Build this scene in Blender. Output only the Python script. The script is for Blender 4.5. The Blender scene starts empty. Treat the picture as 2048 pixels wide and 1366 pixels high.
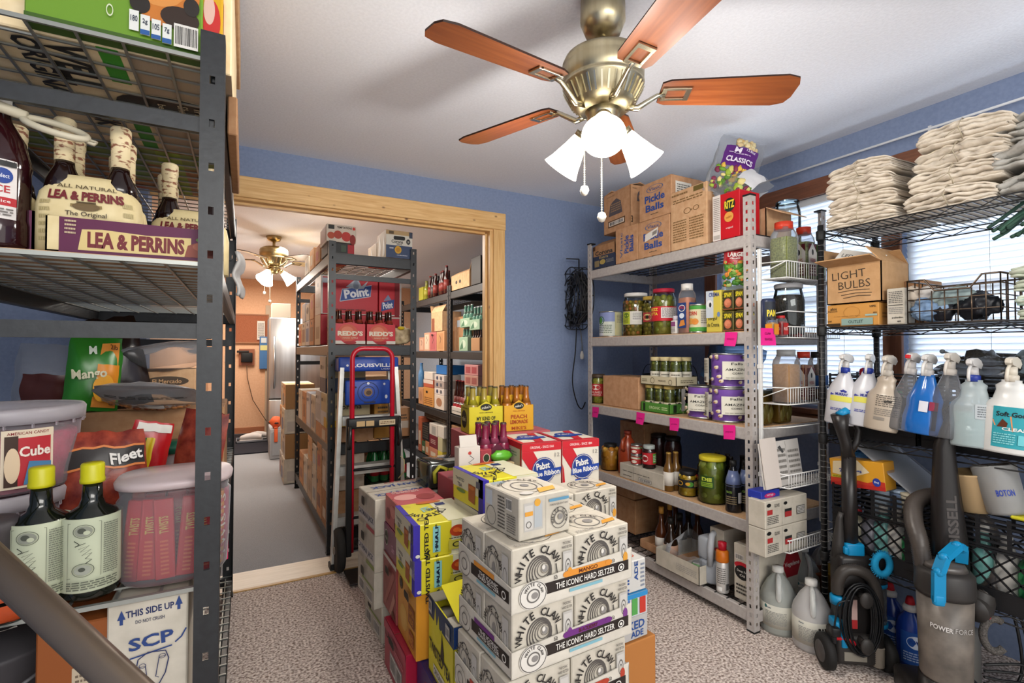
import bpy, bmesh, math, random
from mathutils import Matrix, Vector, noise
R = math.radians
random.seed(4)
SC = bpy.context.scene
COL = SC.collection

def lin(h):
    h = h.lstrip('#')
    return tuple(((c / 12.92) if c <= .04045 else ((c + .055) / 1.055) ** 2.4) for c in (int(h[i:i + 2], 16) / 255 for i in (0, 2, 4))) + (1,)

# ------------------------------------------------------------------ camera, light, exposure
cam = bpy.data.cameras.new('camera')
cam.lens = 36 * 1000 / 2048
cam.sensor_width = 36
cam.clip_start = .02
co = bpy.data.objects.new('camera', cam)
COL.objects.link(co)
co.location = (0, 0, 1.30)
co.rotation_euler = (R(90 + 1.1458), 0, -math.atan(.534))
SC.camera = co
SC.view_settings.view_transform = 'Standard'
SC.view_settings.look = 'None'
SC.view_settings.gamma = 1
SC.view_settings.use_curve_mapping = False
SC.view_settings.exposure = 0.85
SC.cycles.max_bounces = 6
SC.cycles.transparent_max_bounces = 12
SC.cycles.use_adaptive_sampling = True
SC.cycles.adaptive_threshold = .03
SC.cycles.sample_clamp_indirect = 6
SC.cycles.caustics_reflective = False
SC.cycles.caustics_refractive = False
w = bpy.data.worlds.new('daylight')
w.use_nodes = True
w.node_tree.nodes['Background'].inputs[0].default_value = (1, 1, 1, 1)
w.node_tree.nodes['Background'].inputs[1].default_value = 1.12
SC.world = w

def lamp(name, kind, loc, power, color=(1, 1, 1), rot=(0, 0, 0), size=.1, size_y=None):
    l = bpy.data.lights.new(name, kind)
    l.energy = power
    l.color = color
    if kind == 'AREA':
        l.size = size
        if size_y:
            l.shape = 'RECTANGLE'
            l.size_y = size_y
    elif kind == 'SUN':
        l.angle = R(3)
    else:
        l.shadow_soft_size = size
    o = bpy.data.objects.new(name, l)
    COL.objects.link(o)
    o.location = loc
    o.rotation_euler = rot
    return o

lamp('window_daylight', 'AREA', (3.35, 1.2, 1.75), 80, (.97, .98, 1), (0, R(90), 0), 1.6, 3.2)
lamp('added_front_fill', 'AREA', (.6, -1.6, 2.35), 60, (1, .96, .9), (R(48), 0, 0), 2.4, 1.2)  # soft fill added behind the camera to brighten the front, no fixture there
lamp('back_room_lamp_light', 'AREA', (.9, 5.0, 2.36), 46, (1, .93, .84), (0, 0, 0), 1.2, 2.0)
lamp('back_room_far_light', 'AREA', (.1, 7.6, 2.36), 36, (1, .92, .82), (0, 0, 0), 1.0, 1.0)

# ------------------------------------------------------------------ materials
_m = {}
K_ALB = .78     # overall reflectance of the goods' inks and plastics
def dim(c):
    return tuple(v * K_ALB for v in lin(c)[:3]) + (1,)
def new_mat(name):
    m = bpy.data.materials.new(name)
    m.use_nodes = True
    return m, m.node_tree, m.node_tree.nodes['Principled BSDF']

def mat(c, rough=.55, metal=0., alpha=1., emit=0., trans=0.):
    if not isinstance(c, str):
        return c
    k = (c, rough, metal, alpha, emit, trans)
    if k in _m:
        return _m[k]
    m, nt, b = new_mat('finish_' + c.lstrip('#'))
    b.inputs['Base Color'].default_value = dim(c) if metal < .5 else lin(c)
    b.inputs['Roughness'].default_value = rough
    b.inputs['Metallic'].default_value = metal
    b.inputs['Alpha'].default_value = alpha
    if metal < .3 and rough > .3:
        b.inputs['Specular IOR Level'].default_value = .28
    if trans:
        b.inputs['Transmission Weight'].default_value = trans
    if emit:
        b.inputs['Emission Color'].default_value = lin(c)
        b.inputs['Emission Strength'].default_value = emit
    m.diffuse_color = lin(c)
    _m[k] = m
    return m

def noisy(name, c1, c2, scale=40, rough=.7, bump=.1, detail=4, stretch=(1, 1, 1), metal=0, lo=.35, hi=.65, bscale=None):
    if name in _m:
        return _m[name]
    m, nt, b = new_mat(name)
    N, L = nt.nodes, nt.links
    tc = N.new('ShaderNodeTexCoord')
    mp = N.new('ShaderNodeMapping')
    mp.inputs['Scale'].default_value = stretch
    n = N.new('ShaderNodeTexNoise')
    n.inputs['Scale'].default_value = scale
    n.inputs['Detail'].default_value = detail
    r = N.new('ShaderNodeValToRGB')
    r.color_ramp.elements[0].position = lo
    r.color_ramp.elements[1].position = hi
    r.color_ramp.elements[0].color = lin(c1)
    r.color_ramp.elements[1].color = lin(c2)
    L.new(tc.outputs['Object'], mp.inputs[0])
    L.new(mp.outputs[0], n.inputs['Vector'])
    L.new(n.outputs['Fac'], r.inputs[0])
    L.new(r.outputs[0], b.inputs['Base Color'])
    b.inputs['Roughness'].default_value = rough
    b.inputs['Metallic'].default_value = metal
    if metal < .15:
        b.inputs['Specular IOR Level'].default_value = .25
    if bump:
        bp = N.new('ShaderNodeBump')
        bp.inputs['Strength'].default_value = bump
        bp.inputs['Distance'].default_value = .01
        if bscale:
            n2 = N.new('ShaderNodeTexNoise')
            n2.inputs['Scale'].default_value = bscale
            L.new(mp.outputs[0], n2.inputs['Vector'])
            L.new(n2.outputs['Fac'], bp.inputs['Height'])
        else:
            L.new(n.outputs['Fac'], bp.inputs['Height'])
        L.new(bp.outputs[0], b.inputs['Normal'])
    _m[name] = m
    return m

def wood(name, c1, c2, axis, knots=False, scale=6, rough=.45):
    if name in _m:
        return _m[name]
    m, nt, b = new_mat(name)
    N, L = nt.nodes, nt.links
    tc = N.new('ShaderNodeTexCoord')
    mp = N.new('ShaderNodeMapping')
    s = [14, 14, 14]
    s[axis] = .9
    mp.inputs['Scale'].default_value = s
    n = N.new('ShaderNodeTexNoise')
    n.inputs['Scale'].default_value = scale
    n.inputs['Detail'].default_value = 5
    n.inputs['Distortion'].default_value = .6
    r = N.new('ShaderNodeValToRGB')
    r.color_ramp.elements[0].position = .3
    r.color_ramp.elements[1].position = .7
    r.color_ramp.elements[0].color = lin(c1)
    r.color_ramp.elements[1].color = lin(c2)
    L.new(tc.outputs['Object'], mp.inputs[0])
    L.new(mp.outputs[0], n.inputs['Vector'])
    L.new(n.outputs['Fac'], r.inputs[0])
    out = r.outputs[0]
    if knots:
        v = N.new('ShaderNodeTexVoronoi')
        v.inputs['Scale'].default_value = 5.2
        mp2 = N.new('ShaderNodeMapping')
        s2 = [1.5, 1.5, 1.5]
        s2[axis] = .9
        mp2.inputs['Scale'].default_value = s2
        r2 = N.new('ShaderNodeValToRGB')
        r2.color_ramp.elements[0].position = .03
        r2.color_ramp.elements[1].position = .075
        r2.color_ramp.elements[0].color = (.12, .05, .015, 1)
        r2.color_ramp.elements[1].color = (1, 1, 1, 1)
        mx = N.new('ShaderNodeMixRGB')
        mx.blend_type = 'MULTIPLY'
        mx.inputs[0].default_value = .85
        L.new(tc.outputs['Object'], mp2.inputs[0])
        L.new(mp2.outputs[0], v.inputs['Vector'])
        L.new(v.outputs['Distance'], r2.inputs[0])
        L.new(out, mx.inputs[1])
        L.new(r2.outputs[0], mx.inputs[2])
        out = mx.outputs[0]
    L.new(out, b.inputs['Base Color'])
    b.inputs['Roughness'].default_value = rough
    _m[name] = m
    return m

def clear(name, c, alpha=.25, rough=.08):
    """thin clear plastic or glass: tinted see-through film plus a glossy coat"""
    if name in _m:
        return _m[name]
    m = bpy.data.materials.new(name)
    m.use_nodes = True
    nt = m.node_tree
    N, L = nt.nodes, nt.links
    N.clear()
    o = N.new('ShaderNodeOutputMaterial')
    t = N.new('ShaderNodeBsdfTransparent')
    t.inputs[0].default_value = tuple(.4 + .6 * x for x in lin(c)[:3]) + (1,)
    d = N.new('ShaderNodeBsdfPrincipled' if alpha > .05 else 'ShaderNodeBsdfGlossy')
    d.inputs[0].default_value = lin(c)
    d.inputs['Roughness'].default_value = rough
    mx = N.new('ShaderNodeMixShader')
    fr = N.new('ShaderNodeFresnel')
    fr.inputs[0].default_value = 1.25
    ad = N.new('ShaderNodeMath')
    ad.operation = 'ADD'
    ad.use_clamp = True
    ad.inputs[1].default_value = alpha
    L.new(fr.outputs[0], ad.inputs[0])
    L.new(ad.outputs[0], mx.inputs[0])
    L.new(t.outputs[0], mx.inputs[1])
    L.new(d.outputs[0], mx.inputs[2])
    L.new(mx.outputs[0], o.inputs[0])
    _m[name] = m
    return m

KRAFT = noisy('kraft_cardboard', 'a77d5a', 'b48b69', 30, .8, .03, 3)
KRAFTD = noisy('brown_cardboard', '8d6747', '9a7453', 30, .8, .03, 3)
KRAFTL = noisy('tan_cardboard', 'b58e69', 'c19d78', 30, .8, .03, 3)
WHITEC = noisy('white_cardboard', 'aba496', 'b8b1a3', 20, .6, .02, 3)
GLASS = clear('clear_glass', 'e8f0f2', .03, .06)
PLAST = clear('clear_plastic', 'd0d2d6', .10, .2)
PLASTM = clear('milky_plastic', 'cfc8ce', .17, .3)
AMBER = mat('2a120a', .12)
INK = '1c1a1a'

# ------------------------------------------------------------------ text meshes
_tx = {}
def text_mesh(s, bold=.012):
    k = (s, bold)
    if k in _tx:
        return _tx[k]
    c = bpy.data.curves.new('t', 'FONT')
    c.body = s
    c.size = 1
    c.resolution_u = 2
    c.offset = bold
    c.fill_mode = 'FRONT'
    o = bpy.data.objects.new('t', c)
    me = bpy.data.meshes.new_from_object(o)
    V = [(v.co.x, v.co.y) for v in me.vertices]
    Fc = [tuple(p.vertices) for p in me.polygons if p.normal.z > 0 or True]
    bpy.data.meshes.remove(me)
    bpy.data.objects.remove(o)
    bpy.data.curves.remove(c)
    if not V:
        V, Fc = [(0, 0), (1, 0), (1, 1)], []
    x0 = min(a for a, b in V); x1 = max(a for a, b in V)
    y0 = min(b for a, b in V); y1 = max(b for a, b in V)
    w_ = max(x1 - x0, 1e-4); h_ = max(y1 - y0, 1e-4)
    V = [((a - x0) / w_ - .5, (b - y0) / h_ - .5) for a, b in V]
    _tx[k] = (V, Fc, w_, h_)
    return _tx[k]

# ------------------------------------------------------------------ mesh builder
class MB:
    def __init__(s):
        s.v = []; s.f = []; s.mi = []; s.sm = []; s.mats = []; s.M = Matrix()
    def _m(s, m):
        m = mat(m)
        if m not in s.mats:
            s.mats.append(m)
        return s.mats.index(m)
    def add(s, V, F, m, smooth=False):
        b = len(s.v); i = s._m(m)
        s.v += [tuple(s.M @ Vector(p)) for p in V]
        for f in F:
            s.f.append(tuple(b + k for k in f)); s.mi.append(i); s.sm.append(smooth)
        return s
    def box(s, x0, y0, z0, x1, y1, z1, m, ch=0.):
        if ch <= 0:
            V = [(x, y, z) for x in (x0, x1) for y in (y0, y1) for z in (z0, z1)]
            return s.add(V, [(0, 1, 3, 2), (4, 6, 7, 5), (0, 4, 5, 1), (2, 3, 7, 6), (0, 2, 6, 4), (1, 5, 7, 3)], m)
        bm = bmesh.new()
        bmesh.ops.create_cube(bm, size=1)
        for v in bm.verts:
            v.co = ((x0 + x1) / 2 + v.co.x * (x1 - x0), (y0 + y1) / 2 + v.co.y * (y1 - y0), (z0 + z1) / 2 + v.co.z * (z1 - z0))
        bmesh.ops.bevel(bm, geom=bm.edges[:], offset=ch, segments=2 if ch > .004 else 1, affect='EDGES', profile=.5)
        bm.verts.index_update()
        s.add([tuple(v.co) for v in bm.verts], [tuple(v.index for v in f.verts) for f in bm.faces], m, ch > .004)
        bm.free()
        return s
    def beam(s, a, b, wx, wz, m):
        """a straight bar of rectangular section between two points"""
        a = Vector(a); b = Vector(b); d = (b - a).normalized()
        up = Vector((0, 0, 1)) if abs(d.z) < .95 else Vector((0, 1, 0))
        r = d.cross(up).normalized() * wx / 2; u = r.cross(d).normalized() * wz / 2
        V = []
        for p in (a, b):
            V += [p - r - u, p + r - u, p + r + u, p - r + u]
        return s.add(V, [(0, 1, 2, 3), (7, 6, 5, 4), (0, 4, 5, 1), (1, 5, 6, 2), (2, 6, 7, 3), (3, 7, 4, 0)], m)
    def tube(s, pts, r, m, n=8, closed=False, smooth=True):
        P = [Vector(p) for p in pts]; V = []; F = []; k = len(P)
        up = None
        for i, p in enumerate(P):
            a = P[i - 1] if (i or closed) else P[i]
            b = P[(i + 1) % k] if (i < k - 1 or closed) else P[i]
            t = (b - a).normalized() if (b - a).length > 1e-9 else Vector((0, 0, 1))
            if up is None:
                up = Vector((0, 0, 1)) if abs(t.z) < .9 else Vector((1, 0, 0))
            x = t.cross(up)
            if x.length < 1e-6:
                x = t.cross(Vector((0, 1, 0)))
            x.normalize(); y = x.cross(t).normalized(); up = y
            rr = r[i] if isinstance(r, (list, tuple)) else r
            for j in range(n):
                q = 2 * math.pi * j / n
                V.append(p + x * math.cos(q) * rr + y * math.sin(q) * rr)
        for i in range(k if closed else k - 1):
            for j in range(n):
                a = i * n + j; b = i * n + (j + 1) % n; c = ((i + 1) % k) * n + (j + 1) % n; d = ((i + 1) % k) * n + j
                F.append((a, b, c, d))
        if not closed:
            F.append(tuple(range(n))[::-1]); F.append(tuple((k - 1) * n + j for j in range(n)))
        return s.add(V, F, m, smooth)
    def lathe(s, prof, m, n=20, sx=1., sy=1., e=2., cx=0, cy=0, smooth=True):
        V = []; F = []
        for r, z in prof:
            for j in range(n):
                q = 2 * math.pi * (j + .5) / n; c_, s_ = math.cos(q), math.sin(q)
                if e != 2:
                    g = (abs(c_) ** e + abs(s_) ** e) ** (-1 / e); c_ *= g; s_ *= g
                V.append((cx + r * c_ * sx, cy + r * s_ * sy, z))
        for i in range(len(prof) - 1):
            for j in range(n):
                F.append((i * n + j, i * n + (j + 1) % n, (i + 1) * n + (j + 1) % n, (i + 1) * n + j))
        if prof[0][0] > 1e-6:
            F.append(tuple(range(n))[::-1])
        if prof[-1][0] > 1e-6:
            F.append(tuple((len(prof) - 1) * n + j for j in range(n)))
        return s.add(V, F, m, smooth)
    def ball(s, c, r, m, sx=1, sy=1, sz=1, n=10, k=6, wob=0):
        pr = [(math.sin(math.pi * i / k) * r, -math.cos(math.pi * i / k) * r) for i in range(k + 1)]
        V = []; F = []
        for a, z in pr:
            for j in range(n):
                q = 2 * math.pi * j / n
                w_ = 1 + wob * (noise.noise(Vector((a * math.cos(q) * 9 / r + c[0] * 7, a * math.sin(q) * 3 / r, z * 3 / r + c[2]))))
                V.append((c[0] + a * math.cos(q) * sx * w_, c[1] + a * math.sin(q) * sy * w_, c[2] + z * sz * w_))
        for i in range(k):
            for j in range(n):
                F.append((i * n + j, i * n + (j + 1) % n, (i + 1) * n + (j + 1) % n, (i + 1) * n + j))
        return s.add(V, F, m, True)
    # ---- flat print on a face: fr(u, v, off) maps the unit square onto the surface
    def art(s, fr, fw, fh, items, k0=1, curved=False):
        for k, it in enumerate(items):
            off = .0004 * (k + k0)
            t = it[0]
            def put(P, F, c):
                s.add([fr(a, b, off) for a, b in P], F, c if not isinstance(c, str) else mat(c, .5), curved)
            if t == 'r':
                _, a, b, c, d, colr = it
                n = max(1, int(abs(c - a) * 24)) if curved else 1
                P = [(a + (c - a) * i / n, y) for i in range(n + 1) for y in (b, d)]
                put(P, [(2 * i, 2 * i + 2, 2 * i + 3, 2 * i + 1) for i in range(n)], colr)
            elif t == 'e':
                _, a, b, ru, rv, colr = it[:6]
                n = 22
                P = [(a, b)] + [(a + ru * math.cos(2 * math.pi * i / n), b + rv * math.sin(2 * math.pi * i / n)) for i in range(n)]
                put(P, [(0, 1 + i, 1 + (i + 1) % n) for i in range(n)], colr)
            elif t == 'o':
                _, a, b, ru, rv, th, colr = it
                n = 24
                P = []
                for i in range(n):
                    q = 2 * math.pi * i / n
                    P += [(a + ru * math.cos(q), b + rv * math.sin(q)), (a + ru * (1 - th) * math.cos(q), b + rv * (1 - th) * math.sin(q))]
                put(P, [(2 * i, (2 * i + 2) % (2 * n), (2 * i + 3) % (2 * n), 2 * i + 1) for i in range(n)], colr)
            elif t == 'p':
                put(it[1], [tuple(range(len(it[1])))], it[2])
            elif t == 'l':
                _, pts, th, colr = it
                P = []
                for i, p in enumerate(pts):
                    a = pts[max(0, i - 1)]; b = pts[min(len(pts) - 1, i + 1)]
                    dx, dy = (b[0] - a[0]) * fw, (b[1] - a[1]) * fh
                    L_ = math.hypot(dx, dy) or 1
                    nx, ny = -dy / L_ * th / 2, dx / L_ * th / 2
                    P += [(p[0] + nx / fw, p[1] + ny / fh), (p[0] - nx / fw, p[1] - ny / fh)]
                put(P, [(2 * i + 1, 2 * i + 3, 2 * i + 2, 2 * i) for i in range(len(pts) - 1)], colr)
            elif t == 't':
                _, st, a, b, w_, h_, colr = it[:7]
                rot = R(it[7]) if len(it) > 7 else 0
                V, F, tw, th = text_mesh(st, it[8] if len(it) > 8 else .012)
                ca, sa = math.cos(rot), math.sin(rot)
                P = []
                for x, y in V:
                    X = x * w_ * fw; Y = y * h_ * fh
                    P.append((a + (X * ca - Y * sa) / fw, b + (X * sa + Y * ca) / fh))
                put(P, F, colr)
            elif t == 'arc':      # ('arc', text, uc, vc, radius, deg_start, deg_end, letter_h, colour), radius and letter_h in parts of fh
                _, st, a, b, rad, a0, a1, lh, colr = it
                for i, ch in enumerate(st):
                    if ch == ' ':
                        continue
                    q = R(a0 + (a1 - a0) * i / max(1, len(st) - 1))
                    V, F, tw, th = text_mesh(ch, .02)
                    w_ = min(tw / th, 1.1) * lh * fh
                    rr = q - math.pi / 2
                    cx, cy = rad * fh * math.cos(q), rad * fh * math.sin(q)
                    P = []
                    for x, y in V:
                        X = x * w_; Y = y * lh * fh
                        P.append((a + (cx + X * math.cos(rr) - Y * math.sin(rr)) / fw, b + (cy + X * math.sin(rr) + Y * math.cos(rr)) / fh))
                    put(P, F, colr)
            elif t == 'bar':
                _, a, b, c, d = it[:5]
                n = 11
                put([(a, b), (c, b), (c, d), (a, d)], [(0, 1, 2, 3)], 'e4e0d8')
                off += .0002
                rr = random.Random(int(a * 977 + b * 31))
                x = a + (c - a) * .06
                while x < c - (c - a) * .08:
                    w_ = (c - a) * rr.choice((.02, .035, .05))
                    put([(x, b + (d - b) * .12), (x + w_, b + (d - b) * .12), (x + w_, d - (d - b) * .1), (x, d - (d - b) * .1)], [(0, 1, 2, 3)], INK)
                    x += w_ + (c - a) * rr.choice((.025, .04))
            elif t == 'lines':    # small print: rows of thin strokes
                _, a, b, c, d, n, colr = it
                rr = random.Random(int(a * 91 + d * 773 + n))
                for i in range(n):
                    y = d - (d - b) * (i + .5) / n
                    x = a
                    while x < c - (c - a) * .03:
                        w_ = min((c - a) * rr.uniform(.05, .2), c - x)
                        hh = (d - b) / n * .24
                        put([(x, y - hh), (x + w_, y - hh), (x + w_, y + hh), (x, y + hh)], [(0, 1, 2, 3)], colr)
                        x += w_ + (c - a) * .03
        return s
    def mesh(s, name='mesh'):
        me = bpy.data.meshes.new(name)
        me.from_pydata(s.v, [], s.f)
        for m in s.mats:
            me.materials.append(m)
        me.polygons.foreach_set('material_index', s.mi)
        me.polygons.foreach_set('use_smooth', s.sm)
        me.update()
        return me

def face_map(W, L, H, side):
    D = {'F': ((0, 0, 0), (1, 0, 0), (0, 0, 1), (0, -1, 0), W, H),
         'L': ((0, L, 0), (0, -1, 0), (0, 0, 1), (-1, 0, 0), L, H),
         'T': ((0, 0, H), (1, 0, 0), (0, 1, 0), (0, 0, 1), W, L),
         'S': ((0, L, H), (0, -1, 0), (1, 0, 0), (0, 0, 1), L, W),
         'K': ((W, 0, H), (0, 1, 0), (-1, 0, 0), (0, 0, 1), L, W),
         'B': ((0, L, 0), (1, 0, 0), (0, -1, 0), (0, 0, -1), W, L),
         'R': ((W, 0, 0), (0, 1, 0), (0, 0, 1), (1, 0, 0), L, H)}[side]
    O, U, V, Nn = (Vector(x) for x in D[:4])
    fw, fh = D[4], D[5]
    return (lambda u, v, off: O + U * u * fw + V * v * fh + Nn * off), fw, fh

def cyl_map(r, z0, z1, a0, a1):
    """label wrapped on a cylinder, u runs left to right as seen from outside"""
    def f(u, v, off):
        q = R(a0 + (a1 - a0) * u)
        return Vector(((r + off) * math.cos(q), (r + off) * math.sin(q), z0 + (z1 - z0) * v))
    return f, abs(R(a1 - a0)) * r, z1 - z0

def sheet_grid(f, nu, nv):
    V = [f(i / nu, j / nv) for j in range(nv + 1) for i in range(nu + 1)]
    F = [(j * (nu + 1) + i, j * (nu + 1) + i + 1, (j + 1) * (nu + 1) + i + 1, (j + 1) * (nu + 1) + i) for j in range(nv) for i in range(nu)]
    return V, F

# ------------------------------------------------------------------ objects
def link(name, me, parent=None, loc=None, rot=None):
    o = bpy.data.objects.new(name, me)
    COL.objects.link(o)
    if parent:
        o.parent = parent
    if loc is not None:
        o.location = loc
    if rot is not None:
        o.rotation_euler = rot if isinstance(rot, (tuple, list)) else (0, 0, rot)
    return o

def tag(o, label=None, cat=None, group=None, kind=None):
    for k, v in (('label', label), ('category', cat), ('group', group), ('kind', kind)):
        if v:
            o[k] = v
    return o

def empty(name, loc, rz=0, label=None, cat=None, group=None):
    o = bpy.data.objects.new(name, None)
    COL.objects.link(o)
    o.location = loc
    o.rotation_euler = rz if isinstance(rz, (tuple, list)) else (0, 0, rz)
    o.empty_display_size = .05
    return tag(o, label, cat, group)

def part(name, mb, parent, label=None, kind=None, loc=None, rot=None):
    o = link(name, mb.mesh(name) if isinstance(mb, MB) else mb, parent, loc, rot)
    return tag(o, label, None, None, kind)

def struct(name, mb, parent=None):
    o = link(name, mb.mesh(name), parent)
    if not parent:
        o['kind'] = 'structure'
    return o

class Kit:
    """one kind of thing: the root mesh and its parts, put down any number of times with shared mesh data"""
    def __init__(s, name, root, parts=()):
        s.name = name
        s.root = root.mesh(name) if isinstance(root, MB) else root
        s.parts = []
        for p in parts:
            sub = p[2] if len(p) > 2 else ()
            s.parts.append((p[0], p[1].mesh(p[0]), [(q[0], q[1].mesh(q[0])) for q in sub]))
    def put(s, loc, label, cat, group=None, rz=0, scale=None, name=None):
        o = link(name or s.name, s.root, None, loc, rz)
        if scale:
            o.scale = scale if isinstance(scale, (tuple, list)) else (scale,) * 3
        tag(o, label, cat, group)
        for n, m, sub in s.parts:
            p = link(n, m, o)
            if n == 'contents':
                p['kind'] = 'stuff'
            for n2, m2 in sub:
                link(n2, m2, p)
        return o

def carton_kit(name, dims, col, art=(), holes=(), seam=True, lid=None, ch=.003, tape=None, open_top=None):
    """closed carton, origin at its lower near corner; art = {side: items}; holes = [(side,u,v,ru,rv)]"""
    W, L, H = dims
    b = MB()
    if open_top is None:
        b.box(0, 0, 0, W, L, H, col, ch)
        if seam:
            b.box(.002, L / 2 - .0008, H - .001, W - .002, L / 2 + .0008, H + .0006, mat('6b5138', .9))
    else:
        t = .004
        b.box(0, 0, 0, W, L, t, col)
        b.box(0, 0, 0, W, t, H, col); b.box(0, L - t, 0, W, L, H, col)
        b.box(0, 0, 0, t, L, H, col); b.box(W - t, 0, 0, W, L, H, col)
    parts = []
    p = MB(); any_ = False
    art = dict(art)
    for side, items in art.items():
        fr, fw, fh = face_map(W, L, H, side)
        p.art(fr, fw, fh, items, 2); any_ = True
    if any_:
        parts.append(('artwork_print', p))
    if holes:
        h = MB()
        for side, u, v, ru, rv in holes:
            fr, fw, fh = face_map(W, L, H, side)
            h.art(fr, fw, fh, [('r', u - ru * .7, v - rv, u + ru * .7, v + rv, '0c0a09'), ('e', u - ru * .65, v, ru * .4, rv, '0c0a09'), ('e', u + ru * .65, v, ru * .4, rv, '0c0a09')], 24)
        parts.append(('hand_hole', h))
    if tape:
        t = MB()
        t.box(W / 2 - .024, -.0008, H * .75, W / 2 + .024, .0002, H, mat('b08d5d', .2))
        t.box(W / 2 - .024, -.0008, H, W / 2 + .024, L, H + .0012, mat('b08d5d', .2))
        parts.append(('packing_tape', t))
    if open_top:
        for (sd, ang) in open_top:
            t = MB(); fl = .09 if len(open_top) > 1 else min(W, L) * .45
            if sd == 'L':
                t.M = Matrix.Translation((0, 0, H)) @ Matrix.Rotation(R(-ang), 4, 'Y'); t.box(-.001, 0, 0, .003, L, fl, col)
            elif sd == 'R':
                t.M = Matrix.Translation((W, 0, H)) @ Matrix.Rotation(R(ang), 4, 'Y'); t.box(-.003, 0, 0, .001, L, fl, col)
            elif sd == 'F':
                t.M = Matrix.Translation((0, 0, H)) @ Matrix.Rotation(R(ang), 4, 'X'); t.box(0, -.001, 0, W, .003, fl, col)
            else:
                t.M = Matrix.Translation((0, L, H)) @ Matrix.Rotation(R(-ang), 4, 'X'); t.box(0, -.003, 0, W, .001, fl, col)
            parts.append(('flap', t))
    return Kit(name, b, parts)

def carton(loc, dims, col, label, art=(), rz=0, group=None, name='carton', cat='box', **k):
    return carton_kit(name, dims, col, art, **k).put(loc, label, cat, group, R(rz))


# ================================================================== the room
BLUE = noisy('blue_wall_paint', '7583a0', '7d8ba8', 60, .75, .06, 3)
PEACH = noisy('peach_wall_paint', 'd2a684', 'd8ae8c', 40, .8, .04, 3)
CEIL = noisy('ceiling_paint', 'e4e7ee', 'eaedf4', 90, .9, .12, 4)
CARPET = noisy('beige_fleck_carpet', '76645b', 'dccfc6', 95, .95, .9, 5, lo=.36, hi=.62)
CARPETB = noisy('grey_carpet', '7e8084', '9c9ea2', 300, .95, .5, 3, lo=.3, hi=.7)
PINE_X = wood('knotty_pine_x', 'c99a5c', 'e0ba80', 0, True)
PINE_Z = wood('knotty_pine_z', 'c99a5c', 'e0ba80', 2, True)
OAKT = wood('brown_window_casing', '5d3521', '7a4a30', 1)
OAKZ = wood('brown_window_casing_z', '5d3521', '7a4a30', 2)
WY = 3.234; CH = 2.477; WX = 2.88

b = MB(); b.box(-1.3, -1.6, -.08, 3.0, 3.12, 0, CARPET); b.box(-1.3, 3.11, -.08, -.46, 3.24, 0, CARPET); b.box(1.57, 3.11, -.08, 3.0, 3.24, 0, CARPET); struct('floor', b)
b = MB(); b.box(-1.3, 3.36, -.08, 3.0, 9.2, -.004, CARPETB); struct('floor_back_room', b)
b = MB(); b.box(-.46, 3.12, -.08, 1.57, 3.36, .004, wood('pale_threshold', 'cfc0aa', 'e2d5c2', 0)); o = struct('trim_threshold', b)
q = MB(); q.box(-.46, 3.098, -.01, 1.57, 3.12, .006, mat('c39a5c', .4)); part('edge_strip', q, o)
b = MB(); b.box(-1.3, -1.6, CH, 3.0, WY + .06, CH + .1, CEIL); struct('ceiling', b)
b = MB(); b.box(-1.3, WY + .06, CH - .01, 3.0, 9.3, CH + .1, CEIL); struct('ceiling_back_room', b)
b = MB()
b.box(-1.3, WY, 0, -.46, WY + .12, CH, BLUE); b.box(1.58, WY, 0, 3.0, WY + .12, CH, BLUE); b.box(-.46, WY, 2.19, 1.58, WY + .12, CH, BLUE)
struct('wall_back', b)
b = MB(); b.box(-1.3, -.4, 0, -1.18, WY, CH, BLUE); struct('wall_left', b)
# window wall with two openings
b = MB()
Wz0, Wz1 = .99, 2.20
W1 = (1.345, 2.385); W2 = (.02, 1.28)
b.box(WX, -1.6, 0, WX + .12, 3.3, Wz0, BLUE); b.box(WX, -1.6, Wz1, WX + .12, 3.3, CH, BLUE)
b.box(WX, W1[1], Wz0, WX + .12, 3.3, Wz1, BLUE); b.box(WX, W2[1], Wz0, WX + .12, W1[0], Wz1, BLUE); b.box(WX, -1.6, Wz0, WX + .12, W2[0], Wz1, BLUE)
struct('wall_window_side', b)
BLIND = None
def blind_mat():
    m, nt, bs = new_mat('white_blind_slat')
    bs.inputs['Base Color'].default_value = lin('eef2f6'); bs.inputs['Roughness'].default_value = .45
    tr = nt.nodes.new('ShaderNodeBsdfTranslucent'); tr.inputs[0].default_value = lin('f4f8ff')
    mx = nt.nodes.new('ShaderNodeMixShader'); mx.inputs[0].default_value = .40
    nt.links.new(bs.outputs[0], mx.inputs[1]); nt.links.new(tr.outputs[0], mx.inputs[2])
    nt.links.new(mx.outputs[0], nt.nodes['Material Output'].inputs[0])
    return m
BLIND = blind_mat()
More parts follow.
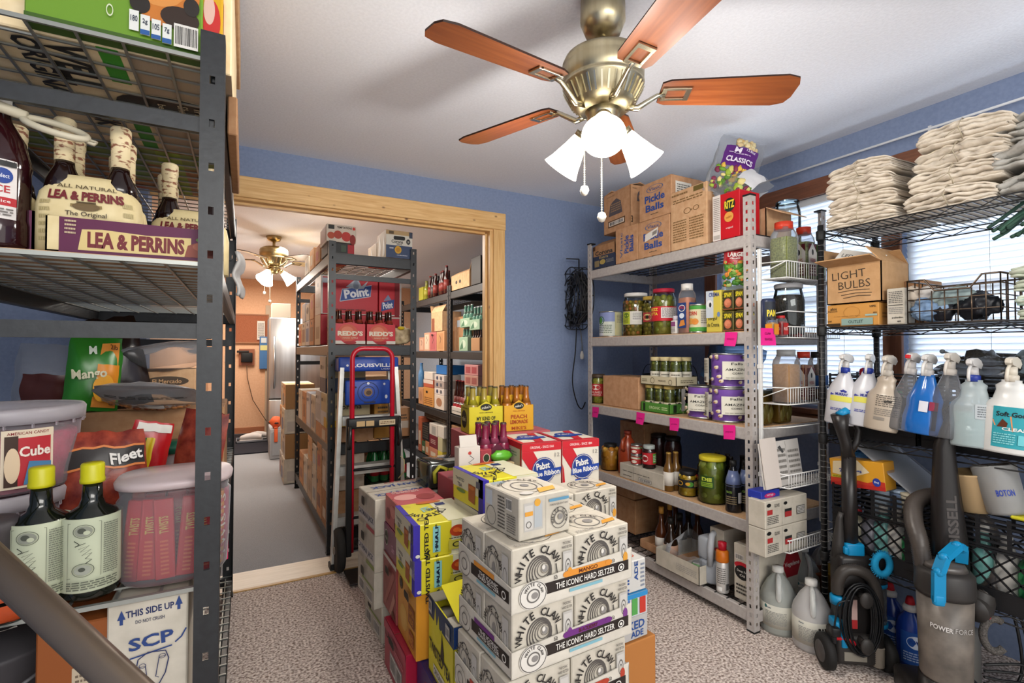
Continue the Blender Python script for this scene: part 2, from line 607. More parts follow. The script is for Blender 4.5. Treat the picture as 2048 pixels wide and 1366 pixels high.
for k, (y0, y1) in enumerate((W1, W2)):
    root = empty('window_%d' % (k + 1), (WX, (y0 + y1) / 2, Wz0)); root['kind'] = 'structure'
    h = (y1 - y0) / 2; H_ = Wz1 - Wz0
    b = MB()
    for s_ in (-1, 1):
        b.box(.07, s_ * h - (.045 if s_ > 0 else 0), 0, .11, s_ * h + (.045 if s_ < 0 else 0), H_, 'e8e6e2')
    b.box(.07, -h, 0, .11, h, .05, 'e8e6e2'); b.box(.07, -h, H_ - .05, .11, h, H_, 'e8e6e2'); b.box(.07, -h, H_ * .5 - .02, .11, h, H_ * .5 + .02, 'e8e6e2')
    part('window_frame', b, root)
    b = MB(); b.box(.088, -h + .04, .04, .092, h - .04, H_ - .04, clear('window_glass', 'dfe8f0', .02, .02)); part('window_pane', b, root)
    b = MB(); b.box(.022, -h + .01, H_ - .045, .062, h - .01, H_ - .005, 'e9ecee'); part('blind_headrail', b, root)
    sl = MB(); sl.M = Matrix.Rotation(R(62), 4, 'Y'); sl.box(-.0165, -h + .012, -.0008, .0165, h - .012, .0008, BLIND); sm = sl.mesh('blind_slat')
    z = .02
    while z < H_ - .05:
        link('slat', sm, root, (.042, 0, z)); z += .0285
    b = MB(); b.box(.035, -h + .012, .002, .052, h - .012, .014, 'e9ecee'); part('bottom_rail', b, root)
    b = MB()
    for yy in (-.3, .3):
        b.tube([(.028, yy, .01), (.028, yy, H_ - .04)], .0012, 'dfe2e4', 5)
    part('ladder_cord', b, root)
def board(name, a, c, m):
    b = MB(); b.box(*a, *c, m, .003); return struct(name, b)
board('trim_1', (WX - .022, -.12, Wz1 - .01), (WX, 2.50, Wz1 + .085), OAKT)
board('trim_2', (WX - .022, W1[1] - .01, Wz0 - .02), (WX, W1[1] + .085, Wz1 - .01), OAKZ)
board('trim_3', (WX - .022, W2[1] - .01, Wz0 - .02), (WX, W1[0] + .01, Wz1 - .01), OAKZ)
board('trim_4', (WX - .045, -.12, Wz0 - .045), (WX, 2.50, Wz0 - .015), OAKT)
board('trim_5', (WX - .018, -.12, Wz0 - .12), (WX, 2.48, Wz0 - .045), OAKT)
r_ = empty('curtain_rod', (WX - .06, 1.1, 2.345), 0, 'thin white curtain rod above the window casing on the blue wall', 'curtain rod')
b = MB(); b.tube([(0, -1.3, 0), (0, 1.35, 0)], .006, 'e8e9ec', 8); part('rod', b, r_)
for y in (-1.2, .02, 1.3):
    b = MB(); b.box(-.004, y, -.012, .06, y + .012, .012, 'd8d9dc'); part('bracket', b, r_)

# pine casing of the wide opening
b = MB(); b.box(-.60, WY - .022, 2.18, 1.665, WY, 2.300, PINE_X, .003); struct('trim_6', b)
b = MB(); b.box(1.568, WY - .020, 0, 1.660, WY, 2.18, PINE_Z, .003); struct('trim_7', b)
b = MB(); b.box(1.545, WY - .004, .005, 1.58, WY + .125, 2.17, PINE_Z, .002); b.box(1.53, WY + .045, .005, 1.546, WY + .08, 2.155, PINE_Z, .001); struct('trim_8', b)
b = MB(); b.box(-.46, WY - .004, 2.165, 1.58, WY + .125, 2.19, PINE_X, .002); b.box(-.46, WY + .045, 2.15, 1.53, WY + .08, 2.166, PINE_X, .001); struct('trim_9', b)

# back room shell
FY = 9.05
b = MB(); b.box(-.9, FY, 0, 3.0, FY + .1, CH, PEACH); struct('wall_far', b)
b = MB(); b.box(-.62, WY + .12, 0, -.5, FY, CH, PEACH); struct('wall_back_room_left', b)
PALE = noisy('pale_blue_wall_paint', 'a9b9cc', 'b3c2d4', 40, .8, .03, 3)
b = MB(); b.box(2.75, WY + .12, 0, 2.87, FY, CH, PALE); struct('wall_back_room_right', b)
b = MB(); b.box(-.5, FY - .018, 0, .35, FY, .09, wood('reddish_baseboard', '93583a', 'a76a48', 0)); struct('baseboard_far', b)
b = MB(); b.box(.29, FY - .03, 0, .36, FY, 2.05, 'c9b49a'); struct('trim_10', b)

# ---- things in the far end of the back room
r_ = empty('corkboard', (-0.221, 9.03, 1.45), 0, 'brown cork notice board on the peach wall at the far end', 'notice board')
b = MB(); b.box(0, -.015, 0, .54, .018, .43, noisy('cork', '8a5238', '9a6045', 120, .9, .1)); part('cork_panel', b, r_)
b = MB()
for a, c in (((0, -.025, -.02), (.54, .0, 0)), ((0, -.025, .43), (.54, 0, .45)), ((.54, -.025, -.02), (.56, 0, .45)), ((-.02, -.025, -.02), (0, 0, .45))):
    b.box(*a, *c, 'a87452')
part('frame', b, r_)
b = MB(); b.box(0, -.006, 0, .11, 0, .30, 'e8e2d8'); fr, fw, fh = face_map(.11, .3, .3, 'F')
b.M = Matrix.Translation((0, -.007, 0)); b.art(fr, .11, .3, [('lines', .1, .1, .9, .9, 14, '5a5550')])
tag(link('notice_sheet', b.mesh('sheet'), None, (0.17, 9.0, 1.49)), 'white notice sheet pinned at the right edge of the cork board', 'paper')
r_ = empty('wall_file_holder', (0.206, 8.98, 1.02), 0, 'blue wall file holder with yellow paper below the cork board', 'file holder')
b = MB(); b.box(0, 0, 0, .12, .05, .52, '4a78ac', .004); part('holder', b, r_)
b = MB(); b.box(.01, -.006, .30, .11, 0, .38, 'd9d48e'); b.box(.02, -.008, .42, .10, 0, .50, 'cfd6d8'); part('paper', b, r_)
r_ = empty('wall_phone', (-0.083, 9.0, 1.08), 0, 'small black wall box on a wooden plate with a cord hanging down', 'intercom')
b = MB(); b.box(0, 0, 0, .22, .04, .26, wood('walnut_plate', '7d4326', '8f5232', 0)); part('back_plate', b, r_)
b = MB(); b.box(.03, -.06, .05, .19, 0, .2, '17181a', .008); b.box(-.03, -.05, .2, .14, -.01, .235, '2a2422', .006); part('handset_box', b, r_)
b = MB(); b.tube([(.11, -.02, 0), (.12, -.03, -.2), (.2, -.03, -.55), (.34, -.04, -.8), (.46, -.06, -1.0)], .006, '5a4230', 6); part('cord', b, r_)
b = MB(); b.box(0, 0, 0, .13, .008, .12, 'ecd9c4', .002)
for x in (.03, .085):
    b.box(x, -.006, .035, x + .012, 0, .085, 'b9a48e')
tag(link('switch_plate', b.mesh('plate'), None, (-0.282, 9.035, 1.13)), 'pale double switch plate on the peach wall left of the wall box', 'light switch')
r_ = empty('refrigerator', (.29, 7.5, 0), 0, 'tall stainless steel refrigerator at the end of the back room', 'refrigerator')
STEEL = noisy('brushed_steel', 'b4b6b8', 'c6c8ca', 20, .3, .02, 3, (1, 1, .05), 1)
b = MB(); b.box(0, .05, .05, .75, .75, 1.76, '6d7073'); part('cabinet', b, r_)
b = MB(); b.box(0, 0, .66, .75, .05, 1.76, STEEL, .012); part('door', b, r_)
b = MB(); b.box(0, 0, .06, .75, .05, .645, STEEL, .012); part('freezer_drawer', b, r_)
b = MB(); b.tube([(.06, -.05, .8), (.06, -.05, 1.5)], .012, STEEL); part('handle', b, r_)
b = MB(); b.box(0, 0, 0, .24, .3, .20, 'b8ad9c', .004)
tag(link('carton', b.mesh('box'), None, (.32, 7.6, 1.765)), 'grey-tan box on top of the stainless refrigerator', 'box')
# side cabinet, orange chair topper, mat, shoe tray
b = MB(); b.box(0, 0, 0, .15, .5, .36, 'a9acb0', .006); b.box(.02, -.006, .04, .13, 0, .32, '9a9ea3', .004)
tag(link('side_cabinet', b.mesh('cab'), None, (.275, 6.7, 0)), 'low narrow pale grey cabinet standing beside the refrigerator', 'cabinet')
r_ = empty('reflective_vest', (.285, 6.78, .385), 0, 'orange safety vest with dark stripes draped over the low grey cabinet', 'vest')
b = MB(); b.ball((.06, 0, .05), .075, 'e8683a', 1, .8, .9, wob=.3); b.box(.035, -.10, -.18, .075, -.086, .0, 'e8683a', .006); b.box(.035, -.10, -.02, .075, .0, .0, 'e8683a', .006); part('vest_body', b, r_)
b = MB(); b.tube([(-.02, 0, .05), (.06, -.065, .045), (.14, 0, .05)], .011, '3a2a26', 6); part('stripe', b, r_)
b = MB(); b.box(-.49, 7.2, 0, .30, 8.9, .012, noisy('black_mat', '1d1e26', '26272f', 200, .95, .3))
tag(link('door_mat', b.mesh('mat')), 'black door mat on grey carpet by the peach wall', 'mat')
b = MB(); b.box(0, 0, 0, .52, .34, .008, '23242b'); 
for a, c in (((0, 0, 0), (.52, .01, .03)), ((0, .33, 0), (.52, .34, .03)), ((0, 0, 0), (.01, .34, .03)), ((.51, 0, 0), (.52, .34, .03))):
    b.box(*a, *c, '8a8f98')
tag(link('boot_tray', b.mesh('tray'), None, (-.1, 8.0, .013)), 'shallow grey edged tray lying on the black mat', 'tray')
def shoe_mb():
    b = MB()
    pts = [(-.13, .022, .040), (-.08, .034, .044), (0, .040, .038), (.07, .032, .045), (.13, .02, .030), (.155, .01, .012)]
    V = []; F = []; n = 8
    for x, zc, hw in pts:
        for j in range(n):
            q = 2 * math.pi * j / n
            V.append((x, hw * math.cos(q), .03 + zc * .8 + (zc + .012) * math.sin(q)))
    for i in range(len(pts) - 1):
        for j in range(n):
            F.append((i * n + j, i * n + (j + 1) % n, (i + 1) * n + (j + 1) % n, (i + 1) * n + j))
    F.append(tuple(range(n))); F.append(tuple((len(pts) - 1) * n + j for j in range(n)))
    b.add(V, F, 'e9e4e2', True)
    return b
def sole_mb():
    b = MB(); b.box(-.14, -.042, 0, .155, .042, .018, 'd0cbc8', .006); return b
SH = Kit('sneaker', shoe_mb(), [('sole', sole_mb())])
SH.put((.10, 8.12, .022), 'white sneaker lying nearer in the tray on the black mat', 'shoe', rz=R(170))
SH.put((.17, 8.24, .022), 'white sneaker lying behind the other in the tray', 'shoe', rz=R(185))

# ================================================================== shelving
BLK = noisy('black_powder_coat', '17191c', '1d2023', 60, .42, .04, 3, metal=.2)
GRYM = noisy('grey_powder_coat', 'a09a96', 'aaa4a0', 60, .5, .04, 3, metal=.1)
WIREB = mat('2b2a2a', .35, .6)
ZINC = mat('8b8d88', .4, .7)
BEIGEB = noisy('particle_board', 'b08c66', 'c09c76', 90, .85, .05)

def post_mb(H, w1, w2, m, pitch, hw, hh, dirx, diry, z0=.03):
    """slotted angle post standing on its corner at 0,0: flanges along dirx and diry, real slots"""
    b = MB()
    def flange(f, wd):
        zs = [0]; z = z0
        while z + hh < H - .01:
            zs += [z, z + hh]; z += pitch
        zs.append(H)
        c0 = wd / 2 - hw / 2; c1 = wd / 2 + hw / 2
        V = []; F = []
        for z in zs:
            for c in (0, c0, c1, wd):
                V.append(f(c, z))
        for i in range(len(zs) - 1):
            hole = i % 2 == 1
            for j in range(3):
                if hole and j == 1:
                    continue
                F.append((i * 4 + j, i * 4 + j + 1, i * 4 + 5 + j, i * 4 + 4 + j))
        b.add(V, F, m)
    flange(lambda c, z: (c * dirx, 0, z), w1)
    flange(lambda c, z: (0, c * diry, z), w2)
    return b

def boltless_rack(loc, rz, W, L, H, levels, m, label, deck, pw=.042, pitch=.05, hw=.010, hh=.018, bh=.062, cap=None, brace=False, group=None, skip_near=False):
    root = empty('shelving_unit', loc, R(rz), label, 'shelving', group)
    for x, dx in ((0, 1), (W, -1)):
        for y, dy in ((0, 1), (L, -1)):
            o = part('post', post_mb(H, pw, pw, m, pitch, hw, hh, dx, dy), root, loc=(x, y, 0))
            md = o.modifiers.new('thickness', 'SOLIDIFY'); md.thickness = .0022; md.offset = 0
            f = MB(); f.box(-.004 if dx > 0 else -pw, -.004 if dy > 0 else -pw, 0, pw if dx > 0 else .004, pw if dy > 0 else .004, .006, '161616')
            link('foot_plate', f.mesh('foot'), o)
            if cap:
                f = MB(); f.box(-.004 if dx > 0 else -pw, -.004 if dy > 0 else -pw, H - .002, pw if dx > 0 else .004, pw if dy > 0 else .004, H + .006, '161616')
                link('post_cap', f.mesh('cap'), o)
    for k, z in enumerate(levels):
        zt = z - .004
        for x in (0, W):
            b = MB(); s_ = 1 if x == 0 else -1
            xs = sorted((x + s_ * .002, x + s_ * .028)); b.box(xs[0], .012, zt - bh, xs[1], L - .012, zt, m, .004); part('long_beam', b, root)
        for y in (0, L):
            if skip_near and y == 0:
                continue
            b = MB(); s_ = 1 if y == 0 else -1
            ys = sorted((y + s_ * .003, y + s_ * .026)); b.box(.02, ys[0], zt - bh, W - .02, ys[1], zt, m, .004); part('end_beam', b, root)
        d = deck[k] if isinstance(deck, (list, tuple)) else deck
        b = MB()
        if d in ('mesh', 'zinc'):
            wm = ZINC if d == 'zinc' else WIREB
            r = .0028 if d == 'zinc' else .0022; py = .066 if d == 'zinc' else .07; px = .078 if d == 'zinc' else .08
            y = .012
            while y < L:
                b.box(.004, y - r, z - .005, W - .004, y + r, z - .0008, wm); y += py
            x = .03
            while x < W - .01:
                b.box(x - r, .006, z - .009, x + r, L - .006, z - .005, wm); x += px
            b.box(.004, .004, z - .010, W - .004, .010, z - .001, wm)
            part('wire_deck', b, root, kind='stuff')
        elif d == 'board':
            b.box(.006, .006, z - .012, W - .006, L - .006, z, BEIGEB); part('shelf_board', b, root)
    if brace:
        for y in (0.012, L - .012):
            for z in (levels if brace is True else brace):
                b = MB(); b.beam((.02, y, z - .155), (W - .02, y, z - .155), .012, .034, m); part('end_brace', b, root)
    return root

# middle rack of the back room, seen end on
mid = boltless_rack((.475, 3.40, 0), 1.4, .585, 1.83, 2.02, (.15, .70, 1.345, 1.945), BLK, 'black steel shelving of beer cartons behind the step ladder', 'mesh', pitch=.078, bh=.07, brace=True)
# back right racks
boltless_rack((1.90, 3.45, 0), 0, .60, 1.52, 2.0, (.07, .65, 1.30, 1.93), BLK, 'black steel shelving behind the pine opening with green cartons', 'mesh', pitch=.05, bh=.075)
boltless_rack((1.90, 4.99, 0), 0, .60, 1.83, 2.0, (.07, .65, 1.30, 1.93), BLK, 'black steel shelving of sauce bottles at the far side of the back room', 'mesh', pitch=.05, bh=.075)
# left rack near the camera
LX0, LX1, LYF = -.655, -.047, 1.300
lft = boltless_rack((LX0, LYF, 0), 0, LX1 - LX0, 1.80, 2.02, (.10, .785, 1.50, 1.962), BLK, 'black steel shelving nearest the camera with sauce bottles and tubs', 'zinc', pw=.047, pitch=.0985, hw=.011, hh=.018, bh=.05, brace=(1.50, 1.962), skip_near=True)
# grey rack on the right
GX, GY0, GY1 = 2.080, 1.528, 2.785
gry = boltless_rack((GX, GY0, 0), 0, .60, GY1 - GY0, 2.035, (.10, .512, .945, 1.397, 1.857), GRYM, 'grey steel shelving of jars and cans against the window wall', ('mesh', 'board', 'board', 'board', 'mesh'), pw=.038, pitch=.040, hw=.011, hh=.017, bh=.058, cap=True)

def wire_shelf(root, W, L, z, m, near=True):
    """chrome-style wire shelf: truss edge on all sides and cross wires; W along x, L along y"""
    b = MB(); r = .003
    for zz in (z, z - .026):
        for x in (0, W):
            b.tube([(x, 0, zz), (x, L, zz)], r, m, 5)
        for y in (0, L):
            b.tube([(0, y, zz), (W, y, zz)], r, m, 5)
    for x in (0, W):
        n = int(L / .06); pts = [(x, L * i / n, z - .026 * (i % 2)) for i in range(n + 1)]; b.tube(pts, .0022, m, 4)
    for y in (0, L):
        n = int(W / .06); pts = [(W * i / n, y, z - .026 * (i % 2)) for i in range(n + 1)]; b.tube(pts, .0022, m, 4)
    y = .02
    while y < L:
        b.box(0, y - .0016, z - .0005, W, y + .0016, z + .0025, m); y += .026
    for x in (W * .33, W * .67):
        b.box(x - .002, 0, z - .004, x + .002, L, z - .0005, m)
    part('wire_shelf', b, root)
# black wire rack along the window wall
WRX, WRY0, WRY1 = 2.285, .10, 1.325
wr = empty('wire_shelving_unit', (WRX, WRY0, 0), 0, 'black wire shelving of cloths and spray bottles in front of the windows', 'shelving')
for x in (0.0, .455):
    for y in (0, WRY1 - WRY0):
        b = MB(); b.tube([(x, y, .02), (x, y, 1.868)], .0125, mat('1f1f20', .4, .4), 12)
        z = .1
        while z < 1.85:
            b.tube([(x, y, z), (x, y, z + .002)], .0131, '6c6a66', 12); z += .0254
        o = part('post', b, wr)
        for zz in (1.835, 1.405, .925, .405):
            q = MB(); q.lathe([(.0165, zz - .035), (.0185, zz - .03), (.019, zz + .004), (.0165, zz + .008)], '1a1a1a', 12, cx=x, cy=y); link('clip_collar', q.mesh('collar'), o)
for zz in (1.835, 1.405, .925, .405):
    wire_shelf(wr, .455, WRY1 - WRY0, zz, WIREB)

# white basket rack hanging on the end of the grey rack
WHM = mat('dddcd9', .4)
BX0, BX1, BYB, BYF = 2.120, 2.585, 1.512, 1.402
wd = empty('door_basket_rack', (BX0, BYB, 0), 0, 'white wire basket rack hung on the near end of the grey shelving', 'rack')
for x in (0, BX1 - BX0):
    b = MB(); b.box(x - .008, -.008, .44, x + .008, .008, 1.78, WHM, .002); 
    for z in (1.22, .72):
        b.box(x - .011, -.011, z, x + .011, .011, z + .02, WHM, .002)
    part('upright', b, wd)
def basket(z, h, front=True, n=22):
    b = MB(); W = BX1 - BX0; D = BYB - BYF; r = .0021
    for zz in (z, z + h):
        b.tube([(0, 0, zz), (.035, -D, zz), (W - .02, -D, zz), (W, 0, zz)], .003, WHM, 6)
    b.tube([(0, 0, z - .05 + h), (.035, -D, z + h)], .0025, WHM, 6)
    for i in range(n + 1):
        x = .035 + (W - .055) * i / n
        b.tube([(x, 0, z), (x, -D, z)] + ([(x, -D, z + h)] if front else []), r, WHM, 4)
    for k in range(4):
        b.tube([(.01, -D * k / 4, z), (W - .01, -D * k / 4, z)], .0018, WHM, 4)
    part('basket', b, wd)
ZB = [1.636, 1.363, 1.06, 0.685, 0.398]
for z_, h_ in zip(ZB, (.075, .05, .075, .06, .055)):
    basket(z_, h_)
b = MB()
for z_ in (ZB[1] + .10, ZB[2] - .12):
    b.tube([(0, 0, z_), (.035, -.11, z_ + .02), (BX1 - BX0 - .02, -.11, z_ + .02)], .003, WHM, 6)
part('guard_wire', b, wd)


# ================================================================== ceiling fan
BRASS = noisy('brushed_antique_brass', 'a3987a', 'b8ad90', 30, .32, .02, 3, (1, 1, .1), 1)
NICK = mat('c8c0a8', .22, 1)
BLADEW = wood('cherry_fan_blade', '6c3416', '874a24', 0, False, 4, .35)
SHADEG = mat('fff6e4', .4, 0, 1, 4.5)
def ceiling_fan(x, y, ztop, ang0, label, rblade=.62, zb=2.145, drop=0.0, shades=(232, 352, 112), emit=SHADEG, power=8.5, brass=BRASS, blade=BLADEW):
    root = empty('ceiling_fan', (x, y, 0), 0, label, 'ceiling fan')
    b = MB(); b.lathe([(.072, ztop), (.074, zb + .245), (.058, zb + .205), (.030, zb + .197), (.022, zb + .192), (.0, zb + .192)][::-1], brass, 28); part('canopy', b, root)
    b = MB(); b.tube([(0, 0, zb + .13), (0, 0, zb + .2)], .0135, brass, 14); part('downrod', b, root)
    b = MB(); b.lathe([(.0, zb - .055), (.075, zb - .055), (.100, zb - .035), (.118, zb - .005), (.132, zb + .022), (.134, zb + .030), (.128, zb + .034), (.132, zb + .040), (.134, zb + .085), (.131, zb + .092), (.134, zb + .1), (.126, zb + .118), (.10, zb + .134), (.05, zb + .142), (0, zb + .143)], brass, 40)
    mh = part('motor_housing', b, root)
    for i in range(36):
        q = 2 * math.pi * i / 36
        s_ = MB(); s_.beam((.104 * math.cos(q), .104 * math.sin(q), zb - .03), (.130 * math.cos(q), .130 * math.sin(q), zb + .017), .006, .006, NICK)
        if i == 0:
            pass
        link('vent_rib', s_.mesh('rib'), mh)
    bm_ = MB(); n = 10
    o1 = [(.185, -.045), (.21, -.057), (rblade - .05, -.070), (rblade - .012, -.058), (rblade, -.03), (rblade, .03), (rblade - .012, .058), (rblade - .05, .070), (.21, .057), (.185, .045)]
    V = [(a, c, -.003) for a, c in o1] + [(a, c, .003) for a, c in o1]
    k = len(o1)
    bm_.add(V, [tuple(range(k))[::-1], tuple(range(k, 2 * k))], blade)
    bm_.add(V, [(i, (i + 1) % k, k + (i + 1) % k, k + i) for i in range(k)], mat('2c1409', .5))
    bmesh_blade = bm_.mesh('blade')
    ir = MB(); ir.tube([(.07, 0, -.052), (.11, 0, -.056), (.14, 0, -.035), (.175, 0, -.012), (.20, 0, -.006)], [.010, .010, .009, .008, .008], NICK, 8)
    for yy in (-.024, .024):
        ir.box(.195, yy - .005, -.009, .275, yy + .005, -.003, NICK, .001)
    ir.box(.190, -.029, -.010, .205, .029, -.003, NICK, .001); ir.box(.265, -.029, -.010, .282, .029, -.003, NICK, .001)
    im = ir.mesh('iron')
    for i in range(5):
        q = R(ang0 + 72 * i)
        o = link('fan_blade', bmesh_blade, root, (0, 0, zb + .005)); o.rotation_euler = (R(11), 0, q); o.rotation_mode = 'XYZ'
        o.matrix_local = Matrix.Translation((0, 0, zb + .005)) @ Matrix.Rotation(q, 4, 'Z') @ Matrix.Rotation(R(-11), 4, 'X')
        link('blade_iron', im, o)
    b = MB(); b.lathe([(0, zb - .135), (.03, zb - .135), (.045, zb - .12), (.052, zb - .09), (.052, zb - .07), (.06, zb - .055), (0, zb - .054)], brass, 28); lk = part('light_fitter', b, root)
    for q_ in shades:
        q = R(q_)
        T = Matrix.Rotation(q, 4, 'Z') @ Matrix.Translation((.06, 0, zb - .095)) @ Matrix.Rotation(R(180 - 44), 4, 'Y')
        a = MB(); a.M = T; a.tube([(0, 0, -.02), (0, 0, .028)], .014, brass, 12); a.lathe([(.0, .018), (.028, .018), (.028, .035), (0, .035)], brass, 16); part('lamp_arm', a, root)
        g = MB(); g.M = T; g.lathe([(.026, .033), (.030, .045), (.036, .07), (.045, .10), (.054, .13), (.066, .158), (.063, .158), (.051, .13), (.042, .1), (.033, .07), (.026, .045)], emit, 28)
        sh = part('glass_shade', g, root)
        bl = MB(); bl.M = T; bl.ball((0, 0, .09), .026, emit, 1, 1, 1.3); link('bulb', bl.mesh('bulb'), sh)
        p = T @ Vector((0, 0, .185))
        if power:
            lamp('fan_bulb_light', 'POINT', (x + p.x, y + p.y, p.z), power, (1, .96, .90), size=.05)
    for dx, L_ in ((-.055, .185), (.0, .27)):
        c_ = MB(); z = zb - .13
        ox, oy = dx * .88 - .035, -dx * .47 - .035
        c_.tube([(ox, oy, z), (ox, oy, z - L_)], .0016, 'd8d0bc', 6)
        k_ = 0
        while k_ < L_:
            c_.ball((ox, oy, z - k_), .0028, 'e2dac6', n=6, k=4); k_ += .0075
        ch = part('pull_chain', c_, root)
        f = MB(); f.lathe([(0, z - L_ - .034), (.009, z - L_ - .03), (.015, z - L_ - .016), (.011, z - L_ - .004), (.003, z - L_), (0, z - L_)], 'd9d2c4', 12, cx=ox, cy=oy); link('pull_knob', f.mesh('knob'), ch)
    return root
ceiling_fan(1.035, 1.300, CH, 41.5, 'brass ceiling fan with five cherry blades and lit bell shades')
ceiling_fan(.25, 5.60, CH - .01, 20, 'small brass ceiling fan with lit shades hanging in the back room', .52 , 2.22, shades=(232, 352, 112), power=3, brass=mat('a8946a', .3, 1), blade=mat('b89a70', .4))

# ================================================================== cartons in the middle of the floor
def wc_front(acc):
    it = [('e', .5, .60, .0, .0, 'ddd8cf')]
    for k, (rx, ry) in enumerate(((.24, .34), (.21, .29), (.18, .24), (.15, .19), (.12, .15), (.08, .10))):
        it.append(('o', .42 + k * .016, .52 + k * .013, rx * .86, ry * .86, .10, '57524e'))
    it += [('e', .50, .58, .045, .06, '8b8783'), ('e', .48, .61, .026, .04, 'ddd8cf'),
           ('l', [(.20, .06), (.26, .16), (.24, .34), (.32, .5)], .0016, '6a6662'), ('l', [(.64, .28), (.70, .45), (.68, .62)], .003, '35322f'),
           ('arc', 'WHITE CLAW', .41, .50, .415, 176, 30, .135, '2a2725'),
           ('t', 'THE ICONIC', .86, .93, .14, .045, '4b4744'), ('t', 'HARD SELTZER', .86, .86, .17, .045, '4b4744'),
           ('r', .79, .22, .95, .79, 'b9b5ae'), ('r', .805, .25, .935, .75, 'c9c5be'), ('o', .87, .52, .05, .14, .2, '6a6662'), ('o', .87, .50, .025, .08, .3, '6a6662'),
           ('e', .90, .40, .045, .10, acc), ('t', 'ED', .66, .40, .05, .07, '35322f', 90)]
    return it
def wc_side(acc):
    return [('o', .33, .52, .24, .36, .08, '6a6662'), ('o', .33, .50, .17, .25, .1, '7a7672'), ('e', .36, .5, .07, .11, '8b8783'), ('arc', 'WHITE CLAW', .33, .5, .30, 165, 20, .10, '3a3734'),
            ('r', .68, .16, .90, .86, 'c3bfb8'), ('o', .79, .5, .07, .16, .15, '77736f'), ('e', .80, .2, .06, .08, acc)]
def wc_top(acc):
    return [('o', .5, .5, .32, .42, .03, '3a3734'), ('o', .5, .48, .2, .27, .1, '77736f'), ('e', .52, .5, .08, .1, '8b8783'), ('arc', 'WHITE CLAW', .5, .5, .33, 160, 20, .09, '2a2725'),
            ('p', [(.62, .2), (.9, .25), (.95, .4), (.7, .36)], acc), ('lines', .08, .05, .4, .14, 2, '8a8682')]
def wc_kit(acc):
    return carton_kit('seltzer_carton', (.195, .142, .153), WHITEC, {'F': wc_front(acc), 'L': wc_side(acc), 'T': wc_top(acc)}, seam=False)
WCM, WCP, WCR = wc_kit('d99a3a'), wc_kit('7a3f88'), wc_kit('b2402c')
def tray_kit(acc, word):
    W, L, H = .406, .304, .080
    b = MB(); TC = noisy('tray_cardboard', 'b8b2a6', 'c4beb2', 20, .6, .02, 3)
    b.box(0, 0, 0, W, L, .003, TC); t = .003
    b.add([(0, 0, 0), (W, 0, 0), (W, 0, H + .006), (0, 0, H * .82), (0, t, 0), (W, t, 0), (W, t, H + .006), (0, t, H * .82)],
          [(0, 1, 2, 3), (5, 4, 7, 6), (3, 2, 6, 7), (0, 3, 7, 4), (1, 5, 6, 2), (0, 4, 5, 1)], TC)
    b.add([(0, 0, 0), (0, L, 0), (0, L, H + .006), (0, 0, H * .82), (t, 0, 0), (t, L, 0), (t, L, H + .006), (t, 0, H * .82)],
          [(1, 0, 3, 2), (4, 5, 6, 7), (2, 3, 7, 6), (0, 4, 7, 3), (1, 2, 6, 5), (0, 1, 5, 4)], TC)
    b.box(W - t, 0, 0, W, L, H, TC); b.box(0, L - t, 0, W, L, H, TC)
    p = MB()
    fr, fw, fh = face_map(W, L, H, 'F')
    p.art(fr, fw, fh, [('r', .2, .34, .965, .70, '2c2420'), ('r', .42, .70, .78, .90, acc), ('e', .42, .80, .03, .10, acc), ('e', .78, .80, .03, .10, acc), ('t', word, .6, .80, .16, .13, '5a2412'),
        ('t', 'THE ICONIC HARD SELTZER', .58, .52, .5, .20, 'eae6de'), ('r', .44, .20, .72, .30, '7fb2bf'), ('e', .155, .46, .105, .44, 'ddd8cf'), ('o', .155, .46, .10, .42, .06, '57524e'), ('o', .155, .44, .05, .22, .2, '6a6662'), ('e', .165, .44, .025, .1, '8b8783'), ('arc', 'WHITE CLAW', .155, .46, .34, 150, 10, .10, '3a3734'), ('o', .885, .53, .028, .13, .25, 'eae6de'), ('e', .885, .53, .012, .05, 'eae6de')], 3)
    fr, fw, fh = face_map(W, L, H, 'L')
    p.art(fr, fw, fh, [('r', .28, .30, .97, .68, '2c2420'), ('r', .34, .68, .72, .84, acc), ('t', 'THE ICONIC', .62, .56, .35, .13, 'eae6de'), ('t', 'HARD SELTZER', .62, .42, .38, .12, 'eae6de'), ('r', .4, .18, .75, .27, '7fb2bf'),
        ('o', .15, .46, .12, .42, .06, '57524e'), ('o', .15, .45, .06, .22, .2, '6a6662'), ('o', .90, .49, .035, .13, .3, 'eae6de')], 3)
    return Kit('seltzer_tray', b, [('artwork_print', p)])
TRM, TRP, TRR = tray_kit('dc8f35', 'MANGO'), tray_kit('6d2f7c', 'BLACKBERRY'), tray_kit('b2402c', 'CHERRY')
def put_stack(x0, y0, rz, tiers, nx, ny, tag_, first=True):
    c_, s_ = math.cos(R(rz)), math.sin(R(rz))
    words = ['top', 'second', 'third', 'fourth', 'bottom']
    for i, (tk, ck, dx, dy, nm) in enumerate(tiers):
        z = .648 - .162 * i
        ox, oy = x0 + dx, y0 + dy
        if tk:
            tk.put((ox, oy, z), f'white seltzer tray with {nm} print, {words[i]} tray of {tag_}', 'tray', 'seltzer trays', R(rz))
        for a in range(nx):
            for b_ in range(ny):
                lx, ly = .006 + a * .199, .007 + b_ * .148
                g = ('front', 'rear')[b_] if ny > 1 else ''
                ck.put((ox + lx * c_ - ly * s_, oy + lx * s_ + ly * c_, z + .0035), f'white seltzer carton, {g} {("left", "right")[a]} in the {words[i]} tray of {tag_}'.replace('  ', ' '), 'box', 'white seltzer cartons', R(rz))
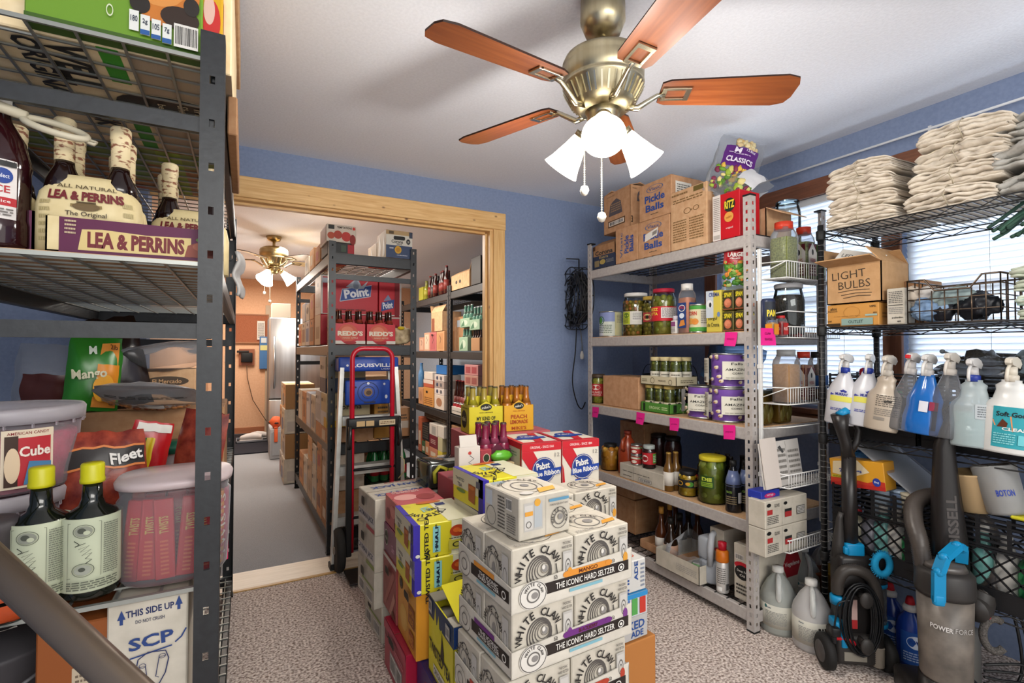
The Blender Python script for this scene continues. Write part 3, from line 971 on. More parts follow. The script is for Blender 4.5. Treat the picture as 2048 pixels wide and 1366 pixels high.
put_stack(.585, 1.100, 3, [(TRM, WCM, 0, 0, 'orange'), (TRP, WCP, .004, .006, 'purple'), (TRR, WCR, -.012, .0, 'red'), (TRM, WCM, -.006, .004, 'orange'), (TRP, WCP, .0, .004, 'purple')], 2, 2, 'the front stack')
put_stack(.815, 1.425, 3, [(None, WCM, 0, 0, ''), (None, WCM, .004, 0, ''), (None, WCP, .0, 0, ''), (None, WCR, 0, 0, ''), (None, WCM, 0, 0, '')], 2, 1, 'the stack behind')
# single pack lying on the top tray
it = [('r', .08, .2, .45, .86, 'b9b5ae'), ('r', .10, .24, .25, .8, 'c9c5be'), ('r', .28, .26, .43, .82, 'aeb3b5'), ('e', .34, .84, .06, .09, 'd9a03a'), ('r', .10, .56, .25, .66, 'd99a3a'), ('o', .17, .36, .05, .08, .2, '57524e'),
      ('l', [(.5, .03), (.5, .97)], .0008, '9a968f'), ('o', .77, .38, .17, .26, .06, '57524e'), ('o', .77, .38, .11, .17, .16, '6a6662'), ('e', .79, .4, .05, .07, '8b8783'), ('arc', 'WHITE CLAW', .77, .38, .21, 200, -20, .08, '3a3734'), ('r', .56, .80, .96, .87, '5f93b0'), ('t', 'PURE SELTZER, EIGHT CANS', .76, .72, .36, .05, '5a5652')]
tl = [('r', .05, .55, .25, .92, 'c6cbd0'), ('o', .22, .3, .14, .24, .08, '6a6662'), ('lines', .42, .1, .62, .9, 10, '55514d'), ('bar', .66, .62, .82, .9), ('lines', .68, .1, .92, .55, 8, '6a6662')]
tt_ = [('o', .45, .55, .33, .38, .03, '2a2725'), ('o', .47, .53, .22, .25, .1, '77736f'), ('e', .5, .55, .07, .08, '8b8783'), ('arc', 'WHITE CLAW', .45, .55, .36, 150, 20, .07, '2a2725'), ('p', [(.45, .08), (.8, .12), (.9, .3), (.55, .28)], 'e0ab4c'), ('e', .25, .15, .12, .08, 'cfcac2'), ('lines', .06, .8, .3, .95, 3, '5f93b0')]
carton((.630, 1.140, .8065), (.168, .18, .112), WHITEC, 'small white can pack lying alone on top of the front seltzer stack', {'F': it, 'L': tl, 'T': tt_}, 5, seam=False, name='seltzer_pack')

# yellow tea cartons
YEL = 'e2d632'; PUR = '3c30a2'
def tt_front():
    return [('r', .60, 0, 1, 1, 'e2dfc0'), ('t', 'TWISTED TEA', .20, .5, .80, .13, '1b1b22', 90, .03), ('r', .30, .14, .42, .9, '8fcfd0'), ('t', 'HALF', .36, .62, .34, .10, '16203a', 90, .03), ('t', '& HALF', .36, .3, .34, .10, '16203a', 90),
            ('e', .70, .68, .13, .17, 'b5401e'), ('e', .68, .70, .06, .07, 'd96a2a'), ('e', .75, .66, .04, .05, 'e07a30'), ('r', .55, .14, .82, .42, 'c9c04a'), ('o', .69, .28, .08, .08, .3, '3a3a22'), ('lines', .56, .45, .8, .5, 1, '333333'), ('t', '12', .95, .85, .045, .12, '444a66', 90), ('t', '12', .93, .14, .06, .10, PUR), ('e', .06, .12, .035, .05, 'e8e4d8')]
def tt_side():
    return [('r', .0, .45, 1, 1, 'd9d4bc'), ('t', 'TWISTED', .25, .72, .3, .10, '1b2a4a'), ('t', 'TEA', .25, .55, .16, .12, '1b2a4a'), ('p', [(.55, .2), (.75, .15), (.78, .7), (.55, .72)], 'a85a2a'), ('e', .66, .62, .09, .06, 'c9773a'), ('r', .80, .70, .92, .9, '6a6a78'), ('e', .3, .38, .15, .06, '6f8f4a')]
def tt_top():
    return [('r', .55, 0, 1, 1, 'e2dfc0'), ('arc', 'TWISTED', .36, .62, .27, 210, 330, .13, '1b1b22'), ('t', 'TEA', .40, .62, .26, .14, '9fd0d0', 90, .03), ('t', 'HALF', .52, .6, .22, .1, '16203a', 20), ('r', .62, .72, .78, .84, '23346e'), ('e', .55, .93, .22, .06, 'cf6a2a'), ('o', .2, .2, .08, .06, .3, '3a3a22'), ('l', [(.05, .9), (.2, .8)], .002, '3a3a22')]
def tt_kit(L=.262):
    W, H = .238, .1225
    b = MB(); b.box(0, 0, 0, W, L, H, mat(YEL, .35), .003)
    p = MB()
    for sd, items in (('F', tt_front()), ('L', tt_side()), ('T', tt_top())):
        fr, fw, fh = face_map(W, L, H, sd); p.art(fr, fw, fh, items, 2)
    q = MB()   # purple corner band
    q.box(-.0006, -.0006, -.0004, .024, .0012, H + .0002, PUR); q.box(-.0008, -.0008, 0, .0008, .036, H, PUR); q.box(-.0004, 0, H - .0008, .020, L, H + .0008, PUR)
    return Kit('tea_carton', b, [('artwork_print', p), ('colour_band', q)])
TT = tt_kit()
TT.put((.533, 1.740, .5575), 'yellow and purple tea carton topping the column left of the seltzer stack', 'box', 'tea cartons', R(-1))
TT.put((.536, 1.732, .4345), 'yellow and purple tea carton directly above the orange lemonade case', 'box', 'tea cartons', R(-1))
TT.put((.770, 1.665, .7055), 'yellow and purple tea carton beside the lone white can pack, topmost', 'box', 'tea cartons', R(3))
for i in range(4):
    TT.put((.768, 1.668 + .002 * i, .5825 - .123 * i), ('yellow tea carton just below the topmost one behind the seltzer stack', 'yellow tea carton second below the topmost one, hidden behind seltzer', 'yellow tea carton third below the topmost one, behind seltzer', 'yellow tea carton fourth below the topmost one, behind seltzer')[i], 'box', 'tea cartons', R(1))
carton((.77, 1.67, 0), (.2, .26, .2125), KRAFT, 'brown case on the floor under the rear tea cartons', name='case')
carton((.545, 1.742, .198), (.205, .255, .235), mat('d9952f', .4), 'orange lemonade case with dark hand hole under two tea cartons', {'L': [('e', .35, .35, .2, .2, 'e2b055'), ('o', .2, .85, .1, .1, .2, '2a2018'), ('e', .2, .85, .07, .07, '3a2a18'), ('r', .62, .42, .93, .72, '8d4a1c'), ('t', 'LEMON', .78, .62, .25, .09, 'd9952f', 0), ('t', 'ADE', .78, .5, .2, .09, 'd9952f'), ('r', .66, .12, .92, .34, 'a5521c'), ('t', "MIKE'S", .79, .22, .22, .13, 'e8a040'), ('l', [(.5, .05), (.5, .4)], .001, 'b07020')]}, -1, holes=[('L', .62, .83, .13, .06)], name='lemonade_case')
carton((.562, 1.450, 0), (.26, .335, .1955), mat('3a2c68', .4), 'dark purple case on the floor under the open tea carton', {'L': [('e', .4, .55, .2, .3, '8d1f44'), ('t', 'SELTZER', .4, .55, .28, .16, 'e8d8e0'), ('r', .7, .2, .95, .7, '2a3f86')], 'F': [('r', .1, .2, .9, .8, '2a3f86')]}, name='lemonade_case')
carton((.525, 1.80, 0), (.25, .31, .196), mat('a51f3c', .35), 'red bottle case on the floor left of the orange one', {'L': [('r', .28, .12, .84, .52, 'a8a0a0'), ('bar', .31, .15, .55, .49), ('bar', .58, .15, .82, .49), ('o', .14, .8, .1, .12, .25, '3a1018'), ('lines', .5, .6, .9, .72, 2, 'd87a88'), ('p', [(0, 1), (1, 1), (1, .86), (.5, .9), (0, .8)], 'b84a5c')]}, holes=[('L', .45, .80, .13, .07)], name='lemonade_case')
carton((.545, 2.007, .198), (.22, .215, .232), mat('9c4a48', .45), 'tall faded red case with white rim and hand hole, second from the floor', {'L': [('r', 0, .93, 1, 1, 'd8cfc4'), ('p', [(.1, .1), (.25, .1), (.9, .8), (.75, .85)], 'b3685f'), ('p', [(.5, .05), (.65, .05), (.95, .4), (.85, .5)], 'c58a78'), ('l', [(.1, .6), (.4, .2)], .003, 'c58a78'), ('e', .8, .1, .1, .07, '6a3a28')]}, holes=[('L', .48, .78, .14, .065)], name='lemonade_case')
carton((.548, 2.005, .4315), (.2, .215, .122), mat('7a1f52', .35), 'plum purple can pack between two pink packs left of the tea cartons', {'L': [('e', .2, .55, .14, .28, 'cfc4b4'), ('e', .2, .55, .12, .24, '2a2018'), ('t', 'mike', .2, .55, .16, .14, 'cfc4b4'), ('t', 'Zero', .72, .4, .2, .22, 'dfa8c4')]}, name='lemonade_carton')
carton((.552, 2.003, .5545), (.2, .215, .122), mat('c0575c', .4), 'pink and red can pack on top of the plum one', {'L': [('e', .25, .4, .16, .2, '8f3a3c'), ('e', .6, .6, .2, .2, 'd98a80'), ('e', .8, .3, .1, .2, '8f3a3c'), ('o', .85, .25, .09, .18, .3, '2a2018')], 'T': [('e', .3, .5, .25, .2, 'e8a8a0'), ('e', .7, .4, .2, .2, '9c3a3c'), ('lines', .1, .8, .7, .95, 2, 'f0d0c8')]}, name='lemonade_carton')
# open blue and yellow tea case
ob = carton((.572, 1.452, .197), (.235, .245, .255), mat(YEL, .4), 'tall blue and yellow tea case with its top torn open', {'L': [('r', 0, .74, 1, 1, '2b3f5e'), ('p', [(.22, .62), (.30, .95), (.36, .70), (.44, .90), (.48, .68), (.58, .78), (.55, .6), (.4, .5)], YEL), ('p', [(.52, .42), (.58, .72), (.66, .5), (.66, .36)], '1c1a14'), ('t', 'TWISTED TEA', .48, .36, .86, .15, '1b1a16', -4, .03), ('r', .24, .06, .70, .19, 'e6e2d4'), ('t', 'ORIGINAL', .47, .125, .4, .08, '1b1a16'), ('r', .03, .80, .17, .97, 'b8b4aa'), ('bar', .05, .82, .15, .95), ('r', .74, .78, .90, .95, 'b8b4aa'), ('bar', .76, .8, .88, .93)], 'F': [('r', 0, .74, 1, 1, '23407a'), ('t', 'TWISTED TEA', .7, .3, .7, .16, '1b1a16', 0, .03)]}, -1, open_top=[], name='tea_case')
f = MB(); f.M = Matrix.Translation((.0, .01, .259)) @ Matrix.Rotation(R(16), 4, 'X') @ Matrix.Rotation(R(-5), 4, 'Y')
f.box(.02, 0, 0, .25, .17, .0025, mat('e0d42c', .4))
fl = part('torn_flap', f, ob)
q = MB(); q.M = f.M @ Matrix.Translation((.02, 0, .0015)); fr, fw, fh = face_map(.23, .17, .0015, 'T')
q.art(fr, .23, .17, [('r', .10, .10, .52, .34, '2a2620'), ('bar', .13, .13, .49, .31), ('t', 'TEA', .62, .72, .5, .2, '5a5a78', 180, .03), ('r', .58, .12, .8, .3, '5a2a1c')]); link('artwork_print', q.mesh('print'), fl)
f = MB(); f.box(0, 0, .255, .235, .06, .257, mat('b8b2a6', .6)); part('torn_flap', f, ob)
f = MB(); f.box(0, .18, .255, .1, .245, .257, mat('8a8478', .6)); part('torn_flap', f, ob)
q = MB()
for a in range(3):
    for c_ in range(3):
        q.lathe([(.026, .01), (.03, .02), (.03, .2), (.026, .215), (0, .215)], 'c9c4b8', 14, cx=.045 + a * .07, cy=.05 + c_ * .07)
part('cans', q, ob, kind='stuff')

# cayman cartons
def cj(acc, flip):
    return carton_kit('margarita_carton', (.40, .268, .1605), WHITEC, {'L': [('r', .02, .20, .98, .47, 'cfcac6'), ('t', 'CAYMAN JACK', .48, .34, .9, .20, '454b63', 0, .03), ('r', .52, .04, .98, .15, acc), ('lines', .05, .06, .4, .14, 2, '9a958e')] if not flip else [('bar', .1, .1, .42, .42), ('bar', .55, .1, .88, .42), ('r', .3, .5, .98, .56, acc)],
        'T': [('t', 'CAYMAN', .62, .26, .62, .18, '3c5ba0', 180, .03), ('t', 'JACK', .16, .26, .22, .18, '3c5ba0', 180, .03), ('t', 'CAYMAN JACK', .52, .74, .86, .18, '3c5ba0', 180, .03), ('l', [(0, .5), (1, .5)], .001, '8a857c'), ('lines', .3, .9, .7, .96, 1, 'b8323c')], 'F': [('e', .5, .75, .35, .12, 'd8b8a8'), ('lines', .3, .6, .8, .66, 1, 'c9a898')]}, holes=[('L', .42, .76, .10, .12)])
CJ = [cj('b2434c', 0), cj('8a9a52', 0), cj('8a9a52', 1), cj('8a9a52', 1)]
for i in range(4):
    CJ[i].put((.512 + (.035 if i == 3 else 0), 2.238 + .004 * i, .4845 - .1615 * i), 'white and blue margarita carton, %s in the stack by the hand truck' % ('topmost', 'second', 'third', 'lowest')[i], 'box', 'margarita cartons', R(4))
# black plastic wrapped pack with a yellow curl on it
b = MB(); b.box(0, 0, 0, .20, .16, .118, mat('33302c', .25), .012)
q = MB(); q.tube([(.03, -.006, .03), (.025, -.008, .08), (.05, -.010, .105), (.085, -.008, .09), (.075, -.006, .06), (.10, -.006, .03)], .010, 'cfc23a', 8); q.box(.10, -.004, .02, .18, -.001, .09, 'c9bb33'); q.box(.11, .02, .118, .18, .08, .12, 'd8d4cc')
q.add([(-.002, .02, .12), (-.002, .14, .12), (-.002, .12, .04), (-.002, .03, .03)], [(0, 1, 2, 3)], '8a8a5a')
s_ = MB(); s_.box(-.004, -.018, 0, .204, .164, .123, GLASS, .014)
Kit('wrapped_pack', b, [('yellow_label', q), ('plastic_wrap', s_)]).put((.770, 2.275, .6475), 'dark pack with yellow label in clear plastic wrap on the margarita cartons', 'pack', rz=R(4))

# red white and blue beer cases
def pbr_front():
    return [('r', 0, .86, 1, 1, 'c6202c'), ('t', 'ORIGINAL - SINCE 1844', .5, .93, .6, .045, 'f0d8d4'), ('p', [(0, .86), (.28, .86), (.62, .42), (.4, .3), (0, .76)], 'c6202c'), ('p', [(0, .6), (.0, .0), (.10, .0), (.04, .5)], 'c6202c'), ('p', [(.28, .0), (.34, .3), (.5, .3), (.46, 0), (.4, .06)], '2447a0'), ('p', [(.55, .3), (.7, .3), (.74, 0), (.66, .06), (.6, 0)], '2447a0'), ('p', [(.74, .25), (1, .02), (1, .0), (.78, 0)], 'c6202c'),
            ('e', .54, .52, .30, .23, '1f3d8a'), ('o', .54, .52, .285, .215, .05, 'dcd6c8'), ('t', 'Pabst', .52, .60, .34, .12, 'f2efe6', 6, .03), ('p', [(.22, .38), (.96, .44), (.99, .56), (.24, .50)], '2447a0'), ('t', 'Blue Ribbon', .6, .47, .68, .09, 'f2efe6', 4, .03), ('t', '12', .88, .78, .12, .07, '9a9690')]
def pbr_top():
    return [('r', 0, 0, 1, .12, 'c6202c'), ('r', 0, 0, .1, 1, 'c6202c'), ('p', [(.4, .1), (.62, .1), (.9, .95), (.7, .95)], 'c6202c'), ('e', .5, .55, .28, .22, '1f3d8a'), ('t', 'Pabst', .5, .6, .34, .12, 'f2efe6'), ('p', [(.1, .38), (.9, .42), (.9, .54), (.1, .5)], '2447a0')]
PB = carton_kit('beer_case', (.191, .262, .248), mat('e4dccb', .4), {'F': pbr_front(), 'L': [('r', 0, .9, 1, 1, 'c6202c'), ('p', [(.0, .9), (.2, .9), (.4, .4), (.25, .35)], 'c6202c'), ('r', .93, 0, 1, 1, 'c6202c'), ('e', .45, .36, .3, .26, '232a33'), ('o', .45, .36, .27, .23, .06, 'cfc8b8'), ('t', 'Pabst', .45, .4, .36, .13, 'e8e2d4', 0, .03), ('t', 'Blue Ribbon', .45, .26, .4, .07, 'e8e2d4'), ('lines', .45, .75, .8, .84, 2, '8a9a80')], 'T': pbr_top()}, seam=False)
for i, x in enumerate((1.055, 1.250)):
    PB.put((x, 1.885 - .019 * i, .652), ('left', 'right')[i] + ' of the two upper red white and blue beer cases', 'box', 'red white and blue beer cases', R(-5.5))
    PB.put((x, 1.887 - .019 * i, .392), ('left', 'right')[i] + ' beer case under the cardboard tray, mostly hidden', 'box', 'red white and blue beer cases', R(-5.5))
    PB.put((x, 1.889 - .019 * i, .13), ('left', 'right')[i] + ' lowest red white and blue beer case near the floor', 'box', 'red white and blue beer cases', R(-5.5))
b = MB(); b.box(0, 0, 0, .42, .30, .128, KRAFT, .004); tag(link('carton', b.mesh('c'), None, (1.045, 1.87, 0), R(-5.5)), 'flat brown carton on the floor under the beer cases', 'box')
b = MB(); W, L = .412, .285
b.box(0, 0, 0, W, L, .004, KRAFT); b.box(0, 0, 0, W, .003, .062, KRAFT); b.box(0, L - .003, 0, W, L, .062, KRAFT); b.box(0, 0, 0, .003, L, .062, KRAFT); b.box(W - .003, 0, 0, W, L, .062, KRAFT)
tag(link('cardboard_tray', b.mesh('tray'), None, (1.045, 1.877, .644), R(-5.5)), 'brown cardboard tray holding the two upper beer cases', 'tray')

# spiked packs on the tan box, right of the seltzer stack
carton((1.008, 1.225, 0), (.180, .19, .380), mat('b5763c', .7), 'plain orange-brown cardboard box on the carpet right of the seltzer stack', rz=2)
carton((1.012, 1.232, .3815), (.150, .18, .075), mat('b9b7b4', .25), 'silver foil can pack with blue lettering on the orange-brown box', {'F': [('t', 'SPIKED', .5, .62, .8, .36, '2c4f8e', 0, .03), ('t', 'ADE', .68, .25, .36, .26, '2c4f8e', 0, .03)]}, 3, name='can_pack', seam=False)
carton((1.005, 1.228, .458), (.150, .18, .073), mat('c9cdd0', .3), 'can pack with bright blue lid and four coloured stripes', {'F': [('r', 0, .8, 1, 1, '2f8ac4'), ('r', .06, .1, .24, .8, 'b84a3c'), ('r', .30, .1, .48, .8, '3c66a8'), ('r', .54, .1, .70, .8, '55a050'), ('r', .76, .1, .93, .8, 'c0392b'), ('t', 'seltzer', .4, .4, .5, .12, 'e8e8e8', 90)], 'T': [('r', 0, 0, 1, 1, '2f8ac4')]}, 2, name='can_pack', seam=False)
carton((1.000, 1.232, .533), (.152, .18, .100), mat('cfcdc8', .35), 'white can pack reading SPIKED on top of the pack with the blue lid', {'F': [('t', 'SPIKED', .45, .5, .8, .24, '2c4f8e', 90, .03), ('t', 'ADE', .72, .66, .4, .16, '2c4f8e', 90, .03), ('lines', .84, .1, .95, .9, 6, '8890a0')], 'T': [('t', 'SPIKED', .6, .2, .5, .14, 'c8502c'), ('e', .4, .6, .2, .2, 'd8b07a')]}, 2, name='can_pack', seam=False)

# ---- bottles and carriers
def beer_bottle(col, cap, neck=None, h=.232, r=.030, label=None, name='bottle'):
    b = MB(); b.lathe([(.001, 0), (r * .9, 0), (r, .006), (r, h * .52), (r * .85, h * .62), (r * .56, h * .72), (r * .46, h * .93), (r * .5, h * .955), (r * .5, h * .985), (0, h * .985)], mat(col, .12), 14)
    c = MB(); c.lathe([(0, h * .965), (r * .5, h * .965), (r * .52, h * .975), (r * .44, h), (0, h)], mat(cap, .35, .3), 12, smooth=False)
    parts = [('cap', c)]
    if neck:
        n = MB(); n.lathe([(r * .88, h * .615), (r * .5, h * .74), (r * .45, h * .90)], neck, 14); n.lathe([(r * .88, h * .615), (r * .5, h * .74), (r * .45, h * .90)], neck, 14); parts.append(('neck_label', n))
    if label:
        n = MB(); n.lathe([(r * 1.012, h * .15), (r * 1.012, h * .5)], label, 14); parts.append(('label', n))
    return Kit(name, b, parts)
def six(loc, rz, W, L, H, col, front, bottle, what, bl, left=None, peak=.05, back=False, n=(3, 2)):
    b = MB(); c = mat(col, .4)
    for y0 in (0, L - .002):
        b.add([(0, y0, 0), (W, y0, 0), (W, y0, H), (W * .75, y0, H), (W / 2, y0, H + peak * .55), (W * .25, y0, H), (0, y0, H)] + [(x, y0 + .002, z) for x, z in ((0, 0), (W, 0), (W, H), (W * .75, H), (W / 2, H + peak * .55), (W * .25, H), (0, H))],
              [(0, 1, 2, 3, 4, 5, 6), (13, 12, 11, 10, 9, 8, 7)] + [(i, i + 7, (i + 1) % 7 + 7, (i + 1) % 7) for i in range(7)], c)
    b.box(0, 0, 0, .002, L, H, c); b.box(W - .002, 0, 0, W, L, H, c); b.box(0, 0, 0, W, L, .002, c); b.box(.01, L / 2 - .001, 0, W - .01, L / 2 + .001, H + peak, c)
    p = MB(); fr, fw, fh = face_map(W, L, H, 'F'); p.art(fr, fw, fh, front, 2)
    if left:
        fr, fw, fh = face_map(W, L, H, 'L'); p.art(fr, fw, fh, left, 2)
    k = Kit('bottle_carrier', b, [('artwork_print', p)])
    k.put(loc, what, 'bottle carrier', None, R(rz))
    c_, s_ = math.cos(R(rz)), math.sin(R(rz))
    for i in range(n[0]):
        for j in range(n[1]):
            lx = W * (i + .5) / n[0]; ly = L * (j + .5) / n[1]
            bottle.put((loc[0] + lx * c_ - ly * s_, loc[1] + lx * s_ + ly * c_, loc[2] + .003), bl + ', ' + ('left', 'middle', 'right')[i] + ' in the ' + ('front', 'back')[j] + ' row', 'bottle', bl + 's')
BY = beer_bottle('a08c3a', '2a2620', 'd8cc3a'); BO = beer_bottle('a8641c', '2a2620', 'd98a34'); BP = beer_bottle('7c1f3c', '3a3634', 'c05a7c')
mk = lambda bg, w1, w2, cc: [('e', .5, .98, .17, .13, '23231c'), ('t', "mike's", .5, .98, .26, .1, 'e8e4d0', 8), ('t', 'HARD LEMONADE', .5, .78, .4, .04, cc), ('t', w1, .5, .56, .55, .15, cc, 0, .03), ('t', w2, .5, .36, .6, .15, cc, 0, .03), ('t', "MIKE'S", .5, .12, .5, .13, cc)]
side_m = [('e', .42, .5, .32, .34, '2a2618'), ('t', "mike's", .42, .52, .44, .2, 'd8cc9a', 0, .03), ('lines', .2, .9, .9, .96, 1, '6a6018')]
PK = mat('c9656a', .4)
for i, z in enumerate((.0, .22, .44, .66)):
    carton((.99, 2.300, z), (.46, .30, .219), PK if i == 3 else KRAFT, ('brown case on the floor by the blue wall under pink cases', 'brown case second from the floor behind the beer cases', 'brown case third from the floor behind the beer cases', 'pink and white case carrying two yellow bottle carriers')[i], {'T': [('lines', .1, .7, .9, .9, 2, 'e8b0ac'), ('e', .8, .4, .1, .2, 'e8c0bc')]} if i == 3 else (), -3, name='lemonade_case')
six((1.005, 2.345, .881), -5, .185, .135, .135, 'd9c92e', mk(0, 'MY KIND OF', 'LEMONADE', '3a3a1c'), BY, 'yellow bottle carrier by the pine casing', 'clear yellow lemonade bottle in the yellow carrier', side_m)
six((1.197, 2.330, .881), -5, .170, .135, .135, 'e0a82c', mk(0, 'PEACH', 'LEMONADE', 'b04a20'), BO, 'orange and yellow bottle carrier beside the yellow one', 'orange lemonade bottle in the orange carrier', side_m)
for i, z in enumerate((.0, .247, .494)):
    carton((.80, 1.975, z), (.25, .25, .246), (KRAFT, KRAFT, mat('b04a58', .45))[i], ('brown case on the floor behind the tea cartons', 'brown case second from the floor behind the tea cartons', 'rosy case carrying a pink bottle carrier behind the tea cartons')[i], {}, 1, name='lemonade_case')
six((.930, 2.005, .741), 2, .140, .135, .12, '5a2438', [('e', .5, .5, .3, .3, 'b03a5a')], BP, 'plum bottle carrier beyond the topmost tea carton', 'pink capped bottle in the plum carrier', n=(3, 2))
b = MB(); b.box(0, 0, 0, .1, .05, .15, mat('d8cfc8', .5), .002); b.M = Matrix.Translation((0, 0, .15)) @ Matrix.Rotation(R(-12), 4, 'X'); b.box(.005, 0, 0, .085, .003, .05, mat('d0c8c0', .5)); b.M = Matrix()
p = MB(); fr, fw, fh = face_map(.1, .05, .15, 'F'); p.art(fr, fw, fh, [('l', [(.5, .75), (.7, .65), (.45, .55), (.7, .45), (.5, .4)], .003, '2a2a2a'), ('e', .5, .82, .08, .05, 'b8433c'), ('p', [(.15, .12), (.85, .08), (.85, .28), (.15, .32)], 'c88a80'), ('l', [(.15, .12), (.85, .08), (.85, .28), (.15, .32)], .002, '8a2a2a')])
Kit('spirit_box', b, [('artwork_print', p)]).put((.805, 1.985, .741), 'narrow white box with red ribbon print, top flap raised', 'box', rz=R(1))
def ov(c): return [('r', .1, .05, .9, .45, c), ('o', .5, .25, .3, .15, .15, 'd8c0a8'), ('e', .5, .25, .25, .12, '2a3a24'), ('o', .5, .72, .3, .15, .15, 'd8c0a8'), ('e', .5, .72, .25, .12, '2a3a24')]
carton((.908, 1.99, .741), (.055, .05, .13), mat('a03a44', .4), 'small red pack with dark oval badges beside the narrow white box', {'F': ov('b23a44')}, 2, name='can_pack', seam=False)
g = MB(); g.ball((0, 0, .025), .05, mat('5aa82c', .3), 1, .5, .5, 14, 8, .35)
tag(link('green_bag', g.mesh('bag'), None, (1.005, 1.985, .812)), 'bright green crinkled bag on the blue and cream pack', 'bag')
carton((.955, 1.955, .741), (.105, .045, .070), mat('cbb48c', .4), 'cream and navy pack under the green bag', {'F': [('r', 0, 0, 1, .6, '1f3350'), ('e', .5, .6, .5, .15, 'cbb48c'), ('r', .3, .05, .95, .3, '2a4f96')]}, 2, name='can_pack', seam=False)

# ================================================================== step ladder and hand truck by the middle rack
ALU = noisy('ladder_aluminium', 'b4b4ae', 'c4c4be', 20, .35, .02, 3, metal=.6)
LB = mat('2249a8', .4)
la = empty('step_ladder', (.50, 3.20, 0), (R(-2), 0, 0), 'folded step ladder with blue top cap against the black shelving', 'ladder')
b = MB(); b.box(.010, -.02, 1.175, .385, .13, 1.265, LB, .012)
tc = part('top_cap', b, la, 'blue plastic top cap')
p = MB(); fr, fw, fh = face_map(.375, .1, .09, 'F'); p.M = Matrix.Translation((.010, -.0205, 1.175)); p.art(fr, fw, fh, [('t', 'LOUISVILLE', .56, .42, .68, .26, 'eef0f4', 0, .03), ('e', .14, .42, .02, .08, 'eef0f4'), ('t', 'LADDER', .80, .16, .2, .1, 'd0d4e0')])
link('lettering', p.mesh('lettering'), tc)
for s_ in (0, 1):
    b = MB(); x0, x1 = ((.03, -.025), (.365, .42))[s_]; b.beam((x0, 0, 1.2), (x1, -.03, .01), .024, .062, ALU); part('front_rail', b, la)
    b = MB(); x0, x1 = ((.05, -.005), (.345, .40))[s_]; b.beam((x0, .09, 1.2), (x1, .11, .01), .020, .045, ALU); part('rear_rail', b, la)
    f = MB(); x1 = (-.025, .42)[s_]; f.box(x1 - .02, -.07, 0, x1 + .02, .01, .035, '1a1a1a', .004); part('foot', f, la)
for z in (.90, .60, .30):
    b = MB(); dx = (1.2 - z) / 1.2 * .055; b.box(.04 - dx, -.055, z - .005, .355 + dx, .03, z, ALU); b.box(.04 - dx, -.057, z - .055, .355 + dx, -.052, z, ALU, .001); part('step', b, la)
b = MB(); b.box(.05, -.015, .965, .33, .012, 1.12, LB, .01); tr = part('tool_panel', b, la, 'blue plastic panel with round hole')
p = MB(); fr, fw, fh = face_map(.28, .1, .155, 'F'); p.M = Matrix.Translation((.05, -.0155, .965)); p.art(fr, fw, fh, [('o', .5, .5, .24, .42, .08, '102660'), ('o', .5, .5, .15, .27, .12, '102660'), ('e', .5, .5, .095, .17, '8a6a4a'), ('e', .51, .48, .06, .09, '4a3220'), ('r', .4, .06, .66, .13, '101c48'), ('e', .5, .86, .03, .05, 'dfe3ea'), ('e', .86, .82, .025, .05, 'dfe3ea'), ('e', .22, .72, .025, .04, '101c48'), ('e', .9, .3, .03, .08, 'dfe3ea')])
link('panel_relief', p.mesh('relief'), tr)

ht = empty('hand_truck', (.50, 3.06, 0), 0, 'red and black hand truck parked in front of the step ladder', 'hand truck')
RED = mat('c4122c', .3)
b = MB(); xl, xr = .062, .300; zt = 1.318
arc = [(xl, 0, .12), (xl, 0, zt - .07)] + [(xl + .06 - .06 * math.cos(R(a)), 0, zt - .06 + .06 * math.sin(R(a)) ) for a in range(10, 91, 20)] + [(xr - .06 + .06 * math.sin(R(a)), 0, zt - .06 + .06 * math.cos(R(a))) for a in range(0, 91, 20)] + [(xr, 0, zt - .07), (xr, 0, .12)]
b.tube(arc, .0145, RED, 12); part('red_handle_frame', b, ht)
HB = mat('1c1c1d', .45)
b = MB(); b.box(.035, -.03, .845, .335, .012, .905, HB, .006); cb = part('cross_panel', b, ht)
p = MB(); fr, fw, fh = face_map(.3, .1, .06, 'F'); p.M = Matrix.Translation((.035, -.0305, .845)); p.art(fr, fw, fh, [('r', .16, .2, .32, .72, 'c8a878'), ('r', .34, .2, .5, .72, 'c8a878'), ('r', .6, .2, .92, .72, 'd8c4a0'), ('lines', .62, .3, .9, .6, 2, '6a4a2a')])
link('warning_label', p.mesh('label'), cb)
for x in (.045, .335):
    b = MB(); b.box(x - .016, -.02, .10, x + .016, .015, .905, HB, .004); part('side_rail', b, ht)
    b = MB(); s_ = -1 if x < .2 else 1; b.tube([(x, -.03, .86), (x, -.045, .82), (x + s_ * .006, -.045, .77), (x, -.02, .73)], .011, mat('3a3a3a', .3, .5), 8); part('latch', b, ht)
for z in (.60, .32):
    b = MB(); b.tube([(.045, -.005, z), (.335, -.005, z)], .009, HB, 8); part('cross_tube', b, ht)
b = MB(); b.box(.02, -.2, .012, .36, .01, .02, mat('3a3a3c', .4, .6), .002); part('toe_plate', b, ht)
for x in (-.0, .385):
    b = MB(); b.M = Matrix.Translation((x, .055, .125)) @ Matrix.Rotation(R(90), 4, 'Y'); b.lathe([(.075, -.022), (.112, -.024), (.125, -.012), (.125, .012), (.112, .024), (.075, .022)], mat('242220', .8), 28); wl = part('wheel', b, ht)
    b = MB(); b.M = Matrix.Translation((x, .055, .125)) @ Matrix.Rotation(R(90), 4, 'Y'); b.lathe([(0, -.03), (.02, -.03), (.022, -.018), (.074, -.016), (.08, -.02), (.08, .02), (.074, .016), (.02, .02), (0, .03)], mat('8d8478', .5), 24); link('wheel_hub', b.mesh('hub'), wl)
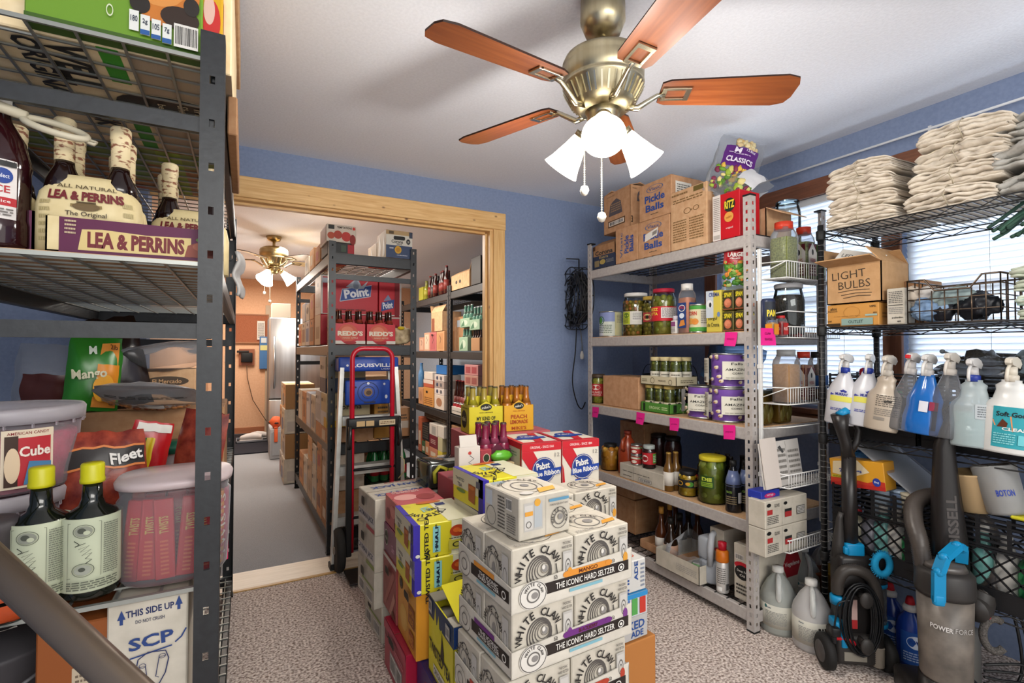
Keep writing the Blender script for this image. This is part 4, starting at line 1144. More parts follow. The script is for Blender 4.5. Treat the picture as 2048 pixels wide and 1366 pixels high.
b = MB(); b.tube([(0, .055, .125), (.385, .055, .125)], .009, HB, 8); part('axle', b, ht)
b = MB(); b.tube([(.345, -.03, .66), (.362, -.05, .64), (.365, -.045, .57), (.33, -.04, .53)], .003, 'c9bb8a', 6); part('loose_strap', b, ht)


# ================================================================== contents of the grey shelving
def jar_kit(name, r, h, content, lid, fill=.86, lumps=None, label=None, la=(165, 285), lz=(.18, .62), neck=.80, sq=2., lidh=.022, shoulder=.80, glass=None, seed=1, wrap=None, lump_n=(12, 8), sx=1., sy=1., lname='lid'):
    glass = glass or GLASS
    prof = [(.001, 0), (r * .92, 0), (r, r * .12), (r, h * shoulder * .92), (r * .97, h * shoulder), (r * neck, h * .94), (r * neck, h)]
    b = MB(); b.lathe(prof, glass, 24, e=sq, sx=sx, sy=sy)
    parts = []
    c = MB()
    rr = random.Random(seed)
    ci = [(.001, .003), (r * .88, .003), (r * .95, r * .14), (r * .95, h * shoulder * .9 * min(1, fill / .8)), (r * .9, h * min(fill, shoulder)), (r * neck * .93, h * fill), (0, h * fill)]
    if lumps:
        ci = [(a * .93, z) for a, z in ci]
        c.lathe(ci, content, 20, e=sq, sx=sx, sy=sy)
        br = math.pi * r / lump_n[0] * 1.05
        for k in range(lump_n[1]):
            z = br + (h * shoulder - br) * k / max(1, lump_n[1] - 1)
            for i in range(lump_n[0]):
                q = 2 * math.pi * (i + .5 * (k % 2)) / lump_n[0] + rr.uniform(-.1, .1)
                rd = r - br * .75
                g = 1
                if sq != 2:
                    g = (abs(math.cos(q)) ** sq + abs(math.sin(q)) ** sq) ** (-1 / sq)
                c.ball((rd * g * sx * math.cos(q), rd * g * sy * math.sin(q), z + rr.uniform(-.002, .002)), br * .72, rr.choice(lumps), 1, 1, rr.uniform(.85, 1.15), 7, 4)
    else:
        c.lathe(ci, content, 24, e=sq, sx=sx, sy=sy)
    parts.append(('contents', c))
    l = MB(); l.lathe([(0, h - lidh * .7), (r * neck * 1.08, h - lidh * .7), (r * neck * 1.10, h - lidh * .5), (r * neck * 1.10, h + lidh * .2), (r * neck * 1.02, h + lidh * .32), (0, h + lidh * .32)], lid, 24, sx=sx if sx == sy else 1, sy=1)
    parts.append((lname, l))
    if label:
        p = MB(); m, fw, fh = cyl_map(r * 1.012 if sq == 2 else r * 1.05, h * lz[0], h * lz[1], la[0], la[1]); p.art(m, fw, fh, label, 1, True)
        parts.append(('paper_label', p))
    return Kit(name, b, parts)
def can_kit(r, h, art_, col, name='can', a=(110, 340)):
    b = MB(); b.lathe([(0, 0), (r, 0), (r * 1.02, .002), (r * 1.02, .006), (r, .008), (r, h - .008), (r * 1.02, h - .006), (r * 1.02, h), (r * .97, h), (r * .96, h - .004), (0, h - .004)], mat('a8a8a4', .3, .9), 28)
    p = MB(); p.lathe([(r * 1.004, .009), (r * 1.004, h - .009)], col, 28)
    m, fw, fh = cyl_map(r * 1.008, .009, h - .009, a[0], a[1]); p.art(m, fw, fh, art_, 1, True)
    return Kit(name, b, [('paper_label', p)])
def row_box(x, span, z, W, H, col, label, art=(), rz=0, **k):
    return carton((x, span[0], z), (W, span[1], H), col, label, art, rz, **k)
Z1, Z2, Z3, Z4, Z5 = 1.8575, 1.398, .9465, .5135, .1015
XF = 2.095
# top shelf
PB_ = [('o', .5, .80, .26, .10, .1, '5a6a90'), ('t', 'Vlasic', .5, .80, .36, .09, '4a5c88'), ('t', 'Pickle', .5, .55, .62, .2, '2f4f96', 0, .03), ('t', 'Balls', .5, .30, .56, .19, '2f4f96', 0, .03), ('lines', .38, .1, .62, .14, 1, '5a4a3a')]
bj = row_box(XF, (2.515, 0.229), Z1, .20, .152, KRAFTD, 'small blue and brown beer carton with open flaps, far end of top shelf', {'L': [('r', 0, 0, 1, .55, '25324c'), ('t', 'Corona', .5, .68, .8, .2, '2a2a28', 0, .03), ('t', 'Extra', .5, .47, .4, .12, 'b09860'), ('e', .45, .26, .13, .11, 'b09a52'), ('r', .08, .08, .3, .35, '8a7a58'), ('lines', .62, .18, .95, .34, 3, '8a8a8a'), ('r', 0, .82, .12, 1, '4a3020')], 'F': [('r', 0, 0, 1, .5, '25324c')]}, seam=False, open_top=[('R', 30), ('L', -60)], holes=[])
row_box(XF, (2.307, 0.203), Z1, .26, .222, KRAFT, 'pickle carton lying on its side with sideways blue lettering', {'L': [('t', 'Vlasic', .28, .5, .8, .1, '4a5c88', 90), ('t', 'Pickle', .52, .5, .55, .18, '2f4f96', 90, .03), ('t', 'Balls', .74, .5, .5, .17, '2f4f96', 90, .03)]})
row_box(XF, (2.045, 0.258), Z1, .26, .218, KRAFT, 'lower pickle carton with a white sticker across its blue lettering', {'L': PB_ + [('p', [(.24, .42), (.64, .54), (.66, .74), (.26, .62)], 'e6e2da'), ('p', [(.48, .54), (.62, .58), (.63, .68), (.49, .64)], '8a8680')]})
row_box(XF, (2.031, 0.259), Z1 + .2195, .26, .218, KRAFT, 'upper pickle carton with blue lettering and a white shipping sticker', {'L': PB_, 'F': [('r', .12, .3, .6, .85, 'e4e0d6'), ('lines', .16, .5, .56, .8, 5, '6a665e'), ('r', .2, .34, .55, .44, '8a857a')]}, 0)
row_box(2.110, (2.386, .285), Z1 + .2235, .16, .262, KRAFT, 'kraft carton with dark crest, topmost at the far end', {'L': [('t', 'DAVID', .3, .92, .3, .03, '7a5a3c'), ('p', [(.2, .42), (.72, .42), (.66, .72), (.5, .82), (.34, .76), (.26, .7)], '5a5358'), ('lines', .28, .5, .66, .72, 4, 'a98660'), ('r', .18, .14, .82, .30, '4a3a2a'), ('r', .2, .16, .8, .28, 'b98556'), ('bar', .22, .17, .78, .27)],
    'F': [('t', '3', .08, .18, .08, .17, '3a2c22', 0, .03), ('p', [(.32, .62), (.56, .62), (.54, .8), (.46, .9), (.38, .84), (.34, .78)], '5a5358'), ('e', .45, .72, .06, .06, 'b98556'), ('lines', .1, .9, .3, .95, 1, '8a6a4a')]}, -4, open_top=[('L', -75), ('R', -75), ('B', -80)])
row_box(XF, (1.789, 0.249), Z1, .30, .325, KRAFTL, 'large kraft carton with printed sandwich diagram beside the pickle cartons', {'L': [('o', .48, .62, .10, .05, .2, '7a5a36'), ('t', '+', .6, .62, .05, .04, '7a5a36'), ('o', .72, .63, .08, .04, .2, '7a5a36'), ('lines', .08, .78, .9, .86, 2, '8a6a42'), ('lines', .08, .12, .46, .5, 9, '8a6a42'), ('lines', .54, .12, .92, .5, 9, '8a6a42'), ('r', .66, .9, .92, .98, '6a5a2a'), ('lines', .05, .9, .5, .96, 1, '8a6a42')]}, tape=True)
rz_ = row_box(XF, (1.596, 0.156), Z1, .15, .228, mat('c41824', .35), 'red cracker box at the near end of the top shelf', {'L': [('r', 0, .0, .30, 1, 'e8ded6'), ('lines', .03, .2, .27, .95, 18, '8a807a'), ('r', .03, .03, .27, .12, 'b8b0a8'), ('e', .64, .72, .21, .15, '1d2a1c'), ('t', 'RITZ', .64, .73, .36, .17, 'ecd23a', 0, .04), ('e', .62, .46, .17, .11, 'e2a04a'), ('t', 'crackers', .62, .46, .2, .06, 'a85a1c', 10), ('t', 'original', .64, .22, .26, .05, 'e8d8d4')]}, 0, seam=False)
# flap box and salad bags on the near corner
fb = row_box(2.255, (1.57, .24), Z1, .20, .150, KRAFTL, 'open tan carton at the window end of the top shelf with a raised flap', {}, open_top=[('F', 118)])
def bag_mb(w, h, d, m, seed=0, nu=12, nv=12, taper=.25, crimp=.06):
    """pillow bag standing on its lower edge, front towards -y"""
    b = MB()
    for sgn in (-1, 1):
        def f(u, v):
            x = (u - .5) * w * (1 - taper * max(0, v - .75) * 1.2)
            e = (math.sin(math.pi * min(1, max(0, u))) ** .5) * (math.sin(math.pi * min(1, v * .96 + .03)) ** .6)
            n_ = noise.noise(Vector((u * 4 + seed, v * 4, seed * 2.3))) * .22 + noise.noise(Vector((u * 11 + seed, v * 9, 3))) * .10
            y = sgn * d / 2 * e * (1 + n_) 
            return (x + noise.noise(Vector((v * 5, seed, 1))) * w * .05, y, v * h + noise.noise(Vector((u * 5, seed, 7))) * h * .03)
        V, F = sheet_grid(f, nu, nv)
        b.add(V, F if sgn < 0 else [q[::-1] for q in F], m, True)
    return b
def bag_map(w, h, d, seed=0, taper=.25):
    def f(u, v, off):
        x = (u - .5) * w * (1 - taper * max(0, v - .75) * 1.2)
        e = (math.sin(math.pi * min(1, max(0, u))) ** .5) * (math.sin(math.pi * min(1, v * .96 + .03)) ** .6)
        n_ = noise.noise(Vector((u * 4 + seed, v * 4, seed * 2.3))) * .22 + noise.noise(Vector((u * 11 + seed, v * 9, 3))) * .10
        return Vector((x + noise.noise(Vector((v * 5, seed, 1))) * w * .05, -d / 2 * e * (1 + n_) - .002 - off * 2, v * h + noise.noise(Vector((u * 5, seed, 7))) * h * .03))
    return f
def bag(loc, rot, w, h, d, m, label, art=None, blobs=None, seed=0, name='bag', cat='bag'):
    b = bag_mb(w, h, d, m, seed)
    parts = []
    fr = bag_map(w, h, d, seed)
    if art:
        p = MB()
        for it in art:      # subdivide printed fields so that they follow the bag
            if it[0] == 'r':
                _, a, b0, c, d0, colr = it
                off = .0005 * (1 + art.index(it))
                V, F = sheet_grid(lambda u, v: fr(a + (c - a) * u, b0 + (d0 - b0) * v, off), 8, 8)
                p.add(V, F, mat(colr, .35), True)
            else:
                p.art(fr, w, h, [it], 12 + art.index(it), True)
        parts.append(('artwork_print', p))
    if blobs:
        q = MB(); rr = random.Random(seed)
        for (u0, v0, u1, v1, n, cols, rad) in blobs:
            for _ in range(n):
                u = rr.uniform(u0, u1); v = rr.uniform(v0, v1); P = fr(u, v, .001)
                q.ball((P.x, P.y + rad * .45, P.z), rad * rr.uniform(.7, 1.2), rr.choice(cols), rr.uniform(.7, 1.4), .6, rr.uniform(.6, 1.3), 7, 5, .3)
        parts.append(('contents', q))
    return Kit(name, b, parts).put(loc, label, cat, None, rot)
SAL = ['9ab03a', 'c9c26a', '6f9a30', 'd9b04a', '7d2f4a', 'b8c86a', '557f28', 'e0cf8a']
bag((2.175, 1.745, 2.100), (R(-8), R(20), R(-38)), .235, .33, .11, PLAST, 'clear salad bag with purple label leaning on top of the cracker box', [('r', .16, .42, .86, .78, '5a2278'), ('t', 'M', .42, .70, .14, .09, 'e8e0ec', 0, .04), ('t', '12.8oz', .68, .72, .2, .05, 'e8e0ec'), ('t', 'CLASSICS', .5, .52, .56, .09, 'e8e0ec', 0, .03), ('lines', .25, .62, .7, .65, 1, 'c8b8d0')], [(.14, .07, .86, .42, 70, SAL, .014), (.4, .78, .8, .93, 26, ['d8c090', 'c9a86a', 'e0d0a0'], .014)], 3)
bag((2.26, 1.63, 2.06), (R(-20), R(-38), R(-30)), .24, .20, .12, PLAST, 'clear salad bag lying behind the purple labelled one, grey plastic showing', [('r', .5, .2, .9, .7, 'c9c9cc')], [(.1, .1, .5, .6, 34, SAL, .014)], 5)
# second shelf
row_can = can_kit(.076, .175, [('r', 0, 0, .36, 1, 'd9dcea'), ('r', .36, 0, .62, 1, 'd8ddd0'), ('r', .62, 0, 1, 1, 'e3dba6'), ('r', 0, .6, .62, 1, '8a96c4'), ('o', .30, .66, .09, .18, .2, '3c6a3a'), ('e', .29, .66, .05, .13, '5c9a48'), ('lines', .22, .1, .56, .48, 5, '7a8878'), ('r', .63, .3, .635, .95, '8a9a7a'), ('lines', .66, .55, .95, .9, 7, '9a9472')], 'd9dcd8')
def at_span(sp, x=None, r=None):
    r = sp[1] / 2 if r is None else r
    return (XF + r + (x or 0), sp[0] + sp[1] / 2)
p_ = at_span((2.59, 0.235)); row_can.put((p_[0], p_[1], Z2), 'large white, blue and yellow vegetable can at the far end of the second shelf', 'can', rz=R(0))
OL = ['8a7d22', '9a8c2a', 'a89a3a', '7a6d1c']
OL2 = ['8a7a28', '9c6a24', 'a8843a', 'b0662c']
J = jar_kit('jar', .083, .268, '6a5f14', 'd9d6d0', .84, OL2, [('r', 0, 0, 1, 1, 'dad6cb'), ('r', .0, .02, .42, .98, 'b8c43a'), ('e', .24, .7, .14, .2, '5d7a28'), ('lines', .08, .1, .36, .5, 4, '5a5a28'), ('r', .52, .3, .9, .95, 'e9e6de'), ('lines', .54, .34, .88, .9, 7, '5a5854')], (160, 262), (.27, .58), .80, seed=2, lump_n=(15, 10))
p_ = at_span((2.338, 0.244)); J.put((p_[0], p_[1], Z2), 'big olive jar with white lid and green label on the second shelf', 'jar')
J = jar_kit('jar', .062, .238, '6a5f14', 'c9a84a', .84, OL, [('r', 0, 0, 1, 1, 'b03438'), ('e', .25, .5, .2, .35, 'e0d08a'), ('e', .25, .5, .08, .2, '2a2a1a'), ('r', .5, .1, .8, .9, 'd8d0cc')], (170, 290), (.36, .6), .8, seed=3)
J.put((2.245, 2.346, Z2), 'olive jar with gold lid between the white lidded and red lidded jars', 'jar')
J = jar_kit('jar', .072, .262, '7a7222', 'a81a34', .86, ['8a8a2c', '9a9038', '747a24'], [('r', 0, 0, 1, 1, 'c4202c'), ('t', 'MEZZ', .17, .8, .3, .2, 'e8d44a', 0, .03), ('t', 'ETTA', .17, .5, .3, .2, 'e8d44a', 0, .03), ('r', .42, .2, .95, .92, 'e0d8d4'), ('lines', .45, .25, .92, .88, 9, '6a6460')], (150, 300), (.30, .62), .78, seed=4, lump_n=(8, 7))
J.put((2.175, 2.174, Z2), 'pepper jar with red lid and red label', 'jar')
b = MB(); b.box(-.02, -.02, 0, .02, .02, .075, mat('e0dcd6', .4), .006); c = MB(); c.lathe([(0, .075), (.016, .075), (.016, .1), (0, .1)], 'd8d0d8', 12); l = MB(); fr, fw, fh = face_map(.04, .04, .075, 'L'); l.M = Matrix.Translation((-.02, -.02, 0)); l.art(fr, fw, fh, [('r', .1, .55, .9, .9, '8a4a7a'), ('lines', .1, .1, .9, .5, 4, '6a6460')], 2)
Kit('small_bottle', b, [('cap', c), ('paper_label', l)]).put((2.118, 2.027, Z2), 'small square white spice bottle in front of the red lidded jar', 'bottle')
def shaker(w, h, content, cap, label, fill=.92, name='spice_jar', la='L', wrapc=None):
    b = MB(); r = w / 2
    b.lathe([(0, 0), (r * .95, 0), (r, .004), (r, h * .72), (r * .93, h * .8), (r * .72, h * .87), (r * .72, h * .9)], PLAST if not wrapc else wrapc, 24, e=5, sy=.98)
    c = MB(); c.lathe([(0, .004), (r * .95, .004), (r * .96, h * .7 * fill), (r * .9, h * .78 * fill), (0, h * .8 * fill)], content, 20, e=5)
    l = MB(); l.lathe([(0, h * .87), (r * .80, h * .87), (r * .80, h), (0, h)], mat(cap, .4), 24)
    p = MB()
    for sd in ('L', 'F'):
        fr, fw, fh = face_map(w, w, h * .68, sd); p.M = Matrix.Translation((-r, -r, h * .03)) ; p.art(fr, fw, fh, label, 6)
    return Kit(name, b, [('contents', c), ('cap', l), ('paper_label', p)])
S = shaker(.078, .272, noisy('orange_spice', 'c06a38', 'cc7a48', 60), 'dcd8d2', [('r', .12, .12, .88, .86, '24407c'), ('o', .5, .7, .3, .1, .2, 'e8e4dc'), ('t', 'SPICE', .5, .72, .5, .08, 'c8342c'), ('e', .5, .48, .22, .08, 'dfe8f2'), ('p', [(.25, .16), (.8, .2), (.7, .36), (.4, .34)], 'd98a3c')])
S.put((2.138, 1.963, Z2), 'orange seasoning jar with white cap and blue label', 'jar')
K = can_kit(.052, .155, [('r', 0, 0, .5, 1, 'd9cfa8'), ('r', .5, 0, 1, 1, 'dcd8cc'), ('r', 0, .86, 1, 1, '4a9a3c'), ('r', 0, 0, 1, .16, '4a9a3c'), ('t', 'CORN', .24, .7, .3, .16, 'c03428', 0, .03), ('e', .2, .4, .12, .12, 'e0a04a'), ('e', .34, .38, .1, .12, 'd98a3a'), ('lines', .5, .3, .85, .8, 7, '8a8478')], '5a9a48', a=(130, 330))
K.put((2.158, 1.899, Z2), 'green and cream chickpea can beside the orange seasoning jar', 'can')
J = jar_kit('jar', .035, .19, '2c2a22', '3a3a38', .9); J.put((2.27, 1.86, Z2), 'small dark jar standing behind the chickpea can', 'jar')
row_box(XF + .005, (1.711, 0.092), Z2, .10, .212, mat('d2bf4e', .5), 'yellow cream of rice box with a cow picture', {'L': [('r', 0, .35, .5, 1, 'c8d0d8'), ('t', 'CREMA', .55, .9, .7, .1, '26408a', 0, .03), ('e', .25, .68, .2, .1, 'e8e8e8'), ('e', .3, .66, .08, .06, '2a2a2a'), ('e', .85, .42, .1, .06, '6a86b0'), ('t', 'sorgul', .45, .32, .6, .1, '4a4a2a'), ('t', 'de Crema', .5, .18, .8, .1, '4a4a2a')], 'F': [('lines', .1, .2, .9, .9, 10, '7a7230')]}, seam=False)
sp_ = [('r', 0, 0, 1, 1, '38341c'), ('t', 'SPAM', .5, .8, .8, .26, 'e0cf2c', 0, .04), ('e', .5, .36, .40, .25, 'c06a4a'), ('e', .45, .40, .30, .16, 'd98a68'), ('e', .6, .3, .18, .08, 'c97a58'), ('r', 0, .0, 1, .06, '8a4a30')]
for (a, b_), xo, nm in (((1445, 1466), 0, 'far'), ((1468, 1489), 0, 'near')):
    for k in (0, 1):
        sp = (1.641, 0.064) if a == 1445 else (1.58, 0.058)
        kb = MB(); L_ = sp[1] - .004; kb.box(0, 0, 0, .095, L_, .102, mat('6a6030', .35), .010)
        pp = MB(); fr, fw, fh = face_map(.095, L_, .102, 'L'); fr2 = lambda u, v, o, fr=fr: fr(.06 + .88 * u, .04 + .9 * v, o); pp.art(fr2, fw * .88, fh * .9, sp_, 2)
        fr, fw, fh = face_map(.095, L_, .102, 'F'); pp.art(lambda u, v, o, fr=fr: fr(.06 + .88 * u, .04 + .9 * v, o), fw * .88, fh * .9, sp_, 2)
        Kit('meat_can', kb, [('printed_label', pp)]).put((2.10, sp[0], Z2 + .104 * k), f'{("lower", "upper")[k]} {nm} canned meat tin beside the grey post', 'can', 'canned meat tins')
flp = carton((2.33, 1.72, Z2), (.2, .26, .17), KRAFTD, 'open brown box behind the seasoning jars with one flap up', {}, open_top=[('L', -35)])
bag((2.150, 1.669, Z2 + .212), (R(5), R(4), R(-62)), .12, .235, .06, PLAST, 'salad bag with red top standing beside the near post on the tins', [('r', .0, .52, 1, .98, 'a81824'), ('t', 'LARGE', .5, .72, .6, .09, 'e8dcd8', 0, .03), ('lines', .3, .62, .7, .66, 1, 'e8dcd8')], [(.08, .05, .92, .56, 90, ['3f7a24', '6f9a3a', '2f5a1c', 'd98a3a', 'a8b86a', '4f8a2c'], .011)], 8)
b = MB(); b.box(0, 0, 0, .09, .12, .05, mat('d85a9a', .4), .01); c = MB(); c.box(-.004, -.004, .05, .094, .124, .085, mat('9fb8b8', .4), .006)
Kit('food_tub', b, [('lid', c)]).put((2.34, 1.75, Z2 + .175), 'pink tub with grey lid on the open brown box', 'tub')
# third shelf
J = jar_kit('jar', .05, .19, '9a9430', '4a3a2a', .9, ['a8a63a', 'b8b44a', '8a8a28'], [('r', 0, 0, 1, 1, 'b83030'), ('e', .45, .72, .25, .2, 'e8dcd0'), ('t', 'OLIVES', .45, .32, .7, .16, 'e8dcd0'), ('t', 'MANTIA', .45, .12, .6, .1, 'e8dcd0')], (150, 290), (.25, .7), .85, seed=6, lump_n=(8, 7))
J.put((2.155, 2.772, Z3), 'olive jar with red label at the far end of the third shelf', 'jar')
row_box(XF + .004, (2.308, 0.34), Z3, .22, .195, KRAFT, 'plain brown box between the red labelled jar and the pickle tray', {}, tape=True)
def pj(seed, lid='b8a05a', h=.142):
    return jar_kit('pickle_jar', .036, h, '4f5416', lid, .9, None, [('r', 0, 0, 1, 1, 'd8cdb0'), ('e', .5, .5, .12, .4, '2a2a22')], (170, 280), (.28, .42), .86, seed=seed)
PJ = jar_kit('pickle_jar', .036, .150, '4c5014', 'b8a05a', .92, ['6a7020', '7c8230', '5a6018'], [('r', 0, 0, 1, 1, 'd8cdb0'), ('e', .5, .5, .10, .4, '2a2a22')], (160, 290), (.26, .40), .84, seed=7, lump_n=(7, 4))
PJ2 = jar_kit('pickle_jar', .036, .150, '4c5014', 'c8b888', .92, ['6a7020', '7c8230', '5a6018'], [('r', 0, 0, 1, 1, 'd8d2c0'), ('lines', .2, .2, .8, .8, 2, '6a6458')], (160, 290), (.16, .50), .84, seed=9, lump_n=(7, 4))
def tray(loc, dims, col, art, label):
    W, L, H = dims; b = MB(); t = .003
    b.box(0, 0, 0, W, L, t, col); b.box(0, 0, 0, W, t, H, col); b.box(0, L - t, 0, W, L, H, col); b.box(0, 0, 0, t, L, H, col); b.box(W - t, 0, 0, W, L, H, col)
    p = MB()
    for sd, it in art.items():
        fr, fw, fh = face_map(W, L, H, sd); p.art(fr, fw, fh, it, 2)
    return Kit('tray', b, [('artwork_print', p)]).put(loc, label, 'tray')
tx, (ty, tl_) = 2.098, (1.884, 0.424)
tl_ = .225; ty = 2.286 - .225
tray((tx, ty, Z3), (.16, tl_, .055), mat('4f8a34', .5), {'L': [('r', .08, .1, .16, .9, '1a2a14'), ('t', 'ORGANIC', .5, .5, .4, .3, 'cfe0a8'), ('lines', .75, .3, .95, .7, 2, 'cfe0a8')], 'F': [('r', .2, .1, .36, .9, '1a2a14'), ('t', 'AZELIA', .7, .5, .4, .3, 'cfe0a8')]}, 'green cardboard tray of pickle jars on the third shelf')
for i in range(3):
    for j in range(2):
        PJ.put((tx + .042 + .077 * j, ty + .038 + .0735 * i, Z3 + .004), f'pickle jar in the green tray, {("near", "middle", "far")[i]} {("front", "rear")[j]} one', 'jar', 'pickle jars in the green tray')
tray((tx - .002, ty - .055, Z3 + .1605), (.165, tl_ + .055, .05), mat('cfc4a4', .6), {'L': [('o', .35, .5, .06, .35, .2, '6a6048'), ('t', 'PRODUCE', .62, .5, .2, .2, '4a4434'), ('lines', .05, .3, .2, .7, 2, '6a6048'), ('o', .85, .4, .05, .3, .2, '6a6048')], 'F': [('lines', .2, .3, .8, .7, 2, '6a6048')]}, 'cream cardboard tray of pickle jars standing on the jars below')
for i in range(3):
    for j in range(2):
        PJ2.put((tx + .040 + .078 * j, ty - .01 + .074 * i, Z3 + .1645), f'pickle jar in the cream tray, {("near", "middle", "far")[i]} {("front", "rear")[j]} one', 'jar', 'pickle jars in the cream tray')
def pop_kit():
    rr = random.Random(5); it = [('r', 0, 0, 1, 1, '7a52a8')]
    for _ in range(26):
        u, v = rr.random(), rr.random(); it += [('e', u, v, .030, .055, 'd6c8a8'), ('e', u + .012, v + .03, .018, .03, 'e6dcc4'), ('e', u - .014, v - .02, .014, .02, 'b07a48')]
    it += [('r', .38, .22, .72, .80, 'dcd8c8'), ('t', 'Falls', .55, .72, .14, .08, '2a2a26'), ('t', 'AMAZING', .55, .54, .27, .08, '2a2a26'), ('t', 'CORN', .55, .42, .12, .06, '2a2a26'), ('lines', .42, .26, .68, .29, 1, '6a6458'), ('r', .02, .1, .2, .9, 'dcd8c8'), ('bar', .05, .12, .15, .3), ('lines', .04, .4, .18, .85, 9, '6a6458')]
    return can_kit(.077, .172, it, '7a52a8', a=(120, 335))
PC = pop_kit()
PC.put((2.178, 1.893, Z3), 'purple popcorn can standing left in the bottom pair', 'can', 'purple popcorn cans', R(-25))
PC.put((2.178, 1.735, Z3), 'purple popcorn can at the near end of the bottom pair', 'can', 'purple popcorn cans')
PC.put((2.177, 1.737, Z3 + .1725), 'purple popcorn can stacked on top of the near one', 'can', 'purple popcorn cans', R(4))
for i, (y, r) in enumerate(((2.62, .065), (2.42, .065), (2.25, .055))):
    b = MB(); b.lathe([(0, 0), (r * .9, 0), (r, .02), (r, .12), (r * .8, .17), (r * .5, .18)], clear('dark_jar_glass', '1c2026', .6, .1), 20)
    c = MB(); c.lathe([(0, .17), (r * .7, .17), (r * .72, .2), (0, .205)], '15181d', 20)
    h_ = MB(); h_.tube([(0, r * math.cos(R(a)), .17 + .095 * math.sin(R(a))) for a in range(0, 181, 15)], .003, mat('3a3f48', .3, .8), 6)
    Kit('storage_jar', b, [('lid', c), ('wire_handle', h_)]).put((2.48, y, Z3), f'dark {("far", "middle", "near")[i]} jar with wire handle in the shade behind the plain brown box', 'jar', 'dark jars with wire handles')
b = bag_mb(.30, .26, .14, clear('blue_tint_plastic', '5a86b0', .35, .2), 12)
tag(link('plastic_bag', b.mesh('bag'), None, (2.46, 1.98, Z3 + .16), (R(0), R(20), R(-60))), 'thin bluish plastic bag crumpled behind the cream tray', 'bag')
# fourth shelf
J = jar_kit('jar', .065, .165, 'b8781c', '1c1a1a', .9, ['c4862a', 'b0701c', 'd09a3c'], None, neck=.6, seed=11, lump_n=(6, 3))
J.put((2.165, 2.656, Z4), 'round jar of yellow peppers with black lid at the far end of the fourth shelf', 'jar')
b = MB(); b.lathe([(0, 0), (.06, 0), (.064, .01), (.064, .14), (.05, .19), (.028, .225), (.022, .235), (.022, .255), (0, .256)], mat('9a3c20', .25), 20)
c = MB(); c.tube([(-.05, -.02, .15), (-.075, -.03, .175), (-.07, -.03, .215), (-.035, -.015, .235)], .011, mat('a04424', .25), 8)
d = MB(); d.lathe([(0, .25), (.024, .25), (.024, .272), (0, .272)], '7a2a1a', 14)
Kit('sauce_jug', b, [('handle', c), ('cap', d)]).put((2.20, 2.521, Z4), 'tall orange-red sauce jug with handle behind the white box', 'jug')
row_box(2.092, (2.098, 0.378), Z4, .15, .088, WHITEC, 'white strapped box carrying a jam jar and a small can', {'L': [('l', [(.34, 0), (.33, 1)], .0016, '3a3632'), ('lines', .08, .5, .7, .58, 1, '4a4642'), ('r', .46, .12, .74, .36, '4a4642'), ('bar', .47, .14, .73, .34), ('lines', .1, .2, .3, .3, 1, '4a4642')], 'F': [('lines', .1, .6, .5, .9, 3, '4a4642'), ('r', .35, .12, .8, .3, '4a4642')]}, seam=True)
row_4 = can_kit(.034, .062, [('r', 0, 0, 1, 1, 'b02a28'), ('r', 0, .65, 1, .9, 'd8d4c0'), ('e', .4, .3, .12, .2, 'e8e0d0'), ('e', .7, .8, .15, .12, '4a7a3a')], 'b02a28')
row_4.put((2.145, 2.38, Z4 + .0885), 'lower small red can on the far end of the white strapped box', 'can')
row_4.put((2.145, 2.38, Z4 + .151), 'upper small red can stacked on its twin on the white box', 'can')
J = jar_kit('jar', .040, .130, '3c0f10', 'a8b0ac', .88, None, [('r', 0, 0, 1, 1, 'b4222a'), ('e', .22, .5, .16, .3, 'e0d4cc'), ('e', .22, .5, .09, .18, '8a1a20'), ('r', .6, .1, .85, .95, '5a9a3a'), ('lines', .62, .2, .82, .8, 4, 'e8e4dc')], (150, 330), (.2, .72), .78, seed=13)
J.put((2.150, 2.276, Z4 + .0885), 'dark jam jar with silver lid and red label on the white strapped box', 'jar')
def sauce(h, r, col, cap, lab, name='sauce_bottle'):
    return beer_bottle(col, cap, None, h, r, lab, name)
SB = sauce(.215, .030, '6a4a20', 'b08a3a', 'd8d2c8')
SB.put((2.125, 2.094, Z4), 'tall amber sauce bottle with gold cap in front of its twin', 'bottle')
SB.put((2.175, 2.089, Z4), 'amber sauce bottle standing behind the tall one', 'bottle')
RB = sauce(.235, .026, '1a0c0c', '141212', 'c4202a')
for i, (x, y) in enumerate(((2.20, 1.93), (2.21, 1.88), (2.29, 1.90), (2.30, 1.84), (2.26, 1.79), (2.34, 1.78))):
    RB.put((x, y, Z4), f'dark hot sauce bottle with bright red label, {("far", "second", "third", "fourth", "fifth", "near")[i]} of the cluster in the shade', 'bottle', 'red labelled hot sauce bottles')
J = jar_kit('jar', .052, .128, 'b8921c', '1a1a1c', .9, ['c8a42c', 'b8901c', 'd0b03c'], [('r', 0, 0, 1, 1, '1f1f22'), ('o', .14, .5, .12, .3, .3, 'c8962a'), ('e', .5, .45, .12, .3, '4a8a30'), ('e', .42, .5, .08, .2, 'c8962a'), ('r', .64, .15, .95, .8, 'b8a060'), ('lines', .66, .2, .93, .75, 3, '2a2a22')], (150, 320), (.38, .72), .8, seed=15, lump_n=(9, 3))
J.put((2.155, 1.982, Z4), 'jar of yellow pepper strips with black lid and black label', 'jar')
J = jar_kit('jar', .076, .232, '6a7018', 'd0c02c', .86, ['7a8624', '8a9430', '6a7a1c', '949c3c'], [('r', 0, 0, 1, 1, '2a4a1c'), ('t', 'Dill', .5, .72, .7, .32, 'c4d04a', 0, .04), ('r', .1, .1, .9, .46, '8aa830'), ('lines', .15, .15, .85, .4, 2, '2a4a1c')], (170, 225), (.36, .62), .80, seed=17, lump_n=(6, 4))
J.put((2.178, 1.837, Z4), 'large dill pickle jar with yellow lid', 'jar')
